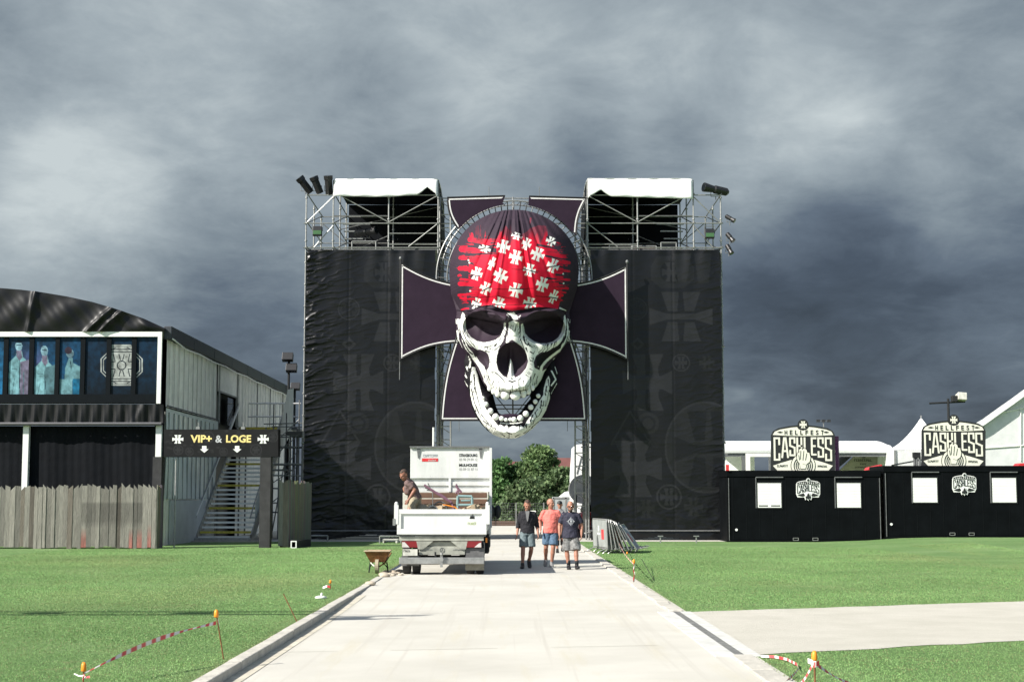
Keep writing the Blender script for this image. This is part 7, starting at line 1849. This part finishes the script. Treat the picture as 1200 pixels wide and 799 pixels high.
person('person in a dark cap and grey tee far behind, seen between two walking men', (P(656, 586, A6).x, A6, 0),
       dict(head=(.0, -.02, 1.60), yaw=-.1, pitch=.15, neck=(0, .0, 1.46), shl=(-.19, 0, 1.37), shr=(.19, 0, 1.37), ell=(-.25, .03, 1.10), elr=(.25, .03, 1.10), wrl=(-.25, -.10, .86), wrr=(.25, -.10, .86),
            hipl=(-.09, 0, .88), hipr=(.09, 0, .88), knl=(-.10, -.08, .47), knr=(.10, -.02, .47), anl=(-.09, -.1, .09), anr=(.09, .2, .14)),
       dict(top='grey', bottom='hoodie', cap=True, sleeve=.7, hem=-.05, leg=1.6, straps=True, wide=.8))
# the worker on the truck bed, bent over to his right
YW_ = 37.5
Wp = lambda px, py, dy=0: tuple(P(px, py, YW_+dy)-Vector((P(485, 586, YW_).x, YW_, FZ)))
hb = P(485, 586, YW_)
person('person in a dusty brown tee and khaki trousers bending over in the truck bed', (hb.x, YW_, FZ),
       dict(head=Wp(473, 556.5, -.15), yaw=-.75, pitch=.50, neck=Wp(477, 561.5, -.08), shl=Wp(477, 565.5, -.26), shr=Wp(481.5, 565, .16), ell=Wp(486, 574, -.30), elr=Wp(474, 572, .20), wrl=Wp(479, 585, -.33), wrr=Wp(474.5, 576.5, -.12),
            hipl=Wp(486.5, 584.5, -.10), hipr=Wp(488.5, 584, .10), knl=(-.10, -.22, .48), knr=(.06, .20, .48), anl=(.0, -.16, .10), anr=(.10, .22, .10), toel=(-1, -.5, 0), toer=(-1, -.3, 0), sidel=(1, 0, .2), sider=(0, 1, 0)),
       dict(top='taupe', bottom='khaki', hair='short', sleeve=.72, hem=-.02, leg=1.85, bulk=1.05, wide=1.0), 'skin2')
pb_ = P(475.5, 577, YW_+.12)
tag(MB().bb((pb_.x-.07, YW_+.10, FZ), (pb_.x+.05, YW_+.17, pb_.z)).build('held_board', M['dirtywhite'], None, loc=(pb_.x, YW_+.13, FZ), bevel=.006), 'upright worn white board held by the worker at the left side of the truck', 'board')

# ================================================================ crowd barriers
def barrier(proto=None):
    t = thing('crowd_barrier', 'x', 'barrier', (0, 0, 0), 'grey crowd barriers leaning in a stack')
    Lb, Hb = 2.3, 1.12
    fr = MB(); z0 = .14
    c_ = [(0, .0, z0), (0, 0, Hb-.1), (0, .06, Hb), (0, Lb-.06, Hb), (0, Lb, Hb-.1), (0, Lb, z0), (0, 0, z0)]
    fr.path(c_, .021, 8); fr.build('frame', M['steel'], t)
    br = MB(); k = .12
    while k < Lb-.05: br.tube((0, k, z0), (0, k, Hb), .0085, 5); k += .115
    br.build('bars', M['steel'], t)
    for y in (.22, Lb-.22):
        MB().path([(-.32, y, .0), (-.24, y, .07), (0, y, .16), (.24, y, .07), (.32, y, .0)], .020, 6).build('foot', M['steel'], t)
    MB().bb((-.012, .5, .45), (.012, .9, .78)).build('reflector_board', M['red'], t)
    return t
b0 = barrier()
ords = ('first', 'second', 'third', 'fourth', 'fifth', 'sixth', 'seventh', 'eighth')
base = P(712, 586, 51.3)
for i in range(8):
    o = b0 if i == 0 else dup(b0)
    lean = R(-2-4.6*i); xb_ = 3.17+i*.15
    o.location = (xb_+.0, 51.2-.06*(i % 3)+.02*i, 0); o.rotation_euler = (0, lean, R(8.5-2.2*i))
    o['label'] = ('grey crowd barrier with sheet infill, upright, nearest the road in the stack' if i == 0 else 'grey crowd barrier leaning in the stack, %s one from the road' % ords[i])
    if i == 7: o['label'] = 'grey crowd barrier leaning lowest, farthest from the road in the stack'
MB_ = MB().bb((-.008, .03, .2), (.008, 2.27, 1.09)).build('infill_sheet', mat('barrier sheet', (.27, .29, .28), .5, .1, .2, 3), None); MB_.parent = b0
m_ = MB().bb((-.014, 1.05, .62), (-.009, 1.5, .70)).prism([(0, 0)], 0, 0) if False else MB().bb((-.014, 1.1, .60), (-.009, 1.5, .66)).bb((-.014, 1.25, .72), (-.009, 1.38, .90)).build('sticker', M['white'], None); m_.parent = b0

# ================================================================ wheelbarrow
wb_ = G(443, 671); wl_ = thing('wheelbarrow', 'rusty brown wheelbarrow standing on the grass left of the truck', 'wheelbarrow', (wb_.x, wb_.y, 0))
x, y = wb_.x, wb_.y; zr_ = P(0, 645, y).z
tr2 = MB()
def ring(w, l, z, yo): return [(x-w, y-l+yo, z), (x+w, y-l+yo, z), (x+w*.95, y+l+yo, z), (x-w*.95, y+l+yo, z)]
r0 = ring(.17, .20, zr_-.27, .0); r1 = ring(.31, .34, zr_, .0); r2 = ring(.285, .315, zr_, .0); r3 = ring(.15, .18, zr_-.24, 0)
tr2.add(r0+r1+r2+r3, [(3, 2, 1, 0)]+[(i, (i+1) % 4, 4+(i+1) % 4, 4+i) for i in range(4)]+[(4+i, 4+(i+1) % 4, 8+(i+1) % 4, 8+i) for i in range(4)]+[(8+i, 8+(i+1) % 4, 12+(i+1) % 4, 12+i) for i in range(4)]+[(12, 13, 14, 15)])
tr2.build('tray', M['rust'], wl_)
MB().path([Vector(p) for p in r1]+[Vector(r1[0])], .014).build('rim', mat('rusty rim', (.45, .36, .26), .7, .1), wl_)
MB().tube((x-.04, y-.30, .17), (x+.04, y-.30, .17), .17, 20).build('wheel', mat('dusty tyre', (.30, .26, .18), .8), wl_)
for k in (-1, 1):
    MB().path([(x+k*.06, y-.30, .17), (x+k*.17, y-.05, zr_-.29), (x+k*.25, y+.85, zr_-.08)], .018).build('handle', M['dirtywhite'] if k < 0 else M['rust'], wl_)
    MB().path([(x+k*.20, y+.12, zr_-.28), (x+k*.235, y+.14, .0)], .018).path([(x+k*.22, y+.13, .12), (x+k*.12, y-.1, zr_-.28)], .012).build('leg', M['charcoal'], wl_)
rgg = random.Random(12); mb = MB()
for k in range(26):
    q = G(rgg.uniform(449, 470), rgg.uniform(670, 676)); s_ = rgg.uniform(.04, .13); mb.ell((q.x, q.y, s_*.25), (s_, s_*.8, s_*.45), 8, 5)
o = mb.build('broken_mortar', mat('mortar', (.42, .36, .28), .9, 0, .3, 5), None, smooth=True); o['kind'] = 'stuff'; o['label'] = 'broken mortar lumps on the verge beside the truck wheel'; o['category'] = 'rubble'

# ================================================================ stakes and tape
def stake(px, pyb, pyt, lab, cap_h=.085, lean=0, wrap=False, r=.008):
    g_ = G(px, pyb); z = P(px, pyt, g_.y).z; t = thing('marker_stake', lab, 'stake', (g_.x, g_.y, 0)); tx_ = g_.x-lean
    MB().tube((g_.x, g_.y, -.05), (tx_, g_.y, z-cap_h*.5), r).build('rod', M['rust'], t)
    MB().loft([((tx_, g_.y, z-cap_h), .020, .020), ((tx_, g_.y, z-cap_h*.85), .026, .026), ((tx_, g_.y, z-cap_h*.25), .024, .024), ((tx_, g_.y, z), .012, .012)], 12).build('cap', M['orange'], t, smooth=True)
    return t, Vector((tx_, g_.y, z-cap_h-.02))
def tape(pts, lab, w=.045, n=60, sag=None, seed=1):
    rg = random.Random(seed); pts = [Vector(p) for p in pts]; ln = [0]
    for a, b in zip(pts[:-1], pts[1:]): ln.append(ln[-1]+(b-a).length)
    def at(s_):
        for i in range(len(pts)-1):
            if s_ <= ln[i+1]+1e-9: return pts[i].lerp(pts[i+1], (s_-ln[i])/max(1e-6, ln[i+1]-ln[i]))
        return pts[-1]
    mb = MB(); mb.col = (0, 0, 0); tot = ln[-1]; n = max(10, int(tot/.03))
    for k in range(n):
        for q_ in (0, 1):
            s_ = tot*(k+q_*.999)/n; c = at(s_); tw = math.sin(s_*3.1+seed)*.8+.5; off = Vector((0, math.sin(tw)*w/2, math.cos(tw)*w/2))
            mb.col = (.62, .05, .06) if int((s_)/.10) % 2 else (.72, .70, .66)
            mb.add([c-off, c+off], [])
        b = 4*k; mb.f.append((b, b+1, b+3, b+2))
    m = mat('striped tape', (0, 0, 0), .5, 0, .05, attr=True)
    c0 = pts[0]
    return tag(mb.build('barrier_tape', m, None, loc=c0), lab, 'tape')
def curve(a, b, sag, n=14): return [Vector(a).lerp(Vector(b), k/n)-Vector((0, 0, sag*math.sin(math.pi*k/n))) for k in range(n+1)]
s1, t1 = stake(97.5, 806, 775.5, 'orange capped stake in the left lawn nearest the camera, at the picture bottom')
s2, t2 = stake(263, 772, 714, 'tall thin orange capped stake in the left lawn with tape tied to it', lean=.10)
tape(curve(t1, (t2.x, t2.y, t2.z-.04), -.06, 16), 'red and white barrier tape sagging between the two near left stakes', seed=1)
MB_ = tape([t1+Vector((-.09, 0, .0)), t1+Vector((-.03, -.03, -.02)), t1+Vector((.03, -.035, -.01)), t1+Vector((.0, -.03, -.05)), t1+Vector((-.02, .03, -.04)), t1+Vector((.06, -.01, -.03))], 'knotted tape ends wrapped on the nearest left stake', .025, seed=2)
tape([t2+Vector((.02, 0, 0)), t2+Vector((.035, 0, -.06)), t2+Vector((.02, 0, -.12))], 'short torn tape end hanging from the tall left stake', .02, seed=8)
stake(387, 690, 679, 'small orange capped stake low in the lawn near the left kerb', .07)
q = G(383, 690); tape([(q.x-.08, q.y, .03), (q.x, q.y-.02, .06), (q.x+.08, q.y, .04)], 'crumpled tape beside the small stake near the left kerb', seed=3)
g_ = G(350, 728); z_ = P(330, 696, g_.y).z
tag(MB().tube((g_.x, g_.y, -.05), (P(331, 696, g_.y).x, g_.y+.1, z_), .008).build('leaning_rod', M['rust'], None, loc=(g_.x, g_.y, 0)), 'bare thin rusty rod leaning left beside the left kerb', 'rod')
g_ = G(376, 701); mb = MB().loft([((g_.x, g_.y, .0), .10, .10), ((g_.x, g_.y, .03), .11, .11), ((g_.x, g_.y, .05), .05, .05)], 16).tube((g_.x, g_.y, .04), (g_.x+.02, g_.y, .10), .02)
tag(mb.build('plastic_disc', M['white'], None, smooth=True, loc=(g_.x, g_.y, 0)), 'white plastic lid lying on the grass by the left kerb', 'lid')
g_ = G(434, 685); tag(MB().ell((g_.x, g_.y, .03), (.12, .10, .05), 10, 6).build('stone', mat('mortar', (1, 1, 1)), None, smooth=True, loc=(g_.x, g_.y, 0)), 'pale lump of mortar on the grass edge by the left kerb', 'stone')
# right side
s3, t3 = stake(743, 684, 655, 'orange capped stake wrapped in tape beside the right kerb, in front of the barriers', r=.010)
for k in range(5):
    pass
tape([t3+Vector((.025*math.cos(k*1.3), -.02-.02*math.sin(k*1.3), -.05*k*.9)) for k in range(12)], 'red and white tape wound down the stake beside the right kerb', .06, seed=4)
g_ = G(716, 643)
tape(curve((g_.x+.2, g_.y-.2, .42), t3, .12), 'pale tape sagging from the barrier stack to the wrapped stake', .03, seed=5)
stake(735, 649.5, 646, 'tiny orange cap in the grass beside the barrier feet', .08)
g1 = G(767, 681); tag(MB().tube((G(752, 666).x, G(752, 666).y, .25), (g1.x, g1.y, 0), .007).build('guy_wire', M['charcoal'], None, loc=(g1.x, g1.y, 0)), 'thin dark guy rod slanting into the grass right of the wrapped stake', 'rod')
s4, t4 = stake(955.5, 822, 762, 'orange capped stake in the near right lawn at the bottom edge', r=.009)
tape(curve(t4, G(1002, 803, .02), .02), 'tape running right and down from the near right stake', seed=6)
tape(curve(t4+Vector((-.01, 0, 0)), G(934, 806, .02), .02), 'tape running left and down from the near right stake', seed=7)
tape([G(892, 768.5, .02), G(908, 769, .03), G(922, 772, .03), G(934, 778, .03), G(936, 783, .03), G(930, 790, .03), G(921, 799, .02), G(918, 804, .02)], 'loose pale tape curling on the grass left of the near right stake', .03, seed=9)
tape([t4+Vector((-.06, 0, .02)), t4+Vector((.02, -.02, -.01)), t4+Vector((-.02, -.02, -.02)), t4+Vector((.04, 0, 0))], 'tape knot on the near right stake', seed=10)
# posts showing at the foot of the right tower
for px, lab in ((774, 'short pale T post on the grass nearer the crowd barriers'), (816, 'short pale T post on the grass nearer the black containers')):
    v = P(px, 632, 64); tag(MB().tube((v.x, 64, 0), (v.x, 64, .26), .03).box((v.x, 64, .28), (.22, .12, .04)).build('short_post', M['steel'], None, loc=(v.x, 64, 0)), lab, 'post')
# unseen cantilever arm added left of the view to cast the lawn shadow
ga = thing('shadow_arm', 'tall cantilever arm added out of view on the left to shade the lawn', 'shadow caster', (-15.5, 20, 0))
MB().tube((-15.5, 20, 0), (-15.5, 20, 6.2), .12, 10).build('pole', M['dsteel'], ga)
MB().tube((-15.5, 20, 6), (-8.4, 20, 6.0), .05, 8).tube((-15.5, 20, 6.6), (-8.6, 20.1, 6.5), .045, 8).tube((-15.5, 20.5, 6.2), (-8.1, 20.5, 6.15), .05, 8).tube((-15.5, 19.6, 6.2), (-8.9, 19.8, 6.15), .045, 8).build('arm', M['dsteel'], ga)
for k in range(3): MB().box((-14+k*2.35, 20.1, 6.1), (.4, .3, .25)).build('lamp_head', M['charcoal'], ga)  # lamp shapes on the added arm, they emit nothing
